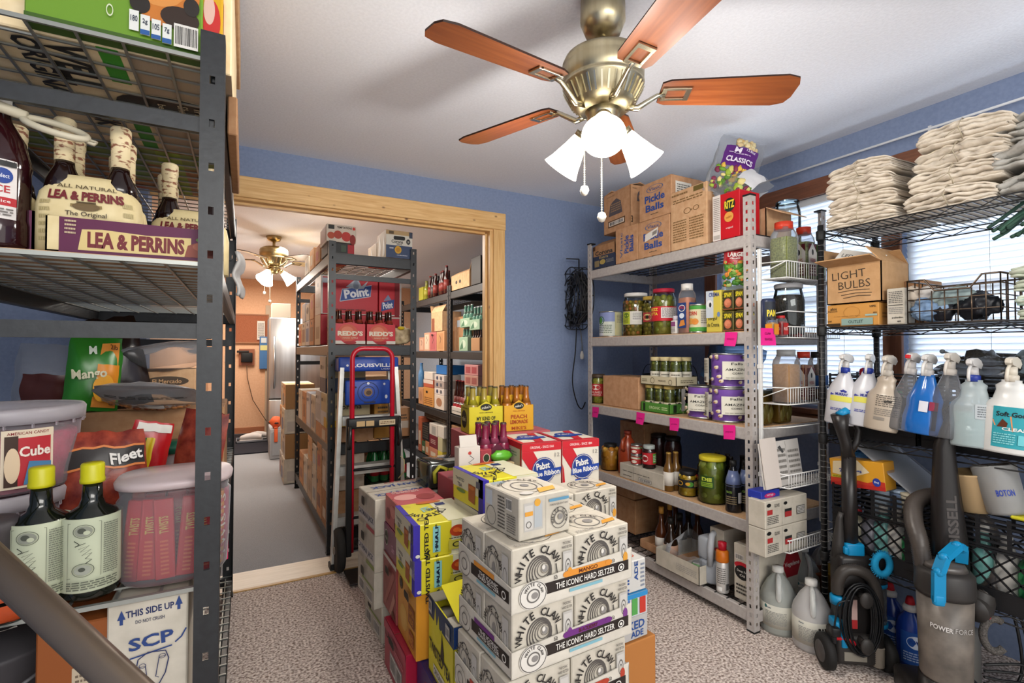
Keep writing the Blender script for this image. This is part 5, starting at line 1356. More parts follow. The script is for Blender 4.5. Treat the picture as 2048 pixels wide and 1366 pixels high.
b = MB(); b.lathe([(0, 0), (.036, 0), (.038, .006), (.038, .13), (.034, .155), (.020, .20), (.014, .215), (.014, .225), (0, .225)], mat('14161c', .15), 20)
c = MB(); c.lathe([(0, .222), (.017, .222), (.016, .248), (0, .248)], '1a1a1a', 14)
d = MB(); d.lathe([(.0385, .125), (.0345, .156), (.0208, .2)], mat('5e6c94', .3), 20)
e_ = MB(); m_, fw, fh = cyl_map(.0385, .03, .115, 150, 300); e_.art(m_, fw, fh, [('t', 'REDUCED', .25, .8, .3, .12, '8ab04a'), ('lines', .1, .1, .6, .6, 4, '8a7a5a'), ('r', .68, .2, .9, .8, 'c8c8c8')], 1, True)
BV = Kit('vinegar_bottle', b, [('cap', c), ('shoulder_sleeve', d), ('paper_label', e_)])
BV.put((2.135, 1.677, Z4), 'black balsamic bottle with slate blue shoulder beside the pickle jar', 'bottle')
BV.put((2.205, 1.657, Z4), 'second black balsamic bottle half hidden by the near post', 'bottle')
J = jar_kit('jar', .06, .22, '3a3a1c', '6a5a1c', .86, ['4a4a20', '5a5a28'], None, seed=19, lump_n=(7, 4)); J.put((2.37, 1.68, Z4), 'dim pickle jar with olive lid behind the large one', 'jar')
for i, (y, h) in enumerate(((2.33, .24), (2.45, .24))):
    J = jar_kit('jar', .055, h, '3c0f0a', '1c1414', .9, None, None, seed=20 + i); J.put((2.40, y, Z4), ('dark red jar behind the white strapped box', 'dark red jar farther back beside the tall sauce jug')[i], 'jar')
for i, (x, y, w_, l_, h_) in enumerate(((2.32, 2.50, .3, .24, .31), (2.30, 2.50, .3, .24, .22), (2.30, 2.51, .3, .24, .22))):
    z_ = (Z4, Z5 + .01, Z5 + .232)[i]
    carton((x - .06 * (i > 0), y, z_), (w_, l_, h_ - .002 if i != 2 else .160), KRAFTD, ('brown carton deep at the far end of the fourth shelf', 'lower brown carton at the far end of the bottom shelf', 'upper brown carton at the far end of the bottom shelf')[i])
# bottom shelf
carton((2.15, 2.06, Z5), (.32, .30, .05), KRAFT, 'shallow brown tray of sauce bottles on the bottom shelf', open_top=[], name='tray', cat='tray')
def swirl(col, cap, lab, h, r, ring=True):
    b = MB(); b.lathe([(0, 0), (r * .9, 0), (r, .006), (r, h * .4), (r * .9, h * .5), (r * .42, h * .66), (r * .36, h * .9), (0, h * .9)], mat(col, .15), 18)
    c = MB(); c.lathe([(0, h * .86), (r * .42, h * .86), (r * .42, h), (0, h)], cap, 14)
    l = MB(); l.lathe([(r * 1.012, h * .08), (r * 1.012, h * .36)], lab, 18)
    return Kit('sauce_bottle', b, [('cap', c), ('paper_label', l)])
SW = swirl('4a2410', 'c08a3a', 'd8d4cc', .27, .036); SV = swirl('2a1a10', '1c1a18', 'c8a088', .235, .040)
SW.put((2.195, 2.225, Z5 + .005), 'brown sauce bottle with gold cap and white label on the bottom shelf', 'bottle')
SV.put((2.180, 2.135, Z5 + .005), 'dark sauce bottle with a pale pink label beside the gold capped one', 'bottle')
for i, (x, y) in enumerate(((2.29, 2.25), (2.28, 2.16), (2.36, 2.27), (2.37, 2.18), (2.36, 2.10))):
    (SW, SV)[i % 2].put((x, y, Z5 + .005), f'brown sauce bottle in the shaded rear of the shallow tray, {("first", "second", "third", "fourth", "fifth")[i]} from the blue wall', 'bottle', 'sauce bottles in the shallow tray')
wt = tray((2.05, 1.817, Z5 + .004), (.28, .305, .095), WHITEC, {'L': [('lines', .5, .3, .95, .7, 4, 'a8a49c')], 'F': [('r', .3, .2, .7, .7, 'c0bcb4'), ('lines', .35, .25, .65, .65, 3, '8a8680')]}, 'white cardboard tray jutting from the bottom shelf with torn plastic film')
b = MB()
def film(u, v):
    q = 2 * math.pi * u
    x, y = .14 + .135 * math.copysign(abs(math.cos(q)) ** .5, math.cos(q)) * (1 - .12 * v), .152 + .146 * math.copysign(abs(math.sin(q)) ** .5, math.sin(q)) * (1 - .12 * v)
    return (x, y, .03 + v * (.085 + .05 * noise.noise(Vector((u * 9, v * 2, 4))) + .05 * max(0, math.cos(q - .6))))
V, F = sheet_grid(film, 40, 6); b.add(V, F, PLAST, True); o_ = link('plastic_film', b.mesh('film'), wt)
b = MB(); b.lathe([(0, 0), (.03, 0), (.033, .005), (.033, .065), (.028, .072), (0, .072)], mat('5a9a3a', .3, .4), 18); c = MB(); c.lathe([(0, .0722), (.028, .0722), (.028, .0745), (0, .0745)], mat('b8b8b4', .3, .8), 18)
Kit('can', b, [('can_top', c)]).put((2.13, 1.895, Z5 + .008), 'small green can inside the torn white tray', 'can')
b = MB(); b.lathe([(0, 0), (.062, 0), (.068, .01), (.068, .105), (.066, .115), (.05, .12), (0, .12)], mat('9fa4ac', .35), 24); b.box(-.062, -.02, .115, .035, .055, .24, mat('a8adb4', .4), .018)
c = MB(); c.tube([(-.055, -.03, .10), (-.062, -.04, .2), (-.04, -.03, .255), (-.01, -.02, .262), (.02, -.01, .25)], .017, mat('b4b8be', .35), 10)
Kit('measuring_jug', b, [('handle', c)]).put((2.165, 1.830, Z5 + .008), 'grey plastic pouring jug with looped handle in the torn white tray', 'jug', scale=(.95, .95, .95))
carton((2.155, 1.753, Z5), (.20, .085, .285), WHITEC, 'slim white box with dark numerals behind the orange spray can', {'L': [('t', '11', .3, .9, .3, .06, '2a2826', 0, .03), ('e', .7, .62, .35, .05, 'b8303c')]}, seam=False)
b = MB(); b.lathe([(0, 0), (.028, 0), (.030, .004), (.030, .145), (.026, .155), (0, .155)], mat('c9c7c4', .3, .5), 20)
l = MB(); m_, fw, fh = cyl_map(.0303, .005, .14, 150, 310); l.art(m_, fw, fh, [('lines', .1, .3, .6, .9, 8, '6a6864'), ('bar', .6, .05, .95, .35), ('r', .1, .05, .4, .2, 'e8e8e4')], 1, True)
c = MB(); c.lathe([(0, .15), (.030, .15), (.032, .154), (.030, .2), (.022, .207), (0, .207)], mat('d0701c', .35), 20)
d = MB(); d.lathe([(0, .205), (.020, .205), (.021, .245), (0, .248)], mat('b8182c', .35), 18)
Kit('spray_can', b, [('printed_label', l), ('orange_collar', c), ('cap', d)]).put((2.118, 1.731, Z5), 'aerosol can with orange collar and red cap on the bottom shelf', 'spray can')
carton((2.122, 1.572, Z5), (.20, .095, .265), WHITEC, 'white fryer oil carton with black crest right beside the near post', {'L': [('e', .5, .62, .46, .07, 'b8202c'), ('e', .5, .50, .44, .13, '1c1a1a'), ('t', 'Deep Fry', .5, .52, .6, .05, 'e0dcd4'), ('t', 'Oil', .5, .45, .3, .04, 'e0dcd4'), ('bar', .08, .72, .6, .82), ('lines', .15, .1, .85, .3, 3, '3a3632'), ('t', 'F', .85, .9, .12, .05, '2a2826')]}, seam=False)
# pink notes
for i, (px, zt, what) in enumerate(((1.635, 1.394, 'second shelf edge under the canned meat tins'), (2.7, 0.928, 'third shelf edge at its far end'), (2.267, 0.937, 'third shelf edge below the green tray'), (2.003, 0.936, 'third shelf edge left of the popcorn cans'), (1.652, 0.943, 'third shelf edge under the near popcorn can'))):
    b = MB(); h = .068; w_ = .07
    V, F = sheet_grid(lambda u, v: (-.003 * (1 - v) ** 2 * 3 * (.6 + u) - .001, w_ * (.5 - u), -h * (1 - v)), 4, 6); b.add(V, F, mat('e8208c', .6)); b.add(V, [f[::-1] for f in F], mat('e8208c', .6))
    b.art(lambda u, v, off: Vector((-.003 * (1 - v) ** 2 * 3 * (.6 + u) - .0014 - off, w_ * (.5 - u), -h * (1 - v))), w_, h, [('t', ('SUNGOLD', 'olives', 'relish', 'pickle', 'popcorn')[i], .5, .5, .6, .14, '8a1050')], 1)
    o = tag(link('sticky_note', b.mesh('note'), None, (2.078, px, zt)), 'bright pink note stuck to the ' + what, 'note', 'pink notes'); o.rotation_euler = (R((3, -3, 2, -4, -6)[i]), 0, 0)


# ================================================================== contents of the near left shelving
ZL1, ZL2, ZL3 = .786, 1.502, 1.964
# top shelf
gx0 = -0.395
carton((gx0, 1.325, ZL3), (-0.092 - gx0, .036, .26), mat('6f9a2c', .45), 'green snack bar box at the front of the top shelf with a blueberry bar picture', {
    'F': [('r', 0, 0, 1, .06, '3f5f1c'), ('r', 0, .8, .14, 1, 'c8c4b8'), ('t', '20', .10, .47, .09, .11, '1f4a8a', 0, .04), ('t', 'POUCHES', .20, .46, .10, .045, 'dfe6d0'), ('t', 'NET WT 2 LBS 1 OZ (936g)', .14, .31, .22, .05, '2a3a18'), ('p', [(.28, .40), (.48, .36), (.48, .40), (.28, .44)], 'c8502c'), ('p', [(.30, .44), (.46, .40), (.46, .62), (.33, .66)], '8aa83a'), ('e', .40, .52, .035, .07, 'd8703a'), ('e', .41, .60, .03, .05, 'e0a060'),
          ('e', .76, .50, .22, .30, 'c87830'), ('e', .72, .58, .18, .22, 'd89048'), ('e', .68, .46, .03, .05, '6a3018'), ('e', .86, .30, .12, .10, '33241c'), ('e', .62, .34, .06, .08, '2a2420'), ('e', .93, .42, .05, .08, '2c2622'), ('o', .45, .22, .02, .05, .25, 'd8e0c0'),
          ('r', .56, .10, .615, .27, 'e4e6e0'), ('r', .625, .08, .68, .25, 'e4e6e0'), ('r', .69, .065, .745, .235, 'e4e6e0'), ('r', .755, .05, .81, .22, 'e4e6e0'), ('t', '180', .588, .2, .04, .05, '22324a'), ('t', '2g', .652, .19, .03, .05, '22324a'), ('t', '105', .717, .17, .04, .05, '22324a'), ('t', '7g', .782, .16, .03, .05, '22324a'), ('r', .625, .08, .68, .12, '2a5a9a'), ('r', .69, .065, .745, .10, '2a5a9a'), ('r', .755, .05, .81, .09, '2a5a9a'), ('bar', .825, .04, .975, .24)],
    'B': [('r', 0, 0, 1, 1, '3f5f1c')]}, seam=False, name='snack_box')
carton((-.098, 1.335, ZL3), (.045, .13, .25), mat('d9a81c', .4), 'yellow and red snack box squeezed behind the rack post on the top shelf', {'F': [('e', .5, .4, .4, .2, 'c8302c'), ('e', .4, .5, .25, .14, 'e0b8a8')], 'R': [('e', .5, .5, .3, .3, 'c8302c')]}, seam=False, name='snack_box')
carton((-.635, 1.370, ZL3), (.60, .62, .33), noisy('pale_box_base', 'e0caa0', 'e8d4ae', 30, .8, .02, 3), 'big tan carton on the top shelf, printed base showing through the wire', {
    'B': [('r', .66, 0, 1, 1, 'b5a088'), ('r', .57, 0, .635, .34, '3f9a2a'), ('r', .57, .74, .635, 1, '3f9a2a'), ('e', .775, .56, .225, .13, 'd8ccb0'), ('e', .77, .565, .22, .12, '2b231e'),
          ('t', 'WELL', .47, .80, .34, .12, '1c1a16', -90, .04), ('t', 'DOCK', .47, .40, .34, .10, '1c1a16', -90, .03), ('t', 'ORIGINAL', .36, .72, .5, .08, '1c1a16', -90, .03), ('t', 'Irish', .86, .56, .14, .035, 'c8bda0', -90), ('t', 'Shelled', .80, .56, .16, .04, 'c8bda0', -90), ('t', 'beans', .72, .56, .12, .03, 'c8bda0', -90)]}, seam=False)
carton((-.63, 2.00, ZL3), (.58, .50, .30), KRAFT, 'carton with lime stripes behind the big tan one on the top shelf', {'B': [('r', 0, .7, 1, 1, '8a9a50'), ('r', .62, 0, .74, 1, '9ab23a'), ('r', .45, .3, .55, .7, '7a9a4a'), ('e', .4, .1, .1, .05, 'a83a2c')]}, seam=False)
carton((-.36, 1.36, ZL3 + .335), (.335, .80, .13), KRAFTL, 'tan carton lying on the big one and jutting past the rack post', seam=True)
carton((-.045, 1.47, 1.86), (.022, .55, .10), KRAFTD, 'folded brown cardboard hanging down beside the rack post')
# second shelf: sauce twin packs
CRM = noisy('cream_label_paper', 'c4b284', 'd0c094', 25, .45, .02, 3)
def twin_kit(art=True):
    W, D, H = .182, .088, .165
    b = MB(); b.lathe([(.0, 0), (.5, 0), (.5, .095), (.47, .125), (.36, .152), (.30, .165), (0, .165)], CRM, 40, sx=W, sy=D, e=3.4)
    p = MB()
    def fr(u, v, off):
        x = (u - .5) * W * .90; z = v * .155
        k = 1.0 if z < .095 else 1 - (z - .095) * 3.2
        y = -D / 2 * (1 - min(1, abs(2 * x / W)) ** 3.4) ** (1 / 3.4) * k
        return Vector((x * (1 if z < .095 else 1 - (z - .095) * 2), y - off - .0012 - (.001 if z > .09 else 0), z))
    p.art(fr, W * .9, .155, [('lines', .02, .1, .13, .7, 6, 'b8a878'), ('lines', .88, .1, .98, .75, 5, 'b8a878'), ('t', 'ALL NATURAL', .5, .885, .66, .05, '5a4a2c'), ('t', 'LEA & PERRINS', .5, .755, .80, .13, '6f1f24', 0, .05), ('r', .34, .60, .66, .64, '8a7444'), ('e', .5, .61, .14, .055, '6a5430'), ('r', .40, .655, .6, .675, '4a3a1c'), ('t', 'The Original', .5, .50, .42, .08, '3a2a1c', 0, .01), ('t', 'WORCESTERSHIRE', .5, .385, .80, .10, '4a2420', 0, .02), ('t', 'SAUCE', .5, .25, .32, .09, '4a2420', 0, .02)], 2, True)
    parts = [('artwork_print', p)]
    for x in (-.048, .048):
        n = MB(); n.lathe([(.036, .12), (.030, .158), (.018, .185), (.0165, .20)], mat('1c0c0a', .12), 18, cx=x)
        c = MB(); c.lathe([(.0175, .198), (.0175, .255), (.0195, .26), (.0195, .285), (.016, .29), (0, .29)], noisy('scribbled_cap_paper', '8a5a44', 'd9c8a0', 55, .5, .03, 2, (1, 1, 2.2), lo=.38, hi=.46), 18, cx=x)
        parts.append(('bottle_neck', n, [('cap_wrap', c)]))
    return Kit('sauce_twin_pack', b, parts)
TW = twin_kit()
z_ = ZL2 + .008
b = MB(); b.box(-.64, 1.335, 0, -.062, 2.6, .003, KRAFTL); tag(link('cardboard_sheet', b.mesh('sheet'), None, (0, 0, ZL2)), 'brown cardboard sheet lining the wire of the second shelf', 'cardboard')
TW.put((-0.298, 1.395, z_), 'sauce twin pack standing foremost in the purple tray', 'bottle pack', 'sauce twin packs', 0)
TW.put((-0.133, 1.60, z_), 'sauce twin pack at the right end of the purple tray, cut by the post', 'bottle pack', 'sauce twin packs', 0)
for i, (x, y) in enumerate(((-.305, 1.50), (-.155, 1.71), (-.34, 1.605), (-.155, 1.82), (-.50, 1.49), (-.53, 1.59))):
    TW.put((x, y, z_), ('sauce twin pack right behind the foremost one', 'sauce twin pack behind the one cut by the post', 'sauce twin pack third deep in the purple tray, left column', 'sauce twin pack third deep, right column', 'sauce twin pack half hidden by the juice bottle', 'sauce twin pack farther back behind the juice bottle')[i], 'bottle pack', 'sauce twin packs')
x0 = -0.36
W_ = -.055 - x0
b = MB(); TP = mat('5a1440', .4)
b.box(0, 0, .0, W_, .31, .003, KRAFT); b.box(0, 0, 0, W_, .003, .072, CRM); b.box(0, 0, 0, .003, .31, .072, CRM); b.box(W_ - .003, 0, 0, W_, .31, .072, CRM); b.box(0, .307, 0, W_, .31, .072, CRM)
p = MB(); fr, fw, fh = face_map(W_, .31, .072, 'F')
p.art(fr, fw, fh, [('r', .07, 0, 1, 1, '5a1440'), ('p', [(.17, .08), (.19, .68), (.30, .72), (.55, .66), (.82, .70), (.82, .1)], 'd8c080'), ('t', 'LEA & PERRINS', .50, .40, .56, .48, '6f1f24', 0, .05), ('p', [(.78, .1), (.80, .46), (.88, .62), (.98, .56), (1, .1)], '8a4434'), ('e', .9, .44, .07, .14, 'a05a44'), ('e', .9, .66, .05, .08, '5a7a3a'), ('lines', .10, .5, .16, .95, 4, 'c8b090')], 2)
fr, fw, fh = face_map(W_, .31, .072, 'L'); p.art(fr, fw, fh, [('r', 0, 0, .8, 1, '5a1440')], 2)
Kit('carton_tray', b, [('artwork_print', p)]).put((x0, 1.338, ZL2 + .0035), 'purple and cream cardboard tray holding the sauce twin packs', 'tray')
x0 = -0.401
carton((x0 - .22, 1.37, ZL2 + .0035), (.235, .26, .085), TP, 'second purple tray behind the juice bottle', {}, seam=False, open_top=[], name='carton_tray', cat='tray')
# juice bottle, cut by the frame
b = MB(); b.lathe([(0, 0), (.050, 0), (.054, .008), (.054, .05), (.052, .06), (.052, .16), (.054, .17), (.044, .22), (.022, .262), (.019, .28), (.019, .29), (0, .29)], mat('2a0c10', .1), 28)
c = MB(); c.lathe([(0, .285), (.021, .285), (.021, .312), (0, .312)], 'd8d4cc', 18)
l = MB(); m_, fw, fh = cyl_map(.0535, .055, .172, 175, 320)
l.art(m_, fw, fh, [('r', 0, 0, 1, 1, 'dcd6d2'), ('r', .0, .22, 1, .36, 'b0242c'), ('t', 'Cranberry Juice', .62, .29, .62, .07, 'e8dcd8'), ('t', '100 JUICE', .62, .48, .6, .16, 'b0242c'), ('e', .84, .72, .11, .13, '1f3f8a'), ('t', 'Select', .84, .72, .14, .07, 'e0e4ec'), ('e', .5, .74, .08, .09, 'd8686c'), ('e', .42, .84, .06, .07, 'd8888c'), ('e', .52, .66, .04, .05, '5a8a3a'), ('r', .72, .88, .98, .97, '2a2a2a'), ('lines', .3, .04, .95, .18, 3, '6a6460')], 1, True)
Kit('juice_bottle', b, [('cap', c), ('paper_label', l)]).put((-0.446, 1.375, ZL2 + .0035), 'cranberry juice bottle at the left edge of the second shelf', 'bottle')
b = MB(); pts = [(-.13, 0, .055), (-.03, 0, .025), (.05, -.002, .002)]
b.tube(pts, [.012, .012, .010], mat('c9c0a8', .4), 10)
b.tube([(.095 + .050 * math.cos(R(a)), .022 * math.sin(R(a)), -.012 - .030 * math.cos(R(a)) * .35 + .016 * math.sin(R(a))) for a in range(0, 360, 15)], .007, mat('c9c0a8', .4), 8, True)
b.tube([(.143, 0, -.025), (.160, .004, -.028), (.158, -.006, -.036), (.143, 0, -.030)], .004, mat('c9c0a8', .4), 6)
tag(link('strainer', b.mesh('strainer'), None, (-.443, 1.345, 1.772)), 'off white plastic strainer with oval ring hooked above the sauce packs', 'strainer')
# lower big shelf
BOT = mat('12160f', .1)
def bitters():
    b = MB(); b.lathe([(0, 0), (.044, 0), (.050, .008), (.052, .03), (.052, .165), (.046, .18), (.024, .195), (.019, .21), (.0175, .25), (0, .25)], BOT, 32)
    c = MB(); c.lathe([(.0, .245), (.0225, .245), (.0228, .252), (.0215, .256), (.0215, .284), (.019, .288), (0, .288)], mat('c4bf1c', .35), 32)
    l = MB(); l.lathe([(.0530, .022), (.0535, .024), (.0545, .178), (.0535, .1785), (.0530, .176)], mat('b9bfa4', .6), 40)
    m_, fw, fh = cyl_map(.0552, .024, .174, 178, 322)
    l.art(m_, fw, fh, [('l', [(.22, .0), (.22, 1)], .0006, '3a3e34'), ('l', [(.36, .02), (.36, .98)], .0006, '3a3e34'), ('l', [(.36, .97), (.78, .97)], .0006, '3a3e34'), ('l', [(.78, .97), (.78, .2)], .0006, '3a3e34'), ('l', [(.36, .2), (.95, .2)], .0006, '3a3e34'), ('o', .57, .86, .13, .095, .06, '4a4e44'), ('e', .57, .86, .105, .075, '8a8e80'), ('e', .55, .87, .05, .04, '4a4e44'), ('e', .61, .84, .04, .03, 'b9bfa4'), ('o', .57, .32, .13, .095, .06, '4a4e44'), ('e', .57, .32, .10, .07, '9a9e90'), ('e', .56, .33, .04, .03, '4a4e44'),
        ('l', [(.47, .74), (.53, .69), (.48, .66), (.60, .70), (.52, .62), (.64, .66), (.54, .58), (.66, .60), (.56, .53), (.67, .55), (.60, .48), (.67, .46), (.60, .41)], .0016, '2a2e26'),
        ('lines', .80, .22, .99, .95, 24, '6a6e60'), ('lines', .38, .04, .98, .17, 4, '5a5e50'), ('lines', .02, .05, .20, .92, 13, '7a7e70'), ('r', .02, .86, .2, .875, '2a2e26'), ('r', .02, .55, .2, .56, '2a2e26'), ('t', 'Facts', .11, .93, .14, .04, '2a2e26')], 1, True)
    return Kit('bitters_bottle', b, [('cap', c), ('paper_label', l)])
BT = bitters()
BT.put((-0.368, 1.374, ZL1), 'green bitters bottle with yellow cap and cream label, nearer the left edge', 'bottle', 'bitters bottles', R(4), .96)
BT.put((-0.285, 1.372, ZL1), 'green bitters bottle with yellow cap and cream label, beside the red candy jar', 'bottle', 'bitters bottles', R(8), .96)
def tub_kit():
    b = MB(); b.lathe([(0, 0), (.155, 0), (.160, .01), (.172, .21), (0, .212)][:4], PLASTM, 44)
    c = MB(); c.lathe([(0, .004), (.150, .004), (.164, .15), (.150, .158), (.08, .150), (0, .162)], noisy('red_candy_fill', '9a0c3a', 'c02452', 22, .35, .6, 4), 40)
    l = MB(); l.lathe([(.168, .188), (.180, .188), (.182, .222), (.176, .230), (.168, .226), (.150, .222), (0, .222)], clear('milky_lid', 'ccc6cc', .45, .3), 48)
    for i in range(20):
        q = 2 * math.pi * i / 20; l.beam((.178 * math.cos(q), .178 * math.sin(q), .178), (.178 * math.cos(q), .178 * math.sin(q), .190), .004, .010, PLASTM)
    p = MB(); m_, fw, fh = cyl_map(.1735, .02, .175, 286, 322)
    p.art(m_, fw, fh, [('r', 0, 0, 1, 1, 'd8c8b0'), ('r', .06, .04, .94, .90, 'b02c34'), ('r', .0, .86, 1, .98, 'd8c8b0'), ('t', 'AMERICAN CANDY', .5, .94, .8, .05, '7a1c20'), ('r', .06, .04, .3, .9, '3a2418'), ('e', .2, .4, .14, .3, 'd8c0a0'), ('t', 'Cube', .62, .62, .6, .18, 'e8dcd0', 0, .03), ('p', [(.4, .05), (.5, .45), (.94, .4), (.94, .05)], '4a7aa0')], 1, True)
    return Kit('candy_tub', b, [('candy', c), ('lid', l), ('printed_label', p)])
TB = tub_kit()
tbx, tby = -0.358 - .150, 1.62
TB.put((tbx - .02, tby, ZL1), 'lower milky plastic tub of red candy on the left shelving', 'tub', 'candy tubs', 0, .835)
TB.put((tbx, tby + .01, ZL1 + .193), 'upper milky tub of red candy with a red printed label', 'tub', 'candy tubs', 0, .835)
# licorice jar with red packs
jx, jy = -0.14, 1.430
b = MB(); b.lathe([(0, 0), (.44, 0), (.475, .012), (.50, .19), (.47, .20), (.475, .212), (.485, .225)], PLAST, 44, sx=.225, sy=.20, e=2.6)
l = MB(); l.lathe([(.47, .226), (.505, .226), (.512, .238), (.49, .246), (0, .249)], clear('milky_lid_thin', 'd8c8c8', .5, .25), 44, sx=.228, sy=.203, e=2.6)
Kit('candy_jar', b, [('lid', l)]).put((jx, jy, ZL1), 'clear oval jar of red licorice boxes standing behind the rack post', 'jar', None, 0, (1, 1, .93))
RP = MB(); RP.box(-.019, -.012, 0, .019, .012, .178, mat('b8141c', .35), .002)
pp = MB(); fr, fw, fh = face_map(.038, .024, .178, 'F'); pp.M = Matrix.Translation((-.019, -.012, 0)); pp.art(fr, fw, fh, [('t', 'TWISTS', .5, .68, .22 * 4.6, .10, 'c8a850', 90, .02), ('lines', .3, .05, .7, .5, 9, 'd8683c'), ('r', .12, .5, .14, .95, 'd8404a')], 2)
RK = Kit('candy_box', RP, [('artwork_print', pp)])
OP = MB(); OP.box(-.019, -.012, 0, .019, .012, .172, mat('d8861c', .35), .002)
pq = MB(); pq.M = Matrix.Translation((-.019, -.012, 0)); pq.art(fr, fw, fh, [('r', .5, 0, 1, 1, 'b81c50'), ('t', 'TWISTS', .35, .5, 4.0, .12, 'e8dcc8', 90), ('lines', .1, .1, .4, .9, 8, 'c8302c')], 2)
OK_ = Kit('candy_box', OP, [('artwork_print', pq)])
for i, dx in enumerate((-.082, -.048, -.012, .024, .060)):
    RK.put((jx + dx, jy - .062 + .022 * abs(dx) / .08, ZL1 + .006), f'red licorice box upright in the clear jar, {("leftmost", "second from the left", "middle", "fourth from the left", "fifth, by the post")[i]}', 'candy box', 'licorice boxes', (0, R((6, 3, -2, 4, -3)[i]), R((-12, -5, 0, 6, 12)[i])))
OK_.put((jx + .088, jy - .02, ZL1 + .006), 'orange and pink licorice box seen right of the post', 'candy box', 'licorice boxes', (0, 0, R(62)))
for i, (dx, dy) in enumerate(((-.04, .0), (0, .005), (.04, 0), (-.02, .04), (.03, .045))):
    RK.put((jx + dx, jy + dy, ZL1 + .006), f'red licorice box in the rear rows of the clear jar, {("first", "second", "third", "fourth", "fifth")[i]}', 'candy box', 'licorice boxes', (0, 0, R(10 * i)))
# grey lidded can and orange bag at the frame edge
b = MB(); b.lathe([(0, 0), (.046, 0), (.048, .004), (.048, .165), (.046, .17), (0, .17)], 'd8d4cc', 26); l = MB(); l.lathe([(.0485, .12), (.0485, .162), (.051, .165), (.051, .176), (.044, .182), (0, .182)], '4a4648', 26); p = MB(); m_, fw, fh = cyl_map(.0486, .01, .12, 250, 330); p.art(m_, fw, fh, [('lines', .1, .3, .8, .9, 4, '3a3632'), ('r', .5, 0, 1, .4, '2a2624')], 1, True)
Kit('can', b, [('lid', l), ('paper_label', p)]).put((-0.444, 1.36, ZL1), 'white can with dark grey lid cut by the left edge of the frame', 'can')
FO = ['a8421c', 'c8582c', '7a2418']
bag((-0.317, 1.60, ZL1), (R(-6), 0, R(8)), .185, .31, .07, noisy('maroon_foil_bag', '5a1a14', '8a3a28', 30, .25, .1), 'tall maroon jerky bag with black band behind the bitters bottles', [('r', .06, .72, .98, .87, '26201f'), ('r', .06, .705, .98, .722, 'd07a3c'), ('r', .06, .865, .98, .882, 'd07a3c'), ('t', 'Fleet', .78, .795, .36, .09, 'e4e0da', 8, .03), ('r', .5, .05, .98, .24, 'c85a1c')], seed=21)
bag((-0.267, 1.72, ZL1 + .10), (0, R(12), R(10)), .10, .22, .04, mat('b8141c', .3), 'small red, yellow and green striped snack bag', [('r', .1, .3, .5, .8, '2f7a3a'), ('r', .4, .3, .6, .8, 'd8b81c'), ('r', .1, .88, .95, .98, 'd8d4cc')], seed=23)
bag((-0.145, 1.66, ZL1 + .02), (R(-5), R(8), R(-25)), .13, .33, .06, noisy('maroon_foil_bag', '5a1a14', '8a3a28', 30, .25, .1), 'second maroon jerky bag leaning by the rack post', [('r', .1, .5, .95, .54, 'c86a34'), ('r', .1, .2, .6, .45, '26201f')], seed=25)
for i, (px, y, z, lid) in enumerate(((306, 1.86, .13, '1f7a58'), (352, 1.90, .20, '1c5a44'))):
    b = MB(); b.lathe([(0, 0), (.048, 0), (.052, .006), (.052, z), (0, z)], PLASTM, 22); l = MB(); l.lathe([(0, z), (.057, z), (.058, z + .03), (0, z + .034)], mat(lid, .35), 24)
    Kit('food_tub', b, [('lid', l)]).put(((-.33, -.20)[i], y, ZL1), ('short tub with sea green lid in front of the brown box', 'taller tub with dark green lid near the post')[i], 'tub')
for i, x in enumerate((-.335, -.262)):
    b = MB(); b.lathe([(0, 0), (.034, 0), (.034, .10), (0, .10)], 'b8a890', 18); l = MB(); l.lathe([(0, .10), (.037, .10), (.037, .118), (0, .12)], 'd8d0ca', 20)
    Kit('jar', b, [('lid', l)]).put((x, 1.56, ZL1), ('white lidded jar left of the candy jar', 'white lidded jar peeking over the candy jar lid')[i], 'jar')
carton((-.60, 1.98, ZL1), (.54, .34, .325), KRAFTD, 'wide brown box at the back of the middle left shelf carrying bags', {}, seam=True)
zb_ = ZL1 + .327
bag((-0.425, 2.00, zb_), (R(-6), R(4), R(12)), .135, .235, .07, mat('2c7a22', .3), 'green and orange dried mango bag on the brown box', [('p', [(.5, .05), (.62, .9), (.96, .93), (.94, .04)], 'd8861c'), ('r', .55, .08, .95, .62, 'dc8a24'), ('e', .7, .3, .2, .18, 'e8a42c'), ('t', 'M', .44, .80, .14, .11, 'dfe8d8', 0, .04), ('t', 'Mango', .42, .47, .62, .16, 'dcd8b8', 8, .03), ('t', '2lb', .84, .86, .14, .07, '3a1c10')], seed=31)
bag((-0.354, 2.07, zb_), (R(-4), R(-10), R(12)), .17, .30, .07, mat('20130f', .22), 'dark brown foil bag with curled top behind the mango bag', seed=33)
bag((-0.541, 2.05, zb_), (R(-4), R(3), R(-8)), .18, .21, .09, PLAST, 'clear bag of reddish snack on the brown box by the mango bag', [('r', .2, .1, .8, .55, '4a2420')], seed=35)
carton((-0.325, 2.12, zb_), (.17, .12, .125), KRAFTL, 'small tan box with dark oval print among the clear bags', {'F': [('e', .5, .66, .38, .14, '4a3a2a'), ('t', 'El Mercado', .5, .66, .5, .12, 'cda172')]})
bag((-0.259, 1.99, zb_ + .02), (R(72), R(4), R(0)), .26, .20, .07, PLAST, 'zip bag of nuts lying in front of the small tan box', [('lines', .1, .86, .9, .92, 2, '2a2a2a'), ('r', .4, .4, .65, .6, 'd8d4d0')], [(.1, .05, .9, .35, 30, ['a86a3c', 'b87a48', '8a4a2a'], .008)], seed=37)
bag((-0.23, 2.16, zb_ + .13), (R(60), R(-8), R(0)), .24, .16, .08, PLAST, 'clear crinkled bag resting on the small tan box', seed=39)
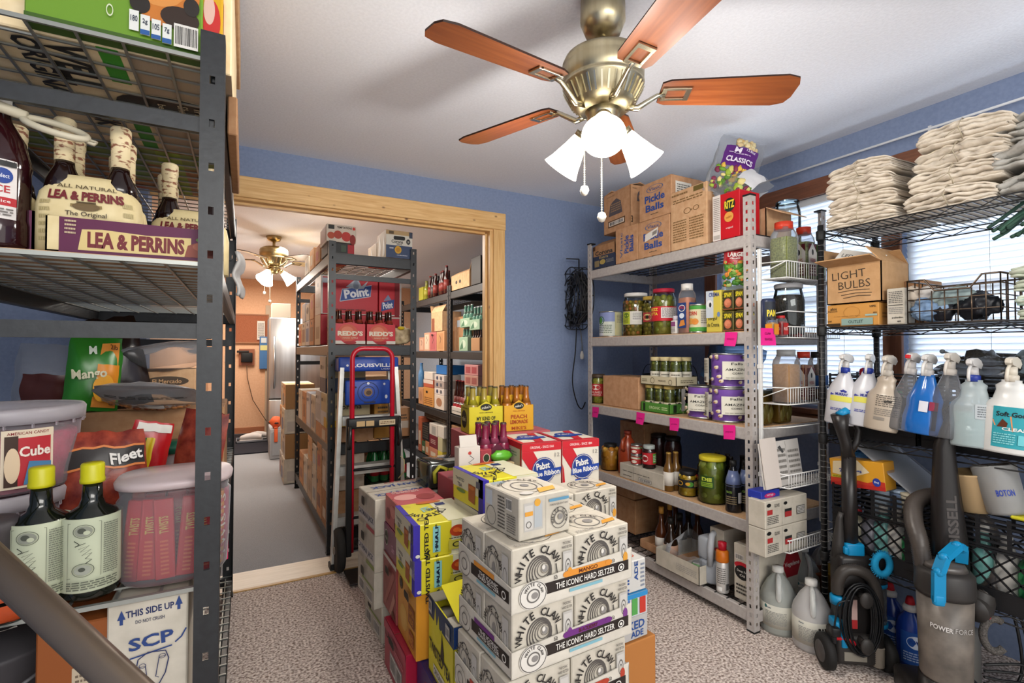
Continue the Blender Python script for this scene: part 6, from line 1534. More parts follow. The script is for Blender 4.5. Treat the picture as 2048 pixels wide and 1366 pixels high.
# bottom level
z0_ = .102
carton((-0.249, 1.33, z0_), (.143, .30, .664), WHITEC, 'tall white cup carton with blue bull skull emblem under the shelf', {'F': [('t', 'THIS SIDE UP', .52, .965, .60, .022, '26305a', 2, .03), ('p', [(.12, .950), (.17, .980), (.22, .950), (.19, .950), (.19, .934), (.15, .934), (.15, .950)], '26407a'), ('p', [(.83, .965), (.88, .995), (.93, .965), (.90, .965), (.90, .949), (.86, .949), (.86, .965)], '26407a'), ('t', 'DO NOT CRUSH', .52, .935, .36, .011, '3a4058'),
    ('t', 'SCP', .54, .868, .56, .040, '26407a', 4, .03), ('l', [(.12, .835), (.16, .822), (.24, .816)], .003, '26407a'), ('l', [(.27, .822), (.8, .838)], .003, '26407a'), ('l', [(.84, .846), (.92, .860), (.98, .885)], .003, '26407a'),
    ('l', [(.38, .815), (.36, .79), (.39, .745), (.45, .722), (.47, .690), (.62, .694), (.64, .722), (.72, .755), (.76, .80), (.72, .826), (.5, .832), (.38, .815)], .0022, '26305a'), ('l', [(.40, .79), (.47, .79), (.50, .74), (.47, .735)], .0016, '26305a'), ('l', [(.72, .81), (.64, .81), (.60, .75), (.64, .745)], .0016, '26305a'), ('o', .435, .793, .045, .008, .2, '26305a'), ('o', .68, .812, .045, .008, .2, '26305a'), ('o', .50, .705, .03, .008, .2, '26305a'), ('o', .58, .709, .03, .008, .2, '26305a'),
    ('l', [(.5, .6), (.85, .62), (.86, .56), (.5, .54)], .003, '26407a')]}, name='carton')
carton((-0.362, 1.335, z0_), (.135, .30, .64), mat('8a4a1c', .6), 'tall orange-brown carton with a pale shipping label under the shelf', {'F': [('r', .42, .62, .98, .86, 'b8a890'), ('lines', .46, .76, .94, .84, 5, '6a5a4a'), ('t', 'CHEESE', .6, .70, .3, .012, '3a2a1c'), ('r', .6, .63, .8, .645, '3a2a1c')]})
b = MB(); b.lathe([(0, 0), (.14, 0), (.15, .02), (.17, .56), (.175, .57), (.175, .58), (0, .58)], mat('3f3d40', .45), 36)
c = MB(); c.tube([(.02, -.165, .54), (.09, -.19, .52), (.15, -.12, .54)], .004, '77777a', 6)
Kit('bucket', b, [('handle', c)]).put((-0.506, 1.52, z0_), 'dark grey bucket at the left edge under the shelf', 'bucket')
bag((-0.418, 1.335, ZL1), (R(60), 0, R(20)), .12, .10, .05, mat('b8481c', .3), 'orange and black snack bag lying at the left edge by the bitters bottles', [('r', .2, .1, .9, .5, '1c1a18'), ('t', 'EM', .5, .3, .4, .2, 'd8d4cc')], seed=41)
# leaning steel tube in front
b = MB(); A = Vector((-.86, 1.06, 1.30)); B_ = Vector((.62, .30, .0))
p1 = Vector((-0.314, 1.0, 0.986)); p2 = Vector((-0.143, 0.86, 0.848))
d_ = (p2 - p1).normalized()
q1 = p1 - d_ * .55; q2 = p2 + d_ * ((p2.z - .012) / -d_.z)
b.tube([q1, q2], .0215, mat('7a6c5e', .36, .7), 20)
o_ = b.mesh('tube')
tb = tag(link('steel_tube', o_), 'dark bronze steel tube slanting across the lower left of the view', 'pipe')
c = MB(); c.tube([q1 - d_ * .004, q1 + d_ * .02], .023, '161616', 16); part('end_cap', c, tb)
# white bag hanging on the rack side, at the opening
b = MB(); V, F = sheet_grid(lambda u, v: (.02 * (u - .5) + .01 * math.sin(v * 9) + .01, .12 * (u - .5) * (1.2 - .3 * v), -.17 * v + .02 * noise.noise(Vector((u * 4, v * 5, 2)))), 8, 14); b.add(V, F, mat('d4d2cf', .6), True)
o_ = tag(link('folded_bag', b.mesh('bag'), None, (-.040, 2.35, 1.70)), 'white folded paper bag hanging on the side of the left shelving', 'bag')
md = o_.modifiers.new('thickness', 'SOLIDIFY'); md.thickness = .01


# ================================================================== white basket rack contents
b_ = .004
SPJ = lambda col, cap, lab, h=.235, w=.085: shaker(w, h, noisy('spice_' + col, col, col, 80, .9, .3), cap, lab)
HERB = noisy('dried_herb', '6a7230', '9aa050', 130, .9, .4, 4)
BROWNS = noisy('brown_spice', 'a87c48', 'b88c58', 90, .9, .2, 4)
dl = lambda c: [('r', .1, .08, .9, .94, '5a1a20'), ('p', [(.5, .98), (.92, .72), (.92, .4), (.08, .4), (.08, .72)], 'd8d4cc'), ('e', .5, .72, .1, .08, '2a2a2a'), ('t', 'HERBS', .5, .5, .5, .1, c), ('lines', .2, .12, .8, .34, 3, 'c8b8a8')]
ZB0 = ZB[0] + .004
S1 = shaker(.098, .262, HERB, 'c43a24', [('r', .96, 0, 1, 1, '6a7230')])
S1b = shaker(.080, .262, HERB, 'c43a24', dl('a83030'))
S1.put((2.218, 1.455, ZB0), 'big jar of dried green herbs with orange-red cap in the top white basket', 'jar')
S1b.put((2.396, 1.47, ZB0), 'herb jar with maroon diamond label beside the big herb jar', 'jar')
b = MB(); b.lathe([(0, 0), (.030, 0), (.032, .004), (.032, .09), (.022, .125), (.013, .145), (.013, .16), (0, .16)], mat('3a6a34', .15), 18); c = MB(); c.lathe([(0, .155), (.016, .155), (.016, .185), (0, .187)], mat('3f8a34', .4), 16); l = MB(); l.lathe([(.0325, .03), (.0325, .085)], 'a8c4a0', 18)
Kit('bottle', b, [('cap', c), ('paper_label', l)]).put((2.489, 1.46, ZB0), 'small green bottle with green cap beside the herb jars', 'bottle')
ZB1 = ZB[1] + .004
BLKS = noisy('black_pepper', '1c1a18', '3a3632', 150, .9, .4)
J = jar_kit('jar', .068, .235, BLKS, '8a8a8c', .80, None, None, neck=.82, seed=30, shoulder=.74); J.put((2.271, 1.47, ZB1 + .01), 'wide jar of dark peppercorns with grey lid in the second white basket', 'jar')
b = MB(); b.lathe([(0, 0), (.028, 0), (.03, .004), (.03, .15), (.024, .16), (0, .16)], mat('1e2a4a', .3), 20); p = MB(); m_, fw, fh = cyl_map(.0303, .01, .145, 190, 300); p.art(m_, fw, fh, [('r', 0, 0, 1, 1, '1e2430'), ('t', 'PAM', .5, .62, .7, .22, 'd8c23a', 0, .04), ('e', .5, .3, .3, .14, '3a5aa0')], 1, True)
Kit('spray_can', b, [('printed_label', p)]).put((2.076, 1.44, ZB1 + .01), 'dark blue cooking spray can lying in the second white basket', 'spray can', rz=(0, R(0), 0))
S3 = shaker(.045, .095, mat('a82418', .6), 'b82c2c', [('r', .1, .1, .9, .9, 'b02a2a'), ('t', 'RED', .5, .5, .6, .2, 'e0d0c8')], name='spice_jar')
S3.put((2.143, 1.425, ZB1), 'small red spice jar with red cap at the front of the second basket', 'jar')
S3.put((2.262, 1.435, ZB1), 'second small red spice jar lying behind the wire front', 'jar', rz=(R(0), R(14), 0))
S4 = shaker(.04, .085, mat('c8962c', .6), '2a2a2a', [('r', .1, .1, .9, .9, 'd8861c')], name='spice_jar'); S4.put((2.065 + .0, 1.415, ZB1), 'small orange spice jar with dark cap by the pink note on the basket', 'jar')
ZB2 = ZB[2] + .004
S5 = shaker(.098, .245, BROWNS, '8a8c8c', [('r', .96, 0, 1, 1, 'a87c48')]); S5.put((2.225, 1.455, ZB2), 'large jar of tan powder with grey cap in the third white basket', 'jar')
S6 = shaker(.070, .235, noisy('mixed_spice', '8a4a30', 'b07050', 90, .9, .2), 'c43a24', dl('a83030')); S6.put((2.392, 1.475, ZB2), 'spice jar with red cap and maroon diamond label in the third basket', 'jar')
S7 = shaker(.070, .235, noisy('dark_spice', '5a4030', '7a5a40', 90, .9, .2), '232323', [('r', .1, .3, .9, .7, '2a5a9a')]); S7.put((2.502, 1.475, ZB2), 'spice jar with black cap and blue label in the third basket', 'jar')
for i, px in enumerate((1533, 1572)):
    b = MB(); b.box(0, 0, 0, .10, .07, .155, clear('amber_brine_glass', '8a6a2c', .25, .05), .012)
    c = MB(); c.box(.004, .004, .004, .096, .066, .15, mat('4a3a14', .2), .010)
    for k in range(5):
        c.ball((.02 + .016 * k, .002, .04 + .02 * (k % 3)), .016, '5c5220', 1, .4, 2.0, 7, 5)
    l = MB(); l.box(-.002, -.002, .150, .102, .072, .166, mat('3a3a30', .4), .004)
    Kit('square_jar', b, [('pickles', c), ('lid', l)]).put(((2.147, 2.293)[i], 1.535, .9485), ('left', 'right')[i] + ' square jar of brown pickles at the near end of the third grey shelf', 'jar', 'square jars of brown pickles')
ZB3 = ZB[3] + .004
ppb = MB(); ppb.box(0, 0, 0, .30, .006, .2, mat('cfcac4', .7)); ppb.M = Matrix.Translation((.0, -.008, 0)); ppb.box(0, 0, 0, .115, .004, .22, mat('d8cdc4', .7)); ppb.M = Matrix()
p = MB(); fr, fw, fh = face_map(.30, .006, .2, 'F'); p.art(fr, fw, fh, [('lines', .42, .1, .62, .86, 6, '8a8680'), ('lines', .68, .1, .97, .8, 6, '8a8680'), ('p', [(.44, .86), (.5, .9), (.58, .74), (.54, .72)], '4a4a4a'), ('l', [(.64, .02), (.64, .98)], .001, '3a3a3a')], 3)
Kit('papers', ppb, [('artwork_print', p)]).put((2.03, 1.432, ZB3), 'sheaf of white instruction papers standing in the fourth white basket', 'papers', rz=(R(-8), 0, R(2)))
b = MB(); b.box(0, 0, 0, .13, .07, .035, mat('2b3aa0', .4), .003); p = MB(); fr, fw, fh = face_map(.13, .07, .035, 'F'); p.art(fr, fw, fh, [('e', .45, .45, .3, .3, 'c02a6a'), ('t', 'wrap', .45, .45, .35, .3, 'd8d0e0')], 2)
Kit('wrap_box', b, [('artwork_print', p)]).put((2.024, 1.445, ZB[3] - .045), 'flat blue box with pink print below the fourth white basket', 'box')
gl = {'F': [('e', .12, .82, .07, .08, '1c1c1c'), ('t', 'DISPOSABLE', .7, .78, .3, .08, '6a6a68'), ('r', .05, .35, .25, .5, 'a83434'), ('lines', .1, .2, .9, .6, 5, '8a8884'), ('r', .62, .15, .9, .4, 'b8b4ae')], 'L': [('e', .3, .82, .12, .07, '1c1c1c'), ('t', 'POLY', .7, .85, .3, .08, '2a2a2a'), ('r', .1, .5, .35, .66, 'b83a34'), ('lines', .4, .1, .95, .7, 7, '4a4844')]}
ZB4 = ZB[4] + .004
for k in range(2):
    carton((2.003, 1.412, ZB4 + .122 * k), (.30, .085, .120), WHITEC, ('lower', 'upper')[k] + ' white glove box with dark oval mark in the lowest white basket', {'F': [('e', .08, .85, .05, .07, '1c1c1c'), ('r', .04, .5, .16, .68, 'b03434'), ('lines', .04, .14, .30, .45, 5, '5a5854'), ('t', 'GLOVES', .26, .8, .12, .12, '5a5854'), ('l', [(.38, 0), (.38, 1)], .0012, 'a8a49c'), ('e', .46, .82, .04, .06, '1c1c1c'), ('r', .44, .3, .60, .5, 'a83434'), ('r', .44, .5, .60, .6, '2a2a2a'), ('r', .72, .3, .92, .62, '6a6864'), ('lines', .73, .33, .91, .6, 5, 'dcd8d0')]}, seam=False, group='white glove boxes')
b = MB(); V, F = sheet_grid(lambda u, v: (.0005 * math.sin(u * 8), -.003 * (1 - v) * 2 * u, -.075 * (1 - v)), 3, 4); V = [(.095 * ((i % 4) / 3), V[i][1], V[i][2]) for i in range(len(V))]
b.add(V, F, 'e8208c'); b.add([(x, y + .001, z) for x, y, z in V], [f[::-1] for f in F], 'e8208c'); b.art(lambda u, v, o: Vector((.095 * u, -.001 - o - .003 * (1 - v) * 2 * u, -.075 * (1 - v))), .095, .075, [('t', 'CLAM', .45, .68, .4, .14, '8a1050'), ('t', 'BASE', .5, .35, .5, .14, '8a1050')], 3)
tag(link('sticky_note', b.mesh('note'), None, (1.965, 1.398, 1.402)), 'bright pink note hung on the second white basket', 'note', 'pink notes')
# glass jar on the top of the grey rack
J = jar_kit('jar', .062, .22, clear('empty_air', 'ffffff', .01, .05), GLASS, .1, None, None, neck=.82, shoulder=.78); J.put((2.50, 1.618, Z1), 'large empty clear glass jar at the window end of the top shelf', 'jar')

# ================================================================== black wire rack contents
CLOTH = noisy('unbleached_cotton', 'c6baa9', 'd2c7b7', 60, .9, .25, 5, bscale=400)
def cloth_bundle(Wx, Ly, layers, t, seed, m=CLOTH, amp=.012):
    """folded cotton cloths: one long ribbon folded back and forth, folds towards -x"""
    b = MB(); path = []
    for k in range(layers):
        x0 = noise.noise(Vector((k * 1.7, seed, 0))) * .03; z = k * t
        xs = [x0 + (Wx - x0) * i / 7 for i in range(8)]
        if k % 2:
            xs = xs[::-1]
        path += [(x, z) for x in xs]
        if k < layers - 1:
            if k % 2 == 0:
                path.append((Wx + t * .4, z + t * .5))
            else:
                path.append((x0 - t * .55, z + t * .5))
    n = len(path) - 1; nv = 26
    def f(u, v):
        i = min(n, int(round(u * n))); x, z = path[i]
        y = v * Ly
        w1 = noise.noise(Vector((v * 3.2, z * 20, seed * 3.1))) * amp
        w2 = noise.noise(Vector((v * 9, z * 60 + x * 4, seed))) * amp * .55
        edge = 1 - .25 * (abs(2 * v - 1) ** 6)
        sag = 1 - .12 * abs(2 * v - 1) ** 2
        return (x + w1 * 1.4 + .018 * noise.noise(Vector((v * 6, z * 90, seed))), y + .014 * noise.noise(Vector((x * 8, z * 50, seed + v * 0))) * (1 if v < .5 else -1), (z + w2) * edge * sag + .002)
    V, F = sheet_grid(f, n, nv); b.add(V, F, m, True)
    return b
def bundle(loc, Wx, Ly, layers, t, seed, label, group, m=CLOTH, amp=.012, rz=0, tie=True):
    o = link('cloth_bundle', cloth_bundle(Wx, Ly, layers, t, seed, m, amp).mesh('cloth'), None, loc, R(rz))
    md = o.modifiers.new('thickness', 'SOLIDIFY'); md.thickness = t * .62; md.offset = 0
    tag(o, label, 'cloths', group)
    if tie:
        c = MB(); h = layers * t; y = Ly * .5
        c.tube([(Wx * .5, y, h + .004), (.0, y, h + .002), (-.022, y, h * .8), (-.026, y + .005, h * .5), (-.022, y - .004, .15 * h), (0, y, 0)], .0018, 'b0a48c', 6)
        c.tube([(-.024, y, h * .55), (-.028, y + .03, h * .35), (-.026, y + .045, h * .2)], .0014, 'b0a48c', 5)
        part('tie_string', c, o)
    return o
zt_ = 1.842
for k in range(4):
    bundle((2.300 + .008 * (k % 2), 1.03 + .008 * k, zt_ + .070 * k), .34, .270 - .008 * k, 8, .0085, 3 + k, f'{("bottom", "second", "third", "top")[k]} cream cloth bundle of the far pile on the wire rack', 'folded cream cloths', rz=(1, -2, 2, -1)[k])
for k in range(4):
    bundle((2.300 + .012 * (k % 2), .735 - .015 * k, zt_ + .078 * k), .36, .265, 8, .0094, 13 + k, f'{("bottom", "second", "third", "top")[k]} cream cloth bundle of the near pile on the wire rack', 'folded cream cloths', rz=(0, 3, -2, 4)[k], amp=.016)
for k in range(3):
    bundle((2.33, .43 + .01 * k, zt_ + .095 * k), .34, .30, 6, .0145, 23 + k, f'{("bottom", "middle", "top")[k]} loosely folded greyish cloth at the right end of the near pile', 'folded cream cloths', noisy('grey_cotton', 'a09d96', 'b0ada6', 60, .9, .2, 5, bscale=400), .03, (0, 5, -4)[k], tie=False)
# second wire shelf
zs = 1.4095
ylb, llb = (1.09, 0.219)
KL = mat('b98d58', .75)
lb = carton((2.300, ylb, zs + .098), (.22, llb, .168), noisy('bulb_box_card', 'a9835a', 'b38d64', 30, .8, .03, 3), 'cardboard box hand-lettered for light bulbs with open flaps', {'L': [('t', 'LIGHT', .42, .74, .62, .20, '3a2c1c', 3, -.004), ('t', 'BULBS', .52, .48, .58, .20, '3a2c1c', 2, -.004), ('l', [(.22, .30), (.5, .335), (.80, .32)], .0025, '3a2c1c'), ('l', [(.28, .22), (.55, .255), (.84, .235)], .0025, '3a2c1c'), ('l', [(.32, .14), (.6, .185), (.82, .165)], .0025, '3a2c1c')]}, open_top=[('L', 80), ('R', -50), ('B', 20), ('F', -40)])
q = MB(); q.box(0, 0, 0, .08, .17, .022, mat('dcd8d0', .6), .002); fr, fw, fh = face_map(.08, .17, .022, 'L')
pq_ = MB(); pq_.art(*face_map(.08, .17, .022, 'S'), [('t', 'LED BULBS', .45, .4, .7, .3, '5a5a58'), ('o', .9, .6, .04, .1, .3, '5a5a58')], 2)
Kit('bulb_carton', q, [('artwork_print', pq_)]).put((2.345, ylb + .03, zs + .235), 'white bulb carton tilted inside the open cardboard box', 'box', rz=(R(22), R(-38), 0))
ab, al = (1.113, 0.195)
carton((2.298, ab - .012, zs), (.26, al + .012, .095), mat('c98f44', .6), 'orange kraft bulb carton with a grey-green label strip under the lettered box', {'L': [('t', 'zlov', .14, .82, .14, .12, '3a2a14', 0, .03), ('lines', .02, .66, .22, .76, 2, '5a4020'), ('t', 'USPEL', .9, .84, .12, .09, '3a2a14'), ('o', .5, .62, .16, .26, .04, 'a87430'), ('t', '65W', .06, .24, .09, .08, '2a1c0c'), ('t', '800W', .94, .55, .07, .07, '3a2a14'), ('r', .30, .04, .90, .34, '8aa49a'), ('t', 'OUTLET', .58, .19, .28, .14, '2a3a34'), ('r', .76, .42, .98, .50, '9ab0a4'), ('r', 0, .02, .28, .14, '3a2a14'), ('lines', .16, .44, .7, .47, 1, '8a6028')], 'F': [('e', .3, .8, .1, .06, '6a4a24'), ('lines', .1, .3, .4, .6, 2, '8a6028')]})
yw, lw = (1.012, 0.051)
carton((2.305, yw, zs), (.09, lw + .012, .145), WHITEC, 'narrow white box with tiny print beside the bulb cartons', {'L': [('lines', .12, .58, .9, .92, 7, '5a5854'), ('r', .1, .52, .9, .54, '3a3a38'), ('lines', .12, .28, .9, .48, 4, '8a8884'), ('t', 'paladin', .6, .18, .6, .06, '2a2a28'), ('t', 'et', .7, .08, .2, .05, '2a2a28')]}, seam=False)
carton((2.48, 1.02, zs), (.16, .13, .19), KRAFTD, 'brown box standing behind the wire basket on the second wire shelf')
# wire basket
yb0, yb1 = 0.723, 0.998
wb = empty('wire_basket', (2.295, yb0, zs), 0, 'open wire basket of blue cloths and dark bags on the second wire shelf', 'basket')
L_ = yb1 - yb0; W_ = .30; H_ = .165; WM = mat('5a4c40', .35, .8)
b = MB()
for z in (.0, .045, .09, .13):
    b.tube([(0, 0, z), (W_, 0, z), (W_, L_, z), (0, L_, z)], .0024, WM, 6, True)
for i in range(8):
    y = L_ * i / 7; h = H_ if abs(i - 3.5) > 2 else .12
    b.tube([(0, y, 0), (0, y, h)], .0024, WM, 6); b.tube([(W_, y, 0), (W_, y, H_)], .0024, WM, 6); b.tube([(0, y, 0), (W_, y, 0)], .002, WM, 5)
for i in range(6):
    x = W_ * i / 5
    for y in (0, L_):
        b.tube([(x, y, 0), (x, y, H_)], .0024, WM, 6)
part('wire_cage', b, wb)
b = MB(); b.tube([(0, 0, H_), (0, L_ * .18, H_), (0, L_ * .30, .12), (0, L_ * .68, .12), (0, L_ * .8, H_), (0, L_, H_), (W_, L_, H_), (W_, 0, H_)], .0036, WM, 8, True); part('rim', b, wb)
def lump(loc, r, m, label, sx=1, sy=1, sz=1, seed=0, cat='cloth', name='cloth', wob=1.3, rz=0):
    b = MB(); b.M = Matrix.Translation((0, 0, r * sz)); b.ball((0, 0, 0), r, m, sx, sy, sz, 36, 22)
    for i, v in enumerate(b.v[:]):
        n_ = noise.noise(Vector((v[0] * 22 + seed, v[1] * 22, v[2] * 22))) * .30 + (.25 - abs(noise.noise(Vector((v[0] * 38 + seed, v[1] * 38, v[2] * 38))))) * .35
        k = 1 + n_ * wob
        b.v[i] = (v[0] * k, v[1] * k, max(0, r * sz + (v[2] - r * sz) * k))
    return tag(link(name, b.mesh('cloth'), None, loc, R(rz)), label, cat)
BC = noisy('pale_blue_cloth', '6a86a8', '88a2c0', 30, .9, .2)
lump((2.365, yb0 + .22, zs + .006), .06, BC, 'pale blue rumpled cloth at the far end of the wire basket', .9, 1.1, .8, 3)
lump((2.36, yb0 + .15, zs + .050), .055, noisy('grey_green_cloth', '7a8c8c', '94a4a4', 30, .9, .2), 'grey-green cloth heaped over the middle of the wire basket', .9, 1.2, .75, 7)
lump((2.375, yb0 + .285, zs + .06), .045, mat('cdbfae', .7), 'beige cloth cone sticking up at the far corner of the basket', .7, .8, 1.0, 9)
lump((2.35, yb0 + .08, zs + .006), .055, mat('1c1e24', .35), 'dark crumpled bag at the near end of the wire basket', .8, 1.1, .9, 11, 'bag', 'bag')
lump((2.35, yb0 + .175, zs + .006), .045, mat('222228', .35), 'black cloth wad at the bottom middle of the wire basket', .8, .8, .8, 13)
lump((2.37, yb0 + .235, zs + .092), .034, mat('cfcac4', .7), 'white cloth wad on top of the pale blue cloth', .9, 1, .8, 15)
# green and white towels and mop heads on the right
GT = noisy('green_white_towel', 'a4b09c', 'c0c0b0', 14, .9, .3, 3)
for k in range(4):
    bundle((2.30, .42 + .006 * k, zs + .048 * k), .28, .26, 4, .0115, 43 + k, f'{("bottom", "second", "third", "top")[k]} folded pale green towel at the right end of the second wire shelf', 'pale green towels', GT if k != 1 else noisy('teal_stripe_towel', '5a9a8c', 'c8d0c0', 20, .9, .3, 3), .012, 0, tie=False)
lump((2.38, .56, zs + .205), .085, clear('clear_bag_film', 'c8beb4', .45, .2), 'clear bag of beige cloth on the green towels', .9, 1.2, .45, 21, 'bag', 'bag')
b = MB(); rr = random.Random(8)
for i in range(34):
    a = rr.uniform(-1.2, 1.2); z0 = .02 + .07 * rr.random()
    b.tube([(.06, .05 * math.sin(a), z0 + .06), (.0, .10 * a * .6 + .02, z0 + .05 + rr.uniform(-.01, .01)), (-.06 + .02 * rr.random(), .12 * a * .6 + .05, z0 + rr.uniform(-.01, .01)), (-.075, .13 * a * .6 + .07, z0 - .03)], .0065, rr.choice(['2f4f40', '3c6250', '28443a']), 6)
tag(link('mop_head', b.mesh('mop'), None, (2.39, .60, zs + .285)), 'dark green mop head with loose strands on the clear bag', 'mop head')
# crates standing on the third wire shelf, spray bottles hooked over their rim
CB = mat('1a1a1c', .45)
def crate(loc, W, L, H, label, group, rz=0):
    root = empty('milk_crate', loc, R(rz), label, 'crate', group)
    def side(name, M, Ls):
        b = MB(); b.M = M
        n = 5
        for i in range(n + 1):
            z = H * (.97 - .30 * i / n); b.box(0, -.004, z - .004, Ls, .004, z + .003, CB)
        for x in [Ls * k / 4 for k in range(5)]:
            b.box(max(0, x - .006), -.003, H * .64, min(Ls, x + .006), .003, H, CB)
        for x0, x1 in ((0, .045), (Ls - .045, Ls)):
            b.box(x0, -.005, 0, x1, .003, H * .66, CB)
            for k in range(5):
                b.box(x0, -.009, H * (.1 + .12 * k), x1, -.004, H * (.1 + .12 * k) + .004, CB)
        b.box(0, -.004, 0, Ls, .004, H * .2, CB); b.box(0, -.006, H * .2, Ls, .006, H * .215, CB); b.box(0, -.006, H * .63, Ls, .006, H * .65, CB)
        z0, z1 = H * .21, H * .63; x0, x1 = .045, Ls - .045; hh = z1 - z0; s_ = .052; k = x0 - hh
        while k < x1:
            for (xa, za, xb, zb) in ((k, z0, k + hh, z1), (k, z1, k + hh, z0)):
                if xa < x0: za += (x0 - xa) * (1 if zb > za else -1); xa = x0
                if xb > x1: zb -= (xb - x1) * (1 if zb > za else -1); xb = x1
                if xb > xa + .004:
                    b.beam((xa, 0, za), (xb, 0, zb), .006, .0055, CB)
            k += s_
        part(name, b, root)
    side('lattice_side', Matrix.Rotation(R(90), 4, 'Z') @ Matrix.Scale(-1, 4, (0, 1, 0)), L)
    side('lattice_side', Matrix.Translation((W, 0, 0)) @ Matrix.Rotation(R(90), 4, 'Z'), L)
    side('lattice_end', Matrix(), W)
    side('lattice_end', Matrix.Translation((0, L, 0)), W)
    b = MB(); b.box(0, 0, 0, W, L, .004, CB); part('crate_floor', b, root)
    return root
zc = .929
crate((2.315, .985, zc), .30, .325, .275, 'black milk crate on the third wire shelf behind the white sprayers', 'black milk crates')
crate((2.315, .640, zc), .30, .325, .275, 'black milk crate on the third wire shelf behind the blue sprayer', 'black milk crates')
crate((2.315, .295, zc), .30, .325, .275, 'black milk crate on the third wire shelf at its right end', 'black milk crates')
def sprayer(body, head, collar, h=.215, r=.046, prof='round', liquid=None, labels=(), nose=None, trig=None, clearb=False, w=None):
    bm_ = w or (GLASS if clearb else mat(body, .3))
    if prof == 'round':
        P = [(0, 0), (r * .93, 0), (r, .006), (r, h * .60), (r * .8, h * .75), (r * .42, h * .93), (r * .36, h)]
    elif prof == 'step':
        P = [(0, 0), (r * .95, 0), (r, .008), (r, h * .60), (r * .9, h * .66), (r * .62, h * .74), (r * .52, h * .86), (r * .56, h * .92), (r * .36, h * .97), (r * .36, h)]
    else:
        P = [(0, 0), (r * .9, 0), (r * 1.0, .006), (r * 1.02, h * .25), (r * .88, h * .45), (r * .92, h * .58), (r * .6, h * .80), (r * .40, h * .95), (r * .36, h)]
    b = MB(); b.lathe(P, bm_, 24, sx=.80, sy=1.34)
    parts = []
    if liquid:
        c = MB(); lh = liquid[1]; Q = [(x * .94, z + .003) for x, z in P if z < h * lh]; Q.append((Q[-1][0] * .97, h * lh)); Q.append((0, h * lh)); c.lathe(Q, mat(liquid[0], .15), 24, sx=.80, sy=1.34); parts.append(('liquid', c))
    c = MB(); c.lathe([(0, h - .006), (.0185, h - .006), (.0185, h + .014), (.015, h + .018), (0, h + .018)], mat(collar, .35), 18); parts.append(('collar', c))
    c = MB(); hm = mat(head, .35)
    c.lathe([(0, h + .014), (.014, h + .014), (.012, h + .045), (0, h + .045)], hm, 14)
    c.add([(x, y, z) for y in (-.010, .010) for x, z in ((.030, h + .040), (-.030, h + .050), (-.040, h + .060), (-.030, h + .072), (.0, h + .078), (.028, h + .070), (.042, h + .056))], [(0, 1, 2, 3, 4, 5, 6)[::-1], (7, 8, 9, 10, 11, 12, 13)] + [(i, (i + 1) % 7, 7 + (i + 1) % 7, 7 + i)[::-1] for i in range(7)], hm)
    sh = MB(); nz = mat(nose or head, .35); sh.box(-.046, -.008, h + .054, -.036, .008, h + .068, nz, .002)
    tg = MB(); tg.tube([(-.024, 0, h + .052), (-.040, 0, h + .034), (-.044, 0, h + .012), (-.040, 0, h - .006)], [.0055, .0055, .005, .0045], mat(trig or head, .35), 8)
    parts.append(('spray_head', c, [('nozzle', sh), ('trigger', tg)]))
    if labels:
        l = MB(); 
        for (z0, z1, a0, a1, items) in labels:
            def m_(u, v, off, z0=z0, z1=z1, a0=a0, a1=a1):
                q = R(a0 + (a1 - a0) * u); return Vector(((r * .78 + .0012 + off) * math.cos(q), (r * 1.34 + .0012 + off) * math.sin(q), z0 + (z1 - z0) * v))
            l.art(m_, abs(R(a1 - a0)) * r, z1 - z0, items, 1, True)
        parts.append(('paper_label', l))
    return Kit('spray_bottle', b, parts)
def hang(k, px, ybot, label, tilt=0, x=2.255, rz=0, group=None, lean=4):
    y = px
    return k.put((x, y, ybot), label, 'spray bottle', group, (R(tilt), R(lean), R(rz)))
ml = [('r', 0, .50, 1, .72, 'd8d25a'), ('p', [(0, .72), (.0, .80), (.5, 1.0), (.95, .78), (1, .60), (.92, .70), (.5, .9), (.1, .74)], '2a2f86'), ('t', 'MURRAY', .45, .80, .46, .11, '2a2f86', 0, .03), ('lines', .08, .12, .9, .24, 2, '3a3f96')]
SA = sprayer('c8c8cc', 'd8d6d2', '2b3f9a', .225, .045, 'round', labels=[(.045, .150, 150, 250, ml)])
hang(SA, 1.24, .990, 'white sprayer with blue collar at the far end of the wire rack', 5)
hang(SA, 1.158, .990, 'white sprayer with blue collar standing second from the far end', 6, 2.268, 14)
SBg = sprayer('b8aa98', 'd2cabd', 'd2cabd', .225, .046, 'step', labels=[(.03, .15, 165, 262, [('lines', .05, .55, .95, .95, 6, '6a6258'), ('p', [(.3, .75), (.6, .8), (.55, .7), (.35, .68)], '2a2622'), ('r', .05, .1, .4, .2, '8a8278'), ('lines', .05, .25, .9, .5, 4, '8a8278')])])
hang(SBg, 1.083, .985, 'beige opaque sprayer with ribbed beige collar', 6)
SCl = sprayer('d8d8d8', 'd8d4d0', 'd0ccc8', .225, .040, 'waist', nose='c8242c', trig='b8b4b0', w=PLAST)
q_ = hang(SCl, 1.008, .995, 'empty clear sprayer with red and white head', 7)
SBl = sprayer('1c5ca8', 'd8d6d2', 'd0ccc8', .225, .047, 'waist', w=mat('1f66b4', .12), labels=[(.085, .125, 180, 235, [('r', 0, 0, .45, 1, 'd8d8e0'), ('r', .5, .2, 1, 1, '8a2440')]), (.02, .12, 215, 240, [('r', .2, 0, .8, 1, '12284a')])])
hang(SBl, 0.946, .990, 'bright blue sprayer with white head', 5)
SC2 = sprayer('d8d8d8', 'cfc8be', 'cfc8be', .235, .046, 'waist', w=PLAST); hang(SC2, 0.874, .985, 'empty clear sprayer with a beige head beside the blue one', 4)
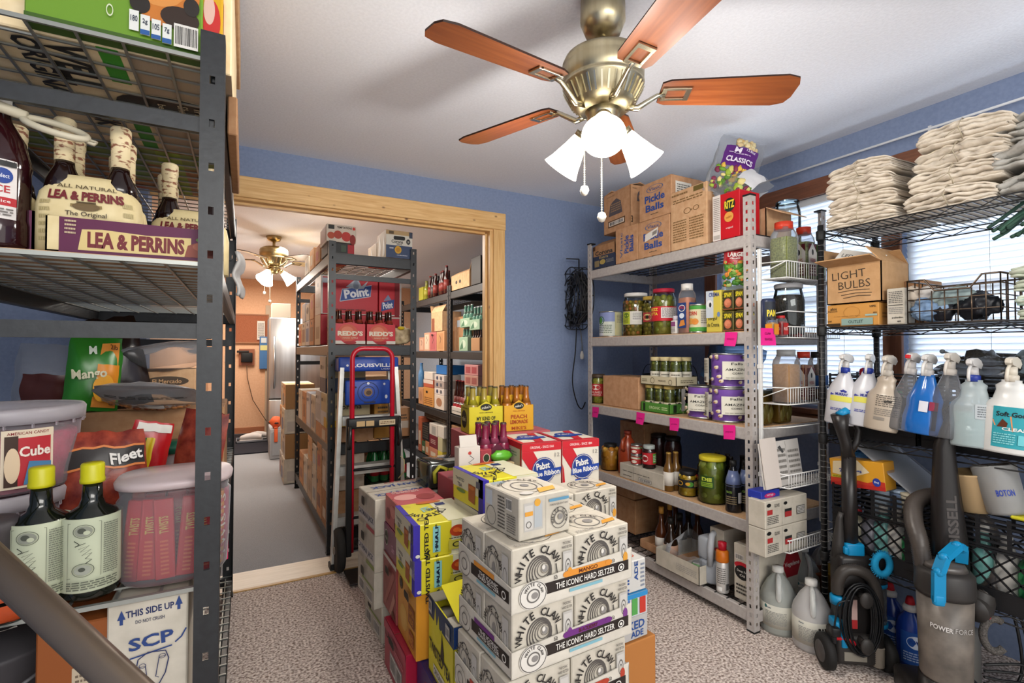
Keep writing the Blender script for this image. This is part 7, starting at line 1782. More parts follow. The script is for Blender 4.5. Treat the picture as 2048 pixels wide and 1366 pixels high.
SAq = sprayer('c8ccd0', 'd4d2d0', '2b3f9a', .235, .050, 'step', w=clear('frosted_bottle', 'c8d4d6', .45, .3), liquid=('7fb4b0', .52), labels=[(.10, .15, 195, 245, [('r', 0, 0, 1, 1, 'b8c0c4'), ('lines', .1, .1, .9, .9, 5, '6a7074')])])
hang(SAq, 0.791, .965, 'frosted sprayer half full of aqua liquid with blue collar', 0)
SW_ = sprayer('d8d8d4', 'd8d0c0', 'cfc6b6', .245, .054, 'step', labels=[(.02, .155, 158, 262, [('r', 0, 0, 1, 1, '2f9aa6'), ('p', [(0, .66), (.35, .78), (.98, .60), (.4, .40), (.05, .52)], 'd8864a'), ('l', [(0, .66), (.35, .78), (.98, .60), (.4, .40)], .001, '1c2a2c'), ('t', 'Soft Goods', .42, .82, .7, .12, '18242a', 0, .03), ('p', [(.1, .5), (.2, .7), (.3, .6), (.28, .5)], '5a2a14'), ('t', 'CLEANER', .55, .46, .7, .08, 'e6e6e0', 0, .03), ('lines', .05, .08, .45, .36, 5, '8ad0d4'), ('r', .5, .1, .95, .34, '6ac0c8')])])
hang(SW_, 0.705, .960, 'large white sprayer with teal and orange label at the right end', 3)
# things in and on the crates
b = MB(); b.lathe([(0, 0), (.03, 0), (.032, .1), (.02, .19), (.016, .21), (0, .21)], mat('4a4a50', .3), 16); c = MB(); c.box(-.05, -.016, .205, .03, .016, .255, mat('b0202c', .35), .014)
Kit('spray_bottle', b, [('spray_head', c)]).put((2.43, 1.211, zc + .045), 'dark sprayer with red head standing inside the far crate', 'spray bottle')
lump((2.44, 1.14, zc + .14), .05, mat('3aa84a', .5), 'bright green scrub cloth inside the far crate', 1, 1, .8, 31)
lump((2.44, 1.06, zc + .005), .07, mat('8a8a90', .5), 'grey bundle at the bottom of the far crate', 1, 1.2, .8, 33)
lump((2.47, .80, zc + .2), .13, clear('shiny_dark_film', '3c3a38', .5, .12), 'big shiny dark plastic bag bulging over the middle crate', 1.0, 1.25, .62, 35, 'bag', 'bag', 1.0)
lump((2.47, .56, zc + .2), .14, clear('pale_film', '9fb4be', .32, .12), 'pale translucent plastic bag piled over the right crate', 1.0, 1.3, .70, 37, 'bag', 'bag', 1.2)
for k, (y, z) in enumerate(((.93, 1.30), (.70, 1.28))):
    b = MB(); b.tube([(0, 0, 0), (-.02, -.06, -.02)], .005, mat('5a6268', .4), 8); b.ball((0, 0, 0), .009, '5a6268')
    tag(link('plastic_clip', b.mesh('clip'), None, (2.40, y, z)), ('slim grey plastic stick poking from the dark bag', 'second grey stick poking from the pale bag')[k], 'stick')
# bottom wire shelf crates and contents
zf = .409
crate((2.295, 0.974, zf), .31, 1.291 - 0.974, .315, 'black milk crate of bottles on the lowest wire shelf, far one', 'black milk crates')
crate((2.295, 0.974 - .345, zf), .31, .335, .315, 'black milk crate of bottles on the lowest wire shelf, behind the big vacuum', 'black milk crates')
BT_ = [('2f8a50', .16, 'green'), ('c8c4bc', .18, 'white'), ('7ab8b0', .2, 'aqua'), ('8a8890', .15, 'grey'), ('c4bda0', .17, 'cream'), ('2a6a9a', .18, 'blue')]
yc = 0.974
for i in range(6):
    col_, h_, nm = BT_[i]
    b = MB(); b.lathe([(0, 0), (.032, 0), (.034, .005), (.034, h_ * .7), (.02, h_ * .88), (.014, h_ * .9), (.014, h_), (0, h_)], mat(col_, .25), 14); c = MB(); c.lathe([(0, h_ - .004), (.017, h_ - .004), (.016, h_ + .018), (0, h_ + .018)], ('1f9a5a', 'd8d4cc', 'd8d4cc', '2a2a2a', 'c4242c', 'd8d4cc')[i], 12)
    k_ = Kit('bottle', b, [('cap', c)])
    k_.put((2.345, yc + .045 + .058 * i * .85, zf + .03 + .02 * (i % 2)), f'{nm} bottle seen through the lattice of the far lower crate', 'bottle', 'bottles in the far lower crate')
    if i in (0, 1, 2, 4):
        k_.put((2.345, yc - .30 + .062 * i, zf + .05), f'{nm} bottle seen through the lattice of the near lower crate', 'bottle', 'bottles in the near lower crate')
for i, (y, c1) in enumerate(((yc + .10, '7a90b0'), (yc + .17, 'b8c8d8'), (yc + .05, 'd8d0b8'))):
    b = MB(); b.lathe([(0, 0), (.035, 0), (.04, .11), (.042, .115), (.042, .125), (0, .128)], mat(c1, .35), 20); l = MB(); l.lathe([(0, .124), (.044, .124), (.044, .134), (0, .136)], mat(('9ab0c8', 'b8c8d8', 'd8d0b8')[i], .3), 20)
    Kit('lidded_cup', b, [('lid', l)]).put((2.40 - .01 * i, y, zf + .185), ('slate blue', 'pale blue', 'cream')[i] + ' lidded cup at the rim of the far lower crate', 'cup')
sb = carton_kit('bag_box', (.085, .215, .115), mat('d89a2c', .4), {'L': [('p', [(0, .12), (.3, .08), (1, -.0), (1, .30), (.85, .34), (.7, .22), (.4, .30), (0, .30)], 'c43a24'), ('r', 0, 0, 1, .14, 'b82a24'), ('p', [(.08, .9), (.55, 1), (.75, .6), (.4, .35), (.05, .45)], 'e0cda8'), ('t', '260 Bags', .40, .58, .42, .18, '22408c', 2, .03), ('e', .86, .28, .07, .15, '2a3f9a'), ('t', 'Bag', .86, .28, .08, .09, 'e0e0e8'), ('r', .04, .30, .28, .40, 'c8b42c'), ('t', 'RESEALABLE', .16, .35, .2, .05, '2a2a14')]}, seam=False)
sb.put((2.300, 1.085, zf + .322), 'orange, yellow and red box of sandwich bags on the far lower crate', 'box', None, (R(-5), 0, 0))
b = MB(); b.box(-.14, -.17, 0, .14, .17, .008, PLAST, .003); b.box(-.145, -.175, -.012, .145, -.168, .01, PLAST); b.box(-.145, .168, -.012, .145, .175, .01, PLAST)
tag(link('bin_lid', b.mesh('lid'), None, (2.46, 1.073 + .03, zf + .40), (R(38), 0, 0)), 'clear plastic bin lid leaning across the far lower crate', 'lid')
lump((2.44, yc + .26, zf + .32), .06, clear('blue_film', '3a7ab0', .4, .2), 'crumpled blue film behind the sandwich bag box', 1, 1, 1, 41, 'bag', 'bag', 1.0)
b = MB(); b.lathe([(.055, 0), (.058, .002), (.070, .13), (.074, .135), (.070, .138), (.055, .004)], mat('b89c74', .4), 24); b.lathe([(0, 0), (.056, 0), (.056, .003), (0, .004)], 'b89c74', 24)
tag(link('plastic_tub', b.mesh('tub'), None, (2.36, 0.817, zf + .315), (R(-6), R(-4), 0)), 'tan translucent tub on the near lower crate', 'tub')
b = MB(); b.lathe([(0, 0), (.052, 0), (.055, .01), (.062, .16), (.062, .165), (.058, .165)], clear('grey_jug', '9a9a98', .6, .3), 26)
l = MB(); m_, fw, fh = cyl_map(.0585, .03, .14, 170, 250); l.art(m_, fw, fh, [('t', 'BOTON', .5, .4, .6, .2, '2a3f9a', 0, .03), ('lines', .1, .8, .9, .9, 1, '3a4f9a')], 1, True)
Kit('measuring_jug', b, [('printed_label', l)]).put((2.34, 0.729, zf + .330), 'large grey pitcher with blue letters tipped on the near lower crate', 'pitcher', None, (R(-14), 0, 0))
b = MB(); b.box(-.03, -.09, 0, .03, .09, .012, mat('c8c02c', .4), .004); tag(link('yellow_tray', b.mesh('tray'), None, (2.32, .62, zf + .325)), 'yellow plastic strip at the rim of the near lower crate', 'tray')

# ================================================================== on the floor, right
def gallon(liq=None, lbl=(), lh=.5, col='c8ccc8', cloudy=.45):
    b = MB(); r = .077
    b.lathe([(0, 0), (r * .93, 0), (r, .012), (r, .155), (r * .93, .178), (r * .62, .225), (.026, .252), (.021, .26), (.021, .275), (0, .275)], clear('jug_plastic_' + col, col, cloudy, .3), 32)
    parts = []
    c = MB(); c.lathe([(0, .004), (r * .9, .004), (r * .96, .014), (r * .96, .24 * lh), (0, .24 * lh)], mat(liq or 'a8aca4', .2), 28); parts.append(('liquid', c))
    h = MB(); h.tube([(-.016, -.012, .262), (-.040, -.030, .250), (-.060, -.043, .215), (-.062, -.045, .175), (-.052, -.038, .15)], [.009, .011, .011, .011, .009], clear('jug_handle', 'd4d6d2', .6, .3), 10); parts.append(('handle', h))
    k = MB(); k.lathe([(0, .268), (.0245, .268), (.025, .272), (.024, .292), (0, .294)], mat('d8d6d0', .4), 22); parts.append(('cap', k))
    l = MB(); l.lathe([(r * 1.008, .035), (r * 1.008, .135)], mat('cfccbe', .6), 32); m_, fw, fh = cyl_map(r * 1.012, .035, .135, 165, 300); l.art(m_, fw, fh, list(lbl), 1, True); parts.append(('paper_label', l))
    return Kit('gallon_jug', b, parts)
G1 = gallon('a4a89e', [('e', .06, .9, .03, .08, '2a6a6a'), ('t', 'Auras', .14, .88, .12, .07, '2a4a6a'), ('t', 'OAS', .84, .86, .10, .10, '2a2a2a', 0, .03), ('lines', .05, .15, .55, .75, 9, '9a9a94'), ('o', .78, .3, .05, .09, .2, '5a7a90'), ('l', [(.70, .35), (.68, .5), (.72, .42), (.74, .58), (.76, .42), (.80, .56), (.8, .4)], .001, '9ab0ac')], .62, 'c4c8c2')
G2 = gallon('b8bab2', [('t', 'BASE', .60, .74, .24, .17, '1c1c1c', 0, .04), ('lines', .05, .15, .6, .75, 9, '9a9a94'), ('l', [(.55, .2), (.6, .3), (.66, .2), (.72, .3), (.8, .25)], .0016, '2a2a2a'), ('t', 'Auras', .12, .9, .12, .07, '2a4a6a')], .45, 'cccac8', .6)
G1.put((*(2.218, 1.502, 0.0)[:2], 0), 'clear gallon jug with cream label beside the grey rack post', 'jug', 'gallon jugs', R(0))
G2.put((*(2.221, 1.347, 0.0)[:2], 0), 'cloudy gallon jug lettered in black, in front of the others', 'jug', 'gallon jugs', R(0))
G1.put((*(2.562, 1.593, 0.0)[:2], 0), 'clear gallon jug behind the front two jugs', 'jug', 'gallon jugs', R(20))
G2.put((*(2.76, 1.595, 0.0)[:2], 0), 'gallon jug half hidden behind the black wire rack post', 'jug', 'gallon jugs', R(-30))
xa, ya = (2.32, 1.757, 0.0)[:2]
carton((2.325, 1.575, Z5), (.2, .14, .29), WHITEC, 'white oil carton with red hexagon at the near end of the bottom shelf', {'F': [('p', [(.20, .45), (.35, .66), (.78, .66), (.92, .45), (.78, .24), (.35, .24)], 'a8202c'), ('t', 'Vegelene', .56, .45, .6, .10, 'e6dcd4', 0, .02), ('r', .55, .84, .85, .97, '3a3a38'), ('r', .2, .03, .45, .14, '3a3a38')]}, seam=False)
for i, (x, y, c1, h_) in enumerate(((2.64, 1.42, 'a8862c', .20), (2.62, 1.60, '8a4a24', .17))):
    b = MB(); b.lathe([(0, 0), (.085, 0), (.10, h_), (.104, h_), (.104, h_ + .012), (.096, h_ + .012), (0, h_ - .01)], mat(c1, .5), 26)
    tag(link('bucket', b.mesh('bucket'), None, (x, y, 0)), ('yellow', 'orange-brown')[i] + ' bucket on the carpet in the shade behind the gallon jugs', 'bucket')
# blue cleaner bottles and grey jug
def cleaner():
    b = MB(); b.lathe([(0, 0), (.045, 0), (.05, .01), (.05, .17), (.042, .20), (.022, .225), (.018, .24), (0, .24)], mat('1a3a8c', .25), 26, sx=.7)
    c = MB(); c.lathe([(0, .235), (.024, .235), (.026, .25), (.02, .262), (0, .264)], 'd8d4d0', 16); d = MB(); d.lathe([(0, .258), (.018, .258), (.014, .282), (.01, .292), (0, .294)], 'c4202c', 14)
    l = MB(); f_ = lambda u, v, o: Vector(((.0358 + o) * math.cos(R(150 + 120 * u)), (.0512 + o) * math.sin(R(150 + 120 * u)), .03 + .13 * v)); l.art(f_, .1, .13, [('r', 0, 0, 1, 1, '24509c'), ('e', .5, .7, .3, .2, 'd0d8e8'), ('t', 'POWER', .5, .72, .4, .12, '1a3a8c'), ('lines', .1, .1, .9, .4, 4, 'b0c0e0')], 1, True)
    return Kit('cleaner_bottle', b, [('collar', c), ('red_cap', d), ('paper_label', l)])
CK = cleaner()
CK.put((*(2.495, 1.167, 0.0)[:2], 0), 'blue cleaner bottle with red cap between the two vacuums', 'bottle', 'blue cleaner bottles')
CK.put((*(2.426, 1.063, 0.0)[:2], 0), 'blue cleaner bottle with red cap touching the big vacuum', 'bottle', 'blue cleaner bottles', R(10))
b = MB(); b.box(-.05, -.09, 0, .05, .09, .24, mat('84827c', .45), .02); b.box(-.035, -.05, .23, .035, .06, .29, mat('84827c', .45), .015); p = MB(); fr, fw, fh = face_map(.1, .18, .24, 'L'); p.M = Matrix.Translation((-.05, -.09, 0)); p.art(fr, fw, fh, [('r', .2, .1, .8, .5, '9ab0a0'), ('t', 'NO', .5, .3, .3, .12, '3a5a4a')], 2)
Kit('cleaner_jug', b, [('paper_label', p)]).put((2.46, .95, 0), 'grey plastic cleaner jug on the carpet behind the blue bottles', 'jug')
b = MB(); b.box(-.09, -.12, 0, .09, .12, .34, mat('8a8a8a', .5), .02)
tag(link('plastic_bin', b.mesh('bin'), None, (2.47, .55, 0)), 'grey plastic bin in the shade under the wire rack behind the cords', 'bin')

# ================================================================== vacuum cleaners
VB = mat('242120', .32); VB2 = mat('33302e', .45); CY = mat('1186b8', .35)
def hose(P, r, parent, name='hose', n=10, m=None, ribs=120):
    b = MB(); P = [Vector(p) for p in P]
    # smooth the path, then alternate the radius to give ribs
    Q = []
    for i in range(len(P) - 1):
        p0 = P[max(0, i - 1)]; p1 = P[i]; p2 = P[i + 1]; p3 = P[min(len(P) - 1, i + 2)]
        for k in range(10):
            t = k / 10
            Q.append(.5 * ((2 * p1) + (p2 - p0) * t + (2 * p0 - 5 * p1 + 4 * p2 - p3) * t * t + (3 * p1 - 3 * p2 + p3 - p0) * t ** 3))
    Q.append(P[-1])
    L = [0]
    for i in range(1, len(Q)):
        L.append(L[-1] + (Q[i] - Q[i - 1]).length)
    R_ = []; S = []
    N_ = ribs * 2
    j = 0
    for i in range(N_ + 1):
        s_ = L[-1] * i / N_
        while j < len(L) - 2 and L[j + 1] < s_:
            j += 1
        t = (s_ - L[j]) / max(1e-6, L[j + 1] - L[j]); S.append(Q[j].lerp(Q[j + 1], t)); R_.append(r * (1 if i % 2 else .88))
    b.tube(S, R_, m or mat('3c3733', .4), n)
    return part(name, b, parent)
def curve_tube(P, r, m, n=8, k=8):
    P = [Vector(p) for p in P]; Q = []
    for i in range(len(P) - 1):
        p0 = P[max(0, i - 1)]; p1 = P[i]; p2 = P[i + 1]; p3 = P[min(len(P) - 1, i + 2)]
        for a in range(k):
            t = a / k; Q.append(.5 * ((2 * p1) + (p2 - p0) * t + (2 * p0 - 5 * p1 + 4 * p2 - p3) * t * t + (3 * p1 - 3 * p2 + p3 - p0) * t ** 3))
    Q.append(P[-1]); b = MB(); b.tube(Q, r, m, n); return b
# vacuum one, seen from behind; local axes: x to the viewer's right, -y towards the viewer
v1x, v1y = (2.237, 1.167, 0.0)[:2]
va = empty('upright_vacuum', (v1x, v1y, 0), R(-35), 'slim upright vacuum with black cord wound on its back and round cyan brush', 'vacuum cleaner')
b = MB(); b.box(-.075, -.02, .09, .065, .075, .46, VB, .02); part('body', b, va)
b = MB(); b.box(-.13, .0, .015, .11, .25, .09, VB, .02); part('floor_head', b, va)
b = MB(); b.box(-.10, -.045, .03, .075, .06, .15, VB2, .015); b.box(-.075, -.047, .05, .01, -.043, .085, mat('8a8478', .5)); part('motor_base', b, va)
for s_ in (-1,):
    b = MB(); b.M = Matrix.Translation((-.135, -.02, .071)) @ Matrix.Rotation(R(90), 4, 'Y'); b.lathe([(0, -.018), (.055, -.02), (.068, -.012), (.070, .012), (.055, .02), (0, .018)], mat('1a1918', .7), 26); wl_ = part('rear_wheel', b, va)
    b = MB(); b.M = Matrix.Translation((-.135, -.02, .071)) @ Matrix.Rotation(R(90), 4, 'Y'); b.lathe([(0, -.024), (.04, -.022), (.042, -.018), (0, -.017)], mat('4a4644', .4), 22); link('hub', b.mesh('hub'), wl_)
b = MB(); b.M = Matrix.Translation((.10, -.01, .071)) @ Matrix.Rotation(R(90), 4, 'Y'); b.lathe([(0, -.018), (.055, -.02), (.068, -.012), (.070, .012), (.055, .02), (0, .018)], mat('1a1918', .7), 26); part('rear_wheel', b, va)
b = MB(); b.box(-.105, -.045, .165, -.055, .02, .20, CY, .006); b.box(-.085, -.05, .10, -.06, -.02, .17, CY, .005); part('release_pedal', b, va)
b = MB(); b.tube([(-.01, .03, .44), (-.01, .03, .86)], [.031, .026], VB, 18); b.tube([(-.01, .03, .85), (-.022, .03, .92), (-.038, .025, .97), (-.048, .02, 1.035)], [.026, .022, .024, .034], VB, 16); b.tube([(-.012, .03, .87), (.022, .03, .92), (.030, .03, .97), (.006, .028, 1.02), (-.035, .024, 1.04)], [.018, .014, .013, .013, .014], VB, 12); hd = part('handle_wand', b, va)
b = MB(); b.tube([(-.048, .02, 1.03), (-.022, .026, 1.050), (.0, .030, 1.036)], [.020, .016, .013], CY, 12); link('cyan_grip', b.mesh('grip'), hd)
b = MB(); b.box(-.04, -.005, .445, .032, .05, .505, CY, .008); b.box(-.048, -.008, .46, -.03, .05, .49, CY, .005); part('cyan_clamp', b, va)
b = MB(); b.tube([(.07 + .028 * math.cos(R(a)), -.05, .445 + .038 * math.sin(R(a))) for a in range(0, 360, 20)], .013, mat('1790be', .9), 10, True)
br = part('round_brush', b, va); rr = random.Random(3); b = MB()
for i in range(90):
    a = 2 * math.pi * i / 90; c_, s_ = math.cos(a), math.sin(a)
    b.beam((.07 + .034 * c_, -.05, .445 + .044 * s_), (.07 + .046 * c_ + rr.uniform(-.002, .002), -.05 + rr.uniform(-.008, .008), .445 + .056 * s_), .0015, .0015, '1790be')
o_ = link('bristles', b.mesh('bristles'), br); o_['kind'] = 'stuff'
b = MB(); b.lathe([(0, 0), (.05, 0), (.05, .17), (0, .17)], clear('smoked_bin', '6a6a6c', .45, .1), 26, cx=.085, cy=.05); b.v = [(x, y, z + .17) for x, y, z in b.v]; b.lathe([(0, .335), (.053, .335), (.053, .36), (.04, .40), (0, .41)], VB, 26, cx=.085, cy=.05); part('dust_bin', b, va)
b = MB(); b.lathe([(0, .325), (.0535, .325), (.0535, .340), (0, .341)], CY, 26, cx=.085, cy=.05); b.lathe([(0, .160), (.0535, .160), (.0535, .175), (0, .176)], CY, 26, cx=.085, cy=.05); part('cyan_rings', b, va)
hose([(-.085, -.02, .31), (-.085, -.025, .36), (-.06, -.03, .405), (-.01, -.035, .41), (.035, -.035, .38), (.055, -.035, .32), (.06, -.03, .24)], .024, va, ribs=60)
b = curve_tube([(.06, -.03, .25), (.06, -.03, .10)], .021, VB, 14); part('lower_pipe', b, va)
hose([(.06, -.03, .11), (.058, -.03, .03)], .025, va, 'ribbed_cuff', m=mat('8a8072', .5), ribs=10)
b = MB(); b.lathe([(.02, .27), (.028, .268), (.028, .30), (.022, .302)], CY, 18, cx=-.085, cy=-.02); part('cyan_cuff', b, va)
b = MB(); b.tube([(-.055, .03, .44), (-.055, .03, .50), (-.05, .028, .60), (-.045, .025, .625)], [.026, .022, .012, .010], VB2, 12); part('crevice_tool', b, va)
for z in (.315, .135):
    b = MB(); b.lathe([(0, 0), (.023, 0), (.025, .006), (.02, .012), (0, .012)], VB2, 22); b.v = [(x - .012, -.085 - (z_ * 1.0), z + y * 1.3) for x, y, z_ in b.v]; b.tube([(-.012, -.03, z), (-.012, -.085, z)], .014, VB2, 10); part('cord_hook', b, va)
b = MB()
for i in range(9):
    w1 = .040 + .0045 * i; o1 = -.050 - .004 * (i % 4)
    P = [(-.012 + w1 * math.cos(R(a)) * (1 + .04 * math.sin(i)), o1, .225 + (.125 + .002 * i) * math.sin(R(a)) * (1.0 if math.sin(R(a)) > 0 else 1.04)) for a in range(0, 360, 18)]
    b.tube(P, .0038, mat('17181a', .4), 6, True)
part('power_cord', b, va)
b = curve_tube([(-.055, -.06, .30), (-.10, -.06, .285), (-.112, -.06, .23), (-.118, -.06, .19)], .0036, mat('17181a', .4), 6); b.box(-.132, -.075, .155, -.100, -.048, .19, mat('17181a', .4), .005); b.box(-.128, -.07, .125, -.112, -.054, .155, mat('17181a', .4), .004); part('plug', b, va)
b = MB(); b.box(-.035, -.024, .17, -.012, -.020, .285, mat('c8a8a0', .5)); b.box(-.034, -.0255, .17, -.013, -.0245, .205, 'b02a2c'); part('warning_label', b, va)
b = curve_tube([(-.10, -.03, .13), (-.06, -.05, .14), (-.04, -.052, .12)], .009, mat('c4202c', .35), 8); part('red_switch', b, va)
# vacuum two
v2x, v2y = (2.196, 0.857, 0.0)[:2]
vb = empty('upright_vacuum', (v2x, v2y, 0), R(-42), 'big upright vacuum with clear grey dust bin, cyan handle and thick hose', 'vacuum cleaner')
GB = noisy('dusty_bin', '4a4540', '6a625a', 12, .35, .05, 4)
b = MB(); b.lathe([(0, .0), (.070, .0), (.074, .01), (.080, .30), (0, .301)], GB, 36); b.v = [(x, y, z + .15) for x, y, z in b.v]
bn = part('dust_bin', b, vb)
l = MB(); m_ = lambda u, v, o: Vector(((.0800 + o) * math.cos(R(195 + 130 * u)), (.0800 + o) * math.sin(R(195 + 130 * u)), .335 + .03 * v)); l.art(m_, .22, .03, [('t', 'POWER', .32, .5, .34, .55, 'd0ccc8', -2, .02), ('t', 'FORCE', .68, .5, .32, .55, 'b0aca8', -2, .0)], 4, True); link('lettering', l.mesh('lettering'), bn)
b = MB(); b.lathe([(0, .445), (.084, .445), (.086, .46), (.084, .52), (.072, .535), (0, .54)], VB2, 36); b.lathe([(0, .535), (.066, .535), (.056, .555), (0, .557)], mat('55504c', .3), 32); part('bin_top', b, vb)
b = MB(); b.lathe([(0, .0), (.076, .0), (.078, .15), (0, .151)], VB, 32); part('bin_base', b, vb)
b = MB(); b.box(-.10, .0, .01, .15, .16, .10, VB, .02); part('floor_head', b, vb)
b = MB()
hx = -.030
b.add([], [], CY)
H1 = [(hx - .032, -.088, .450), (hx - .032, -.092, .550), (hx - .012, -.084, .598), (hx + .040, -.058, .632), (hx + .066, -.035, .618), (hx + .074, -.015, .565)]
H_in = H1
Pq = [Vector(p) for p in H1]; sec = []
for i in range(len(Pq) - 1):
    b.beam(Pq[i], Pq[i + 1], .034, .020, CY)
for p_ in Pq[1:-1]:
    b.ball(tuple(p_), .0165, CY, 1, 1, 1, 12, 8)
part('cyan_handle', b, vb)
b = MB(); b.box(hx - .049, -.100, .435, hx - .015, -.076, .475, CY, .008); part('handle_latch', b, vb)
b = MB()
sp_ = [((.045, .050, .50), .052, .040), ((.042, .050, .62), .050, .038), ((.034, .050, .80), .038, .034), ((.032, .050, .90), .031, .030), ((.032, .050, .955), .029, .028), ((.044, .048, 1.01), .025, .024), ((.066, .045, 1.07), .023, .020), ((.078, .043, 1.105), .027, .018)]
V = []; F = []
for (cx, cy, cz), hw, hd in sp_:
    for j in range(12):
        q = 2 * math.pi * j / 12; c_, s_ = math.cos(q), math.sin(q); g = (abs(c_) ** 3.5 + abs(s_) ** 3.5) ** (-1 / 3.5)
        V.append((cx + hw * c_ * g, cy + hd * s_ * g, cz))
for i in range(len(sp_) - 1):
    for j in range(12):
        F.append((i * 12 + j, i * 12 + (j + 1) % 12, (i + 1) * 12 + (j + 1) % 12, (i + 1) * 12 + j))
F.append(tuple(range(12))[::-1]); F.append(tuple((len(sp_) - 1) * 12 + j for j in range(12)))
b.add(V, F, VB, True); sn = part('handle_spine', b, vb)
b = MB(); b.box(.052, .024, 1.100, .106, .062, 1.118, CY, .008); link('cyan_grip', b.mesh('grip'), sn)
l = MB(); l.art(lambda u, v, o: Vector((.040 - (v - .5) * .056 - .008 * u, .0125 - o + .004 * u, .60 + .19 * u)), .19, .055, [('t', 'BISSELL', .5, .5, .95, .60, '4c4745', 0, .03)], 3); link('raised_lettering', l.mesh('letters'), sn)
hose([(-.050, .02, .50), (-.055, .04, .60), (-.050, .09, .67), (-.020, .135, .725), (.05, .145, .75), (.13, .12, .725), (.175, .08, .66), (.180, .05, .56), (.155, .03, .47), (.105, .02, .42)], .030, vb, 'thick_hose', 14, m=mat('4c4540', .35), ribs=130)
b = curve_tube([(.12, .02, .44), (.10, .0, .41), (.075, -.02, .405)], .042, VB2, 16); part('hose_elbow', b, vb)
b = MB(); b.tube([(.13 + .035 * math.cos(R(a)), -.03, .33 + .055 * math.sin(R(a))) for a in range(60, 330, 18)], .012, noisy('grey_bristle', '3a3734', '5a5652', 200, .9, .6), 10); part('dusting_brush', b, vb)
b = MB(); b.ball((.108, -.03, .39), .011, 'c4202c'); part('red_button', b, vb)
for i in range(5):
    b = curve_tube([(.15 + .008 * i, .02, .66 - .02 * i), (.17 + .012 * i, .0, .5), (.20 + .02 * i, -.02, .35), (.20 + .025 * i, -.03, .2), (.12 + .02 * i, -.05, .13 + .03 * i), (.08, -.06, .16 + .02 * i)], .0045, mat('141415', .4), 6); part('power_cord', b, vb)
b = MB(); b.box(-.055, -.105, .06, -.03, -.09, .11, CY, .004); part('cyan_pedal', b, vb)
# black cord of the window side, paddle of the wall reel
WR = mat('26272a', .4, .5)
rl = empty('cord_reel', (2.208, 3.10, 1.70), 0, 'black wire cord reel on the blue wall beside the grey shelving', 'cord reel')
rl.rotation_euler = (0, 0, R(-16))
b = MB()
for yy in (-.05, .05):
    for rad in (.235, .17, .10):
        b.tube([(yy, rad * math.cos(R(a)), rad * math.sin(R(a))) for a in range(0, 360, 15)], .004, WR, 6, True)
for a in range(0, 360, 30):
    for yy in (-.05, .05):
        b.tube([(yy, .03 * math.cos(R(a)), .03 * math.sin(R(a))), (yy * 1.0, .235 * math.cos(R(a)), .235 * math.sin(R(a)))], .003, WR, 5)
    b.tube([(-.05, .235 * math.cos(R(a)), .235 * math.sin(R(a))), (.05, .235 * math.cos(R(a)), .235 * math.sin(R(a)))], .0035, WR, 5)
part('wire_cage', b, rl)
b = MB(); rr = random.Random(11)
for i in range(16):
    rad = rr.uniform(.12, .215); b.tube([(rr.uniform(-.035, .035), rad * math.cos(R(a)) * rr.uniform(.96, 1.04), rad * math.sin(R(a)) * rr.uniform(.96, 1.04)) for a in range(0, 360, 24)], .0062, rr.choice(['1a1a1c', '2c2c30', '3c3a3a']), 6, True)
part('wound_cord', b, rl)
b = MB(); b.box(-.02, -.06, .10, .06, .06, .18, mat('2a2b30', .5), .008); b.box(.05, -.02, -.16, .10, .05, .16, mat('2a2b30', .5), .008); part('wall_bracket', b, rl)
b = MB(); b.beam((-.08, 0, .30), (.02, 0, .30), .008, .008, WR); b.beam((.02, 0, .30), (.02, 0, .16), .008, .008, WR); part('hook_bar', b, rl)
b = curve_tube([(.0, .0, -.22), (-.02, -.03, -.4), (-.04, -.02, -.62), (.0, .0, -.78), (.06, .06, -.84), (.12, .14, -.80)], .0045, '141416', 7); part('hanging_cord', b, rl)
b = curve_tube([(.03, .0, -.22), (.05, .02, -.34), (.05, .02, -.40)], .004, '6a6a68', 7); b.lathe([(0, -.46), (.013, -.455), (.016, -.43), (.008, -.40), (0, -.395)], 'd0ccc4', 12, cx=.05, cy=.02); part('white_plug', b, rl)


# ================================================================== back room goods
def midp(x, y, z):
    a = R(1.4); return (.475 + x * math.cos(a) - y * math.sin(a), 3.40 + x * math.sin(a) + y * math.cos(a), z)
def mbox(x, y, z, W, L, H, col, label, art=(), rz=0, **k):
    return carton(midp(x, y, z), (W, L, H), col, label, art, 1.4 + rz, **k)
M1, M2, M3, M4 = .154, .704, 1.349, 1.949
mbox(.0, .06, M4, .17, .26, .075, mat('2a2c2c', .5), 'dark bottle box under the red and white box on top of the middle shelving', {'F': [('r', .75, .1, 1, .9, 'a81c28'), ('r', .5, .2, .68, .8, '3a4a3a'), ('r', .1, .1, .3, .6, 'c8c4bc')]}, seam=False)
mbox(-.01, .05, M4 + .076, .19, .26, .115, mat('d0c4b4', .5), 'white and red snack box topmost at the near left of the middle shelving', {'F': [('r', .06, .72, .26, .96, '2a2a26'), ('t', 'TEMPTATIONS', .6, .86, .5, .12, '3a2418', 0, .03), ('e', .15, .35, .12, .2, 'b04a2c'), ('e', .38, .42, .14, .24, 'a83c28'), ('e', .66, .35, .16, .28, 'b8342c'), ('e', .88, .2, .1, .3, '8a2018'), ('e', .92, .85, .05, .09, 'c83428')], 'L': [('r', .1, .1, .9, .9, 'b0846a')]}, seam=False)
for i in range(3):
    mbox(.005, .42 + .30 * i, M4, .2, .22, (.13, .16, .14)[i], (KRAFT, KRAFTL, WHITEC)[i], ('brown', 'tan', 'white')[i] + ' small box farther back on top of the middle shelving', {'L': [('r', .2, .2, .7, .7, ('a83c28', 'c8bca0', '9a9a94')[i])]}, seam=False)
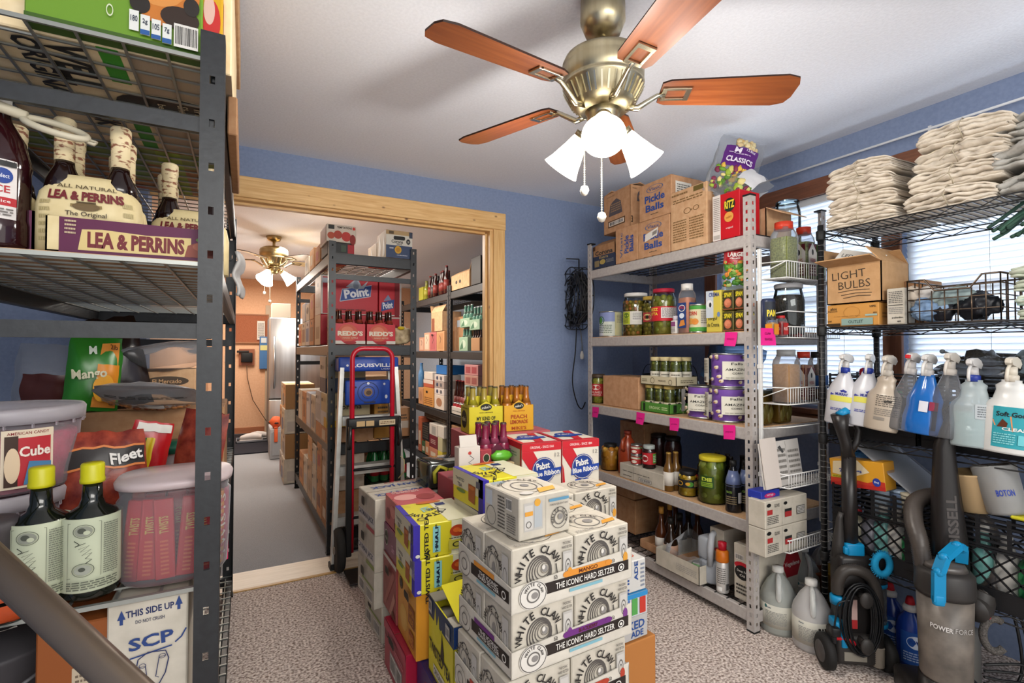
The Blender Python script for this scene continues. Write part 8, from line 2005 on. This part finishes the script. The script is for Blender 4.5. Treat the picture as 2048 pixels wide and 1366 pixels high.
def corona(): return {'F': [('r', 0, 0, 1, .46, '3a4a6a'), ('r', 0, .46, 1, .84, 'd8d4c8'), ('r', .32, .66, .68, .80, '1c1c1c'), ('e', .32, .73, .04, .07, '1c1c1c'), ('e', .68, .73, .04, .07, '1c1c1c'), ('t', 'Corona', .42, .60, .44, .12, '2a2824', 0, .02), ('t', 'Extra', .5, .51, .2, .06, '2a2824'), ('e', .45, .30, .13, .14, 'd0a02c'), ('e', .45, .30, .08, .08, 'b8801c'), ('e', .84, .62, .08, .10, '23262c'), ('t', '24', .84, .62, .07, .08, 'd8d4c8'), ('lines', .12, .3, .28, .4, 1, 'c8ccd8'), ('lines', .4, .08, .8, .13, 1, 'c8ccd8'), ('r', .1, .86, .28, .96, '5a4a34'), ('r', .88, .76, 1, .98, '3a4458')], 'L': [('p', [(.1, .1), (.3, .9), (.45, .5), (.4, .1)], 'b09a78'), ('p', [(.6, .1), (.75, .8), (.9, .4), (.85, .1)], 'a8926e')]}
mbox(.375, .02, M4, .185, .24, .192, mat('b89c72', .6), 'white, blue and tan beer case near right on top of the middle shelving', corona(), seam=False)
mbox(.375, .27, M4, .19, .26, .150, mat('a8906a', .6), 'tan beer case standing behind the blue banded one', {'L': [('p', [(.2, .1), (.4, .9), (.55, .5), (.5, .1)], '8a7450')]}, seam=False)
PR = mat('c0182a', .45)
def point(): return {'F': [('r', 0, 0, 1, .02, 'd8d0c8'), ('r', 0, .96, 1, 1, 'd8d0c8'), ('r', .0, 0, .03, 1, 'd8d0c8'), ('p', [(.32, .34), (.86, .50), (.88, .80), (.36, .66)], '2a4a90'), ('l', [(.32, .34), (.86, .50), (.88, .80), (.36, .66), (.32, .34)], .005, 'c8ccd8'), ('t', 'Point', .61, .58, .44, .24, 'e4e4e8', 10, .04), ('p', [(.42, .72), (.62, .98), (.70, .76), (.82, .92), (.74, .70), (.6, .68)], 'b8c0cc'), ('e', .6, .78, .05, .12, '8a96a8'), ('lines', .1, .1, .8, .16, 1, '6a1018'), ('r', .02, .80, .16, .93, 'b8bcc8')], 'L': [('r', 0, 0, 1, 1, 'c8c4bc'), ('e', .5, .78, .12, .06, '2a2420'), ('r', .2, .2, .8, .55, 'b0a89c')]}
mbox(.0, .33, M3, .40, .27, .215, PR, 'lower left red beer case at the back of the third shelf', {'F': [('lines', .1, .5, .9, .6, 1, '6a1018')], 'L': [('r', 0, 0, 1, 1, 'b8a890'), ('r', .2, .2, .8, .6, '8a7458')]}, seam=False)
mbox(.0, .325, M3 + .217, .40, .27, .275, PR, 'upper left red beer case with large blue scroll logo', point(), seam=False)
mbox(.408, .335, M3, .17, .27, .215, PR, 'lower right red beer case with pale borders', {'F': [('r', 0, .92, 1, .97, 'c8c0b8'), ('r', .93, 0, 1, 1, 'c8c0b8'), ('e', .3, .6, .2, .1, '8a1420'), ('e', .7, .6, .2, .1, '8a1420')]}, seam=False)
mbox(.408, .33, M3 + .217, .17, .27, .275, PR, 'upper right red beer case with small blue scroll logo', {'F': [('r', 0, .0, 1, .03, 'd8d0c8'), ('r', .92, 0, 1, 1, 'c8c0b8'), ('p', [(.1, .12), (.66, .22), (.68, .46), (.12, .36)], '2a4a90'), ('t', 'Point', .39, .29, .44, .18, 'e4e4e8', 8, .04), ('p', [(.2, .40), (.4, .58), (.55, .44)], '7a88a8'), ('r', .7, .0, .9, 1, '8a1822')]}, seam=False)
BR = beer_bottle('3a140c', 'b0452c', 'b84a34', .225, .030)
REDD = [('e', .42, .55, .33, .42, 'c8563c'), ('e', .40, .62, .2, .24, 'd8785a'), ('t', "REDD'S", .5, .52, .84, .24, 'e8dcc4', 0, .05), ('t', 'HARD APPLE', .5, .30, .5, .08, 'd8b8a0'), ('p', [(0, 0), (1, 0), (1, .16), (.7, .16), (.6, .04), (.3, .04), (.2, .16), (0, .16)], 'd8d0c4'), ('e', .5, .06, .2, .08, 'a01820')]
for i in range(2):
    p0 = midp(.045 + .205 * i, .03, M3 + .001)
    six(p0, 1.4, .195, .135, .135, 'c41426', REDD, BR, ('left', 'right')[i] + ' red cider bottle carrier on the middle shelving', ('red necked cider bottle in the left carrier', 'red necked cider bottle in the right carrier')[i], peak=.02)
lump(midp(.50, .10, M3), .07, noisy('snack_bag_tan', '8a7658', 'c8b490', 18, .5, .2), 'tan knotted bag with yellow tie beside the red carriers', 1.1, .8, .9, 51, 'bag', 'knotted_bag', .8)
b = MB(); b.ball((0, 0, 0), .016, 'd8b81c', 1.6, 1, .8); tag(link('bag_tie', b.mesh('tie'), None, midp(.49, .045, M3 + .115)), 'yellow tie on the knotted tan bag', 'tie')
seq = [(.42, WHITEC, '9a8a78'), (.66, KRAFT, '6a4a34'), (.90, mat('b8bcc4', .5), '4a6a9a'), (1.14, WHITEC, '7a5a48'), (1.38, KRAFTL, 'a83c28')]
for i, (y, c_, c2) in enumerate(seq):
    if i:
        mbox(.0, y, M3, .26, .22, .20, c_, f'lower box {("", "second", "third", "fourth", "fifth")[i]} from the near end, aisle side of the third shelf', {'L': [('r', .15, .15, .85, .7, c2), ('e', .5, .85, .12, .06, '2a2420')]}, seam=False)
        if i < 4:
            mbox(.0, y + .01, M3 + .202, .24, .2, (0, .19, .14, .16)[i], seq[-i][1], f'upper box {("", "second", "third", "fourth")[i]} from the near end, aisle side of the third shelf', {'L': [('e', .5, .6, .3, .2, ('', 'b04a30', '4a4a48', 'c8c4b8')[i])]}, seam=False)
# second shelf
hh = [('L', .5, .80, .10, .05)]
rows = [(.03, .22, .26, mat('c8b890', .6), {'L': [('r', 0, 0, 1, .45, 'c8ccd0'), ('r', .55, .0, 1, .3, 'd0a82c')], 'F': [('t', 'Corona', .5, .6, .6, .16, '3a3a30', 0, .02), ('r', 0, 0, 1, .2, 'd0a82c')]}, 'tan and white beer case beside the near left post, second shelf'),
        (.27, .22, .26, mat('c0c4c8', .5), {'L': [('r', .1, .1, .9, .6, 'a8acb0')]}, 'silver-white beer case second from the post, second shelf'),
        (.51, .22, .27, WHITEC, {'L': [('r', .2, .1, .8, .5, '8a8e94')]}, 'white case third from the post, second shelf'),
        (.75, .24, .27, mat('b0b8c8', .5), {'L': [('r', .1, .1, .9, .9, 'c8ccd4')]}, 'pale blue-grey case fourth from the post, second shelf'),
        (1.01, .24, .26, KRAFT, {'L': [('r', .3, .2, .7, .6, '8a5a34')]}, 'brown case fifth from the post, second shelf'), (1.27, .25, .26, WHITEC, {}, 'white case sixth from the post, second shelf')]
for y, L_, H_, c_, ar, lb_ in rows:
    mbox(-.005, y, M2 + (.10 if y < .3 else 0), .28, L_, H_ - (.04 if y < .3 else 0), c_, lb_, ar, holes=hh, seam=False)
mbox(-.005, .02, M2, .30, .46, .098, KRAFT, 'flat brown case under the tan and white beer case', {'L': [('r', .6, .1, .9, .8, 'c8b8a0')]}, seam=False)
mbox(.0, .10, M2 + .322, .26, .24, .24, mat('b09a74', .6), 'tan and navy beer case upper left on the second shelf', {'L': [('r', 0, 0, 1, .4, '2c3c5c'), ('r', 0, .4, 1, 1, 'b8b4ac')], 'F': [('r', 0, 0, 1, .4, '26344e'), ('r', .12, .66, .42, .92, '4a3c30')]}, holes=[('L', .5, .7, .1, .06)], seam=False)
for i, (x, y, w_, l_, h_, c_) in enumerate(((.31, .06, .12, .12, .28, 'c08a3c'), (.44, .05, .12, .14, .20, 'a87850'), (.30, .25, .26, .25, .30, '9a7448'), (.33, .60, .24, .28, .40, 'a8845c'), (.33, 1.0, .24, .3, .34, 'b08c60'))):
    mbox(x, y, M2, w_, l_, h_, mat(c_, .65), ('orange bottle box behind the step ladder', 'brown box at the right behind the step ladder', 'brown carton in the middle of the second shelf behind the ladder', 'tall brown carton deep on the second shelf', 'deepest brown carton on the second shelf')[i], {'F': [('r', .1, .3, .9, .55, 'b8a898'), ('lines', .2, .6, .8, .8, 2, '4a3a2a')]}, seam=False)
# bottom shelf
bt = [(.03, .19, .27, KRAFTD), (.25, .20, .30, KRAFT), (.48, .20, .28, WHITEC), (.71, .22, .30, mat('b8a48c', .6)), (.96, .22, .28, WHITEC), (1.21, .25, .27, KRAFT)]
for i, (y, L_, H_, c_) in enumerate(bt):
    mbox(.0, y, M1, .26, L_, H_ - (.04 if i == 0 else 0), c_, f'lower carton {("nearest the post", "second from the post", "third from the post", "fourth from the post", "fifth from the post", "at the far end")[i]} on the bottom shelf of the middle shelving', {'L': [('r', .2, .2, .8, .5, ('c8b8a0', '7a4a28', '8a8e94', '9a8468', 'a8acb0', '8a5a34')[i])]}, holes=hh if i else (), seam=False)
    if i in (0, 1, 2, 3):
        mbox(.0, y + .005, M1 + H_ + (.002 if i else -.038), .24, L_ - .01, (.26, .20, .17, .18)[i], (noisy('grey_brown_card', 'a09080', 'b0a090', 30, .8), KRAFT, WHITEC, KRAFTL)[i], f'upper carton {("nearest the post", "second from the post", "third from the post", "fourth from the post")[i]} on the bottom shelf of the middle shelving', {'L': [('r', .2, .2, .7, .6, ('d0c4b4', 'a8402c', 'a8b0bc', 'b8a080')[i])]}, holes=hh, seam=False)
GS = mat('1f6a34', .25)
b = MB()
for a in range(4):
    for c_ in range(3):
        b.lathe([(0, 0), (.03, 0), (.031, .01), (.031, .12), (.02, .17), (.012, .19), (.012, .205), (0, .205)], GS, 12, cx=.032 + .064 * a, cy=.032 + .064 * c_)
l = MB()
for a in range(4):
    l.lathe([(.0318, .04), (.0318, .10)], mat('b82430', .4), 12, cx=.032 + .064 * a, cy=.032)
bs = Kit('soda_pack', b, [('printed_labels', l)])
o_ = bs.put(midp(.285, .04, M1 + .26), 'green soda bottles shrink-wrapped as one pack behind the hand truck', 'soda pack')
mbox(.28, .04, M1, .28, .22, .125, mat('16301c', .4), 'dark green soda carton below the green bottle pack', {'F': [('e', .3, .5, .12, .3, 'b82430'), ('e', .7, .5, .15, .3, '2a5a34')]}, seam=False)
mbox(.28, .04, M1 + .127, .28, .22, .130, mat('23301f', .4), 'patterned black and white bottle box behind the hand truck', {'F': [('r', .5, .1, .95, .9, 'c0bcb0'), ('t', 'BOTTLE', .72, .5, .38, .5, '1c1c1a', 0, .04), ('e', .2, .5, .1, .3, 'b82430')]}, seam=False)
for i, y in enumerate((.30, .62, .95)):
    mbox(.29, y, M1, .26, .27, .34, (KRAFTD, KRAFT, KRAFTD)[i], f'brown carton {("second", "third", "fourth")[i]} deep in the right half of the bottom shelf')
# stack of cases on the floor beyond the middle shelving
for i in range(4):
    for j in range(2):
        carton((.345 + .01 * (i % 2), 5.38 + .30 * j, .004 + .243 * i), (.27, .28, .24), (WHITEC, mat('b8b4b0', .5), WHITEC, KRAFTL)[(i + j) % 4], f'{("lowest", "second", "third", "top")[i]} case in the {("near", "far")[j]} column stacked on the floor past the middle shelving', {'L': [('r', .1, .1, .45, .6, ('3a5a9a', '8a4a3c', '5a5a60', 'b09a6a')[(i * 2 + j) % 4]), ('r', .55, .2, .9, .5, 'a8a8a8'), ('e', .5, .82, .1, .06, '1c1a18')], 'F': [('r', 0, 0, 1, 1, '9a7448')] if (i + j) % 2 else [('r', .1, .1, .9, .5, 'b8b0a8')]}, 1, seam=False)
# ---- right hand racks of the back room
FXB = 1.915
R4, R3, R2, R1 = 1.934, 1.304, .654, .074
KS = beer_bottle('3c1210', 'b01c24', None, .27, .032, mat('8a3a34', .4)); KD = beer_bottle('2a1a18', '1c1a1a', None, .25, .030, mat('5a5250', .4)); KY = beer_bottle('8a8a2c', '7a8a2c', None, .23, .034, mat('a8a03c', .4))
cnt = 0
for px_y, x, k, nm in ((5.881, 1.955, KY, 'yellow-green sauce bottle'), (5.75, 1.96, KS, 'red capped sauce bottle'), (5.641, 1.955, KD, 'dark capped sauce bottle'), (5.536, 1.95, KS, 'red capped sauce bottle'), (5.562, 1.99, KD, 'dark capped sauce bottle'), (5.368, 1.96, KS, 'red capped sauce bottle'), (5.287, 1.95, KS, 'red capped sauce bottle'), (5.177, 1.95, KS, 'tall red capped sauce bottle'), (5.247, 2.0, KS, 'red capped sauce bottle')):
    cnt += 1
    k.put((x, px_y, R4), f'{nm}, {("first", "second", "third", "fourth", "fifth", "sixth", "seventh", "eighth", "ninth")[cnt - 1]} from the far end of the top back-room shelf', 'bottle', 'sauce bottles on the back-room shelf', scale=(1, 1, 1.15 if 'tall' in nm else 1))
def rb(a, z, W, H, c_, label, art=(), x=FXB, **k):
    return carton((x, a[0], z), (W, max(.06, a[1]), H), c_, label, art, seam=False, **k)
rb((4.458, 0.491), R4, .24, .155, KRAFTL, 'open tan carton with two finger holes on the top back-room shelf', {'L': [('e', .3, .5, .05, .12, '1c1410'), ('e', .5, .5, .05, .12, '1c1410')]}, open_top=[('L', -60), ('F', 30)])
rb((4.202, 0.22), R4, .24, .26, mat('2e2a28', .5), 'black box beside the open tan carton by the pine casing')
rb((5.905, 0.159), R4, .12, .16, mat('a8a42c', .5), 'yellow-green box at the far end of the top back-room shelf')
# shelf 3
its = [((5.847, 0.197), .17, 'c08a70', 'salmon carton at the far end', 'd0a890'), ((5.643, 0.204), .22, 'c89c80', 'peach carton with black leaf print', 'e0c4ac'), ((5.417, 0.226), .22, 'c06a68', 'rose red carton with hand hole', 'b05a5c'), ((5.159, 0.241), .22, 'c89468', 'tan carton next to the post', 'b88458')]
for i, (a, h, c_, nm, c2) in enumerate(its):
    rb(a, R3, .22, h, mat(c_, .6), nm + ' on the third back-room shelf', {'L': [('r', .15, .1, .85, .9, c2), ('l', [(.4, .8), (.6, .6), (.45, .4)], .01, '2a2420')]}, holes=[('L', .5, .85, .12, .04)] if i == 2 else ())
rb((5.205, 0.384), R3 + .222, .22, .22, KRAFTL, 'open tan carton with raised flaps above the rose red carton', {'L': [('r', .05, .0, .3, .7, '8a4a30')]}, open_top=[('L', -30), ('B', 20)])
rb((4.757, 0.266), R3, .3, .36, KRAFTD, 'tall dark brown carton right of the post on the third back-room shelf', {'L': [('r', .3, .7, .6, .9, 'a8b0b8')]}, x=1.98)
CG = beer_bottle('5a8a78', 'c8ccc8', 'a8c0b0', .22, .028)
for i, (a, z) in enumerate((((4.507, 0.219), R3), ((4.458, 0.242), R3 + .235), ((4.225, 0.233), R3 + .20))):
    rb(a, z, .14, (.14, .09, .10)[i], mat('9ab89a', .5), ('lower pale green bottle carrier', 'upper pale green bottle carrier', 'right pale green bottle carrier')[i] + ' near the pine casing', {'L': [('e', .5, .5, .3, .3, 'c8d8c0'), ('p', [(.1, .1), (.4, .8), (.5, .2)], '4a7a5a')]})
    for j in range(3):
        CG.put((1.96, a[0] + a[1] * (j + .5) / 3, z + .003), f'{("near", "middle", "far")[j]} green bottle in the {("lower", "upper", "right")[i]} pale green carrier', 'bottle', 'green bottles in pale carriers')
rb((4.225, 0.197), R3, .16, .125, mat('b88a60', .6), 'tan bottle carrier with four dark bottles by the pine casing')
for j in range(4):
    KD.put((1.95, (4.225, 0.197)[0] + .03 + .055 * j, R3 + .003), f'dark bottle {("nearest", "second", "third", "farthest")[j]} in the tan carrier by the pine casing', 'bottle', 'dark bottles in the tan carrier', scale=(.8, .8, .8))
# shelf 2
its = [((5.886, 0.178), .20, 'c08a60', 'tan carton at the far end'), ((5.502, 0.364), .22, 'c88c48', 'orange carton with round hand hole'), ((5.159, 0.309), .16, 'd8c8b8', 'white patterned can pack')]
for i, (a, h, c_, nm) in enumerate(its):
    rb(a, R2, .22, h, mat(c_, .6), nm + ' on the second back-room shelf', {'L': [('lines', .1, .1, .9, .5, 4, '8a5a34'), ('e', .35, .75, .1, .07, '1c1410')] if i == 1 else [('e', .5, .5, .3, .3, 'a87858')]})
rb((5.519, 0.347), R2 + .222, .2, .09, mat('b8583c', .6), 'red and white can pack on the orange carton', {'L': [('r', 0, .5, 1, 1, 'd8c8bc')]})
rb((5.537, 0.31), R2 + .314, .2, .09, mat('d8ccc0', .6), 'white can pack above the red and white one')
rb((5.159, 0.378), R2 + .39, .2, .10, mat('1f6ab0', .5), 'bright blue box high on the second back-room shelf', x=1.96)
for i in range(3):
    rb((5.159, 0.309), R2 + .162 + .075 * i, .2, .073, mat(('d8ccc4', 'a89890', 'd0c4bc')[i], .5), ('lower', 'middle', 'upper')[i] + ' white and grey can pack beside the post', {'L': [('e', .3, .5, .1, .3, '2a3a5a'), ('e', .7, .5, .1, .3, '5a5a60')]})
WB = beer_bottle('5a8ab8', '3a6aa8', None, .30, .04)
for j in range(3):
    WB.put((1.96, 6.088 - .09 * j, R2 + .202) if j == 0 else (2.10, 5.9 - .1 * j, R2), f'pale blue water bottle, {("nearest the aisle", "middle", "deepest")[j]} on the second back-room shelf', 'bottle', 'pale blue water bottles')
for i, (h, c_, nm, c2) in enumerate(((.12, 'c8a088', 'peach', 'a87860'), (.09, 'd0c8bc', 'white', 'a8b0a8'), (.10, 'a8c0b8', 'pale aqua', 'd0d8d0'), (.10, 'c09080', 'dusky pink', 'a05a54'), (.10, 'c88a88', 'pink', 'a84a50'))):
    rb((4.258, 0.324), R2 + (0, .122, .214, .316, .418)[i], .25, h, mat(c_, .5), nm + f' can pack, {("lowest", "second", "third", "fourth", "topmost")[i]} in the column by the pine casing', {'L': [('r', .1, .2, .45, .8, c2), ('r', .55, .2, .9, .8, c2)]})
rb((4.595, 0.34), R2, .2, .075, mat('d4ccc0', .5), 'white tray of red cans right of the post', {'L': [('lines', .1, .3, .9, .6, 1, '8a8680')]})
RC = can_kit(.033, .11, [('r', 0, 0, 1, 1, 'b83a40')], 'b83a40')
for j in range(4):
    RC.put((1.96, (4.595, 0.34)[0] + .05 + .09 * j, R2 + .003), f'red can {("nearest", "second", "third", "farthest")[j]} in the white tray right of the post', 'can', 'red cans in the white tray')
for j in range(4):
    KS.put((2.02, (4.744, 0.353)[0] + .05 + .08 * j, R2 + .003), f'brown sauce bottle {("nearest", "second", "third", "farthest")[j]} behind the red cans', 'bottle', 'sauce bottles behind the red cans', scale=(1.1, 1.1, 1.25))
# bottom shelf and floor by the rack
its = [((5.944, 0.12), .42, 'a8583c'), ((5.79, 0.135), .14, '3a5a3a'), ((5.661, 0.129), .16, 'b87850'), ((5.367, 0.276), .12, 'b8785c'), ((5.205, 0.145), .12, 'c8b43c')]
for i, (a, h, c_) in enumerate(its):
    rb(a, R1, .2, h, mat(c_, .5), ('tall rust', 'dark green', 'tan', 'salmon', 'yellow')[i] + ' can pack on the bottom back-room shelf', {'L': [('r', .2, .2, .8, .6, 'c8b8a0')]})
rb((5.367, 0.276), R1 + .122, .2, .14, mat('6a1c28', .5), 'maroon can pack on the salmon one', {'L': [('lines', .2, .3, .8, .7, 3, 'c8a8a0')]})
rb((5.367, 0.276), R1 + .264, .2, .13, mat('c8beb4', .5), 'white can pack with grey window on the maroon one', {'L': [('r', .3, .1, .8, .8, '9a9690')]})
rb((5.205, 0.145), R1 + .122, .2, .15, mat('b8b08c', .5), 'cream can pack on the yellow one'); rb((5.159, 0.191), R1 + .274, .2, .13, mat('d0c8bc', .5), 'white can pack topmost beside the post')
rb((5.661, 0.244), R1 + .165, .24, .20, mat('1c1a1c', .4), 'black patterned beer case on the bottom back-room shelf', {'L': [('lines', .1, .1, .9, .9, 6, '5a5248')]}); rb((5.25, 0.778), R1 + .40, .24, .09, mat('2a2622', .4), 'long black patterned case under the second back-room shelf', {'L': [('lines', .05, .1, .95, .9, 3, '6a6050')]}, x=1.98)
for i in range(3):
    rb((4.281, 0.654), R1 + .155 * i, .3, .15, (KRAFT, mat('c8beb4', .5), KRAFTD)[i], ('lowest', 'middle', 'upper')[i] + ' wide case on the bottom shelf behind the bottle carriers')
carton((1.0, 6.2, 0), (.5, .6, .9), KRAFT, 'tall brown carton standing on the grey carpet deep in the back room')
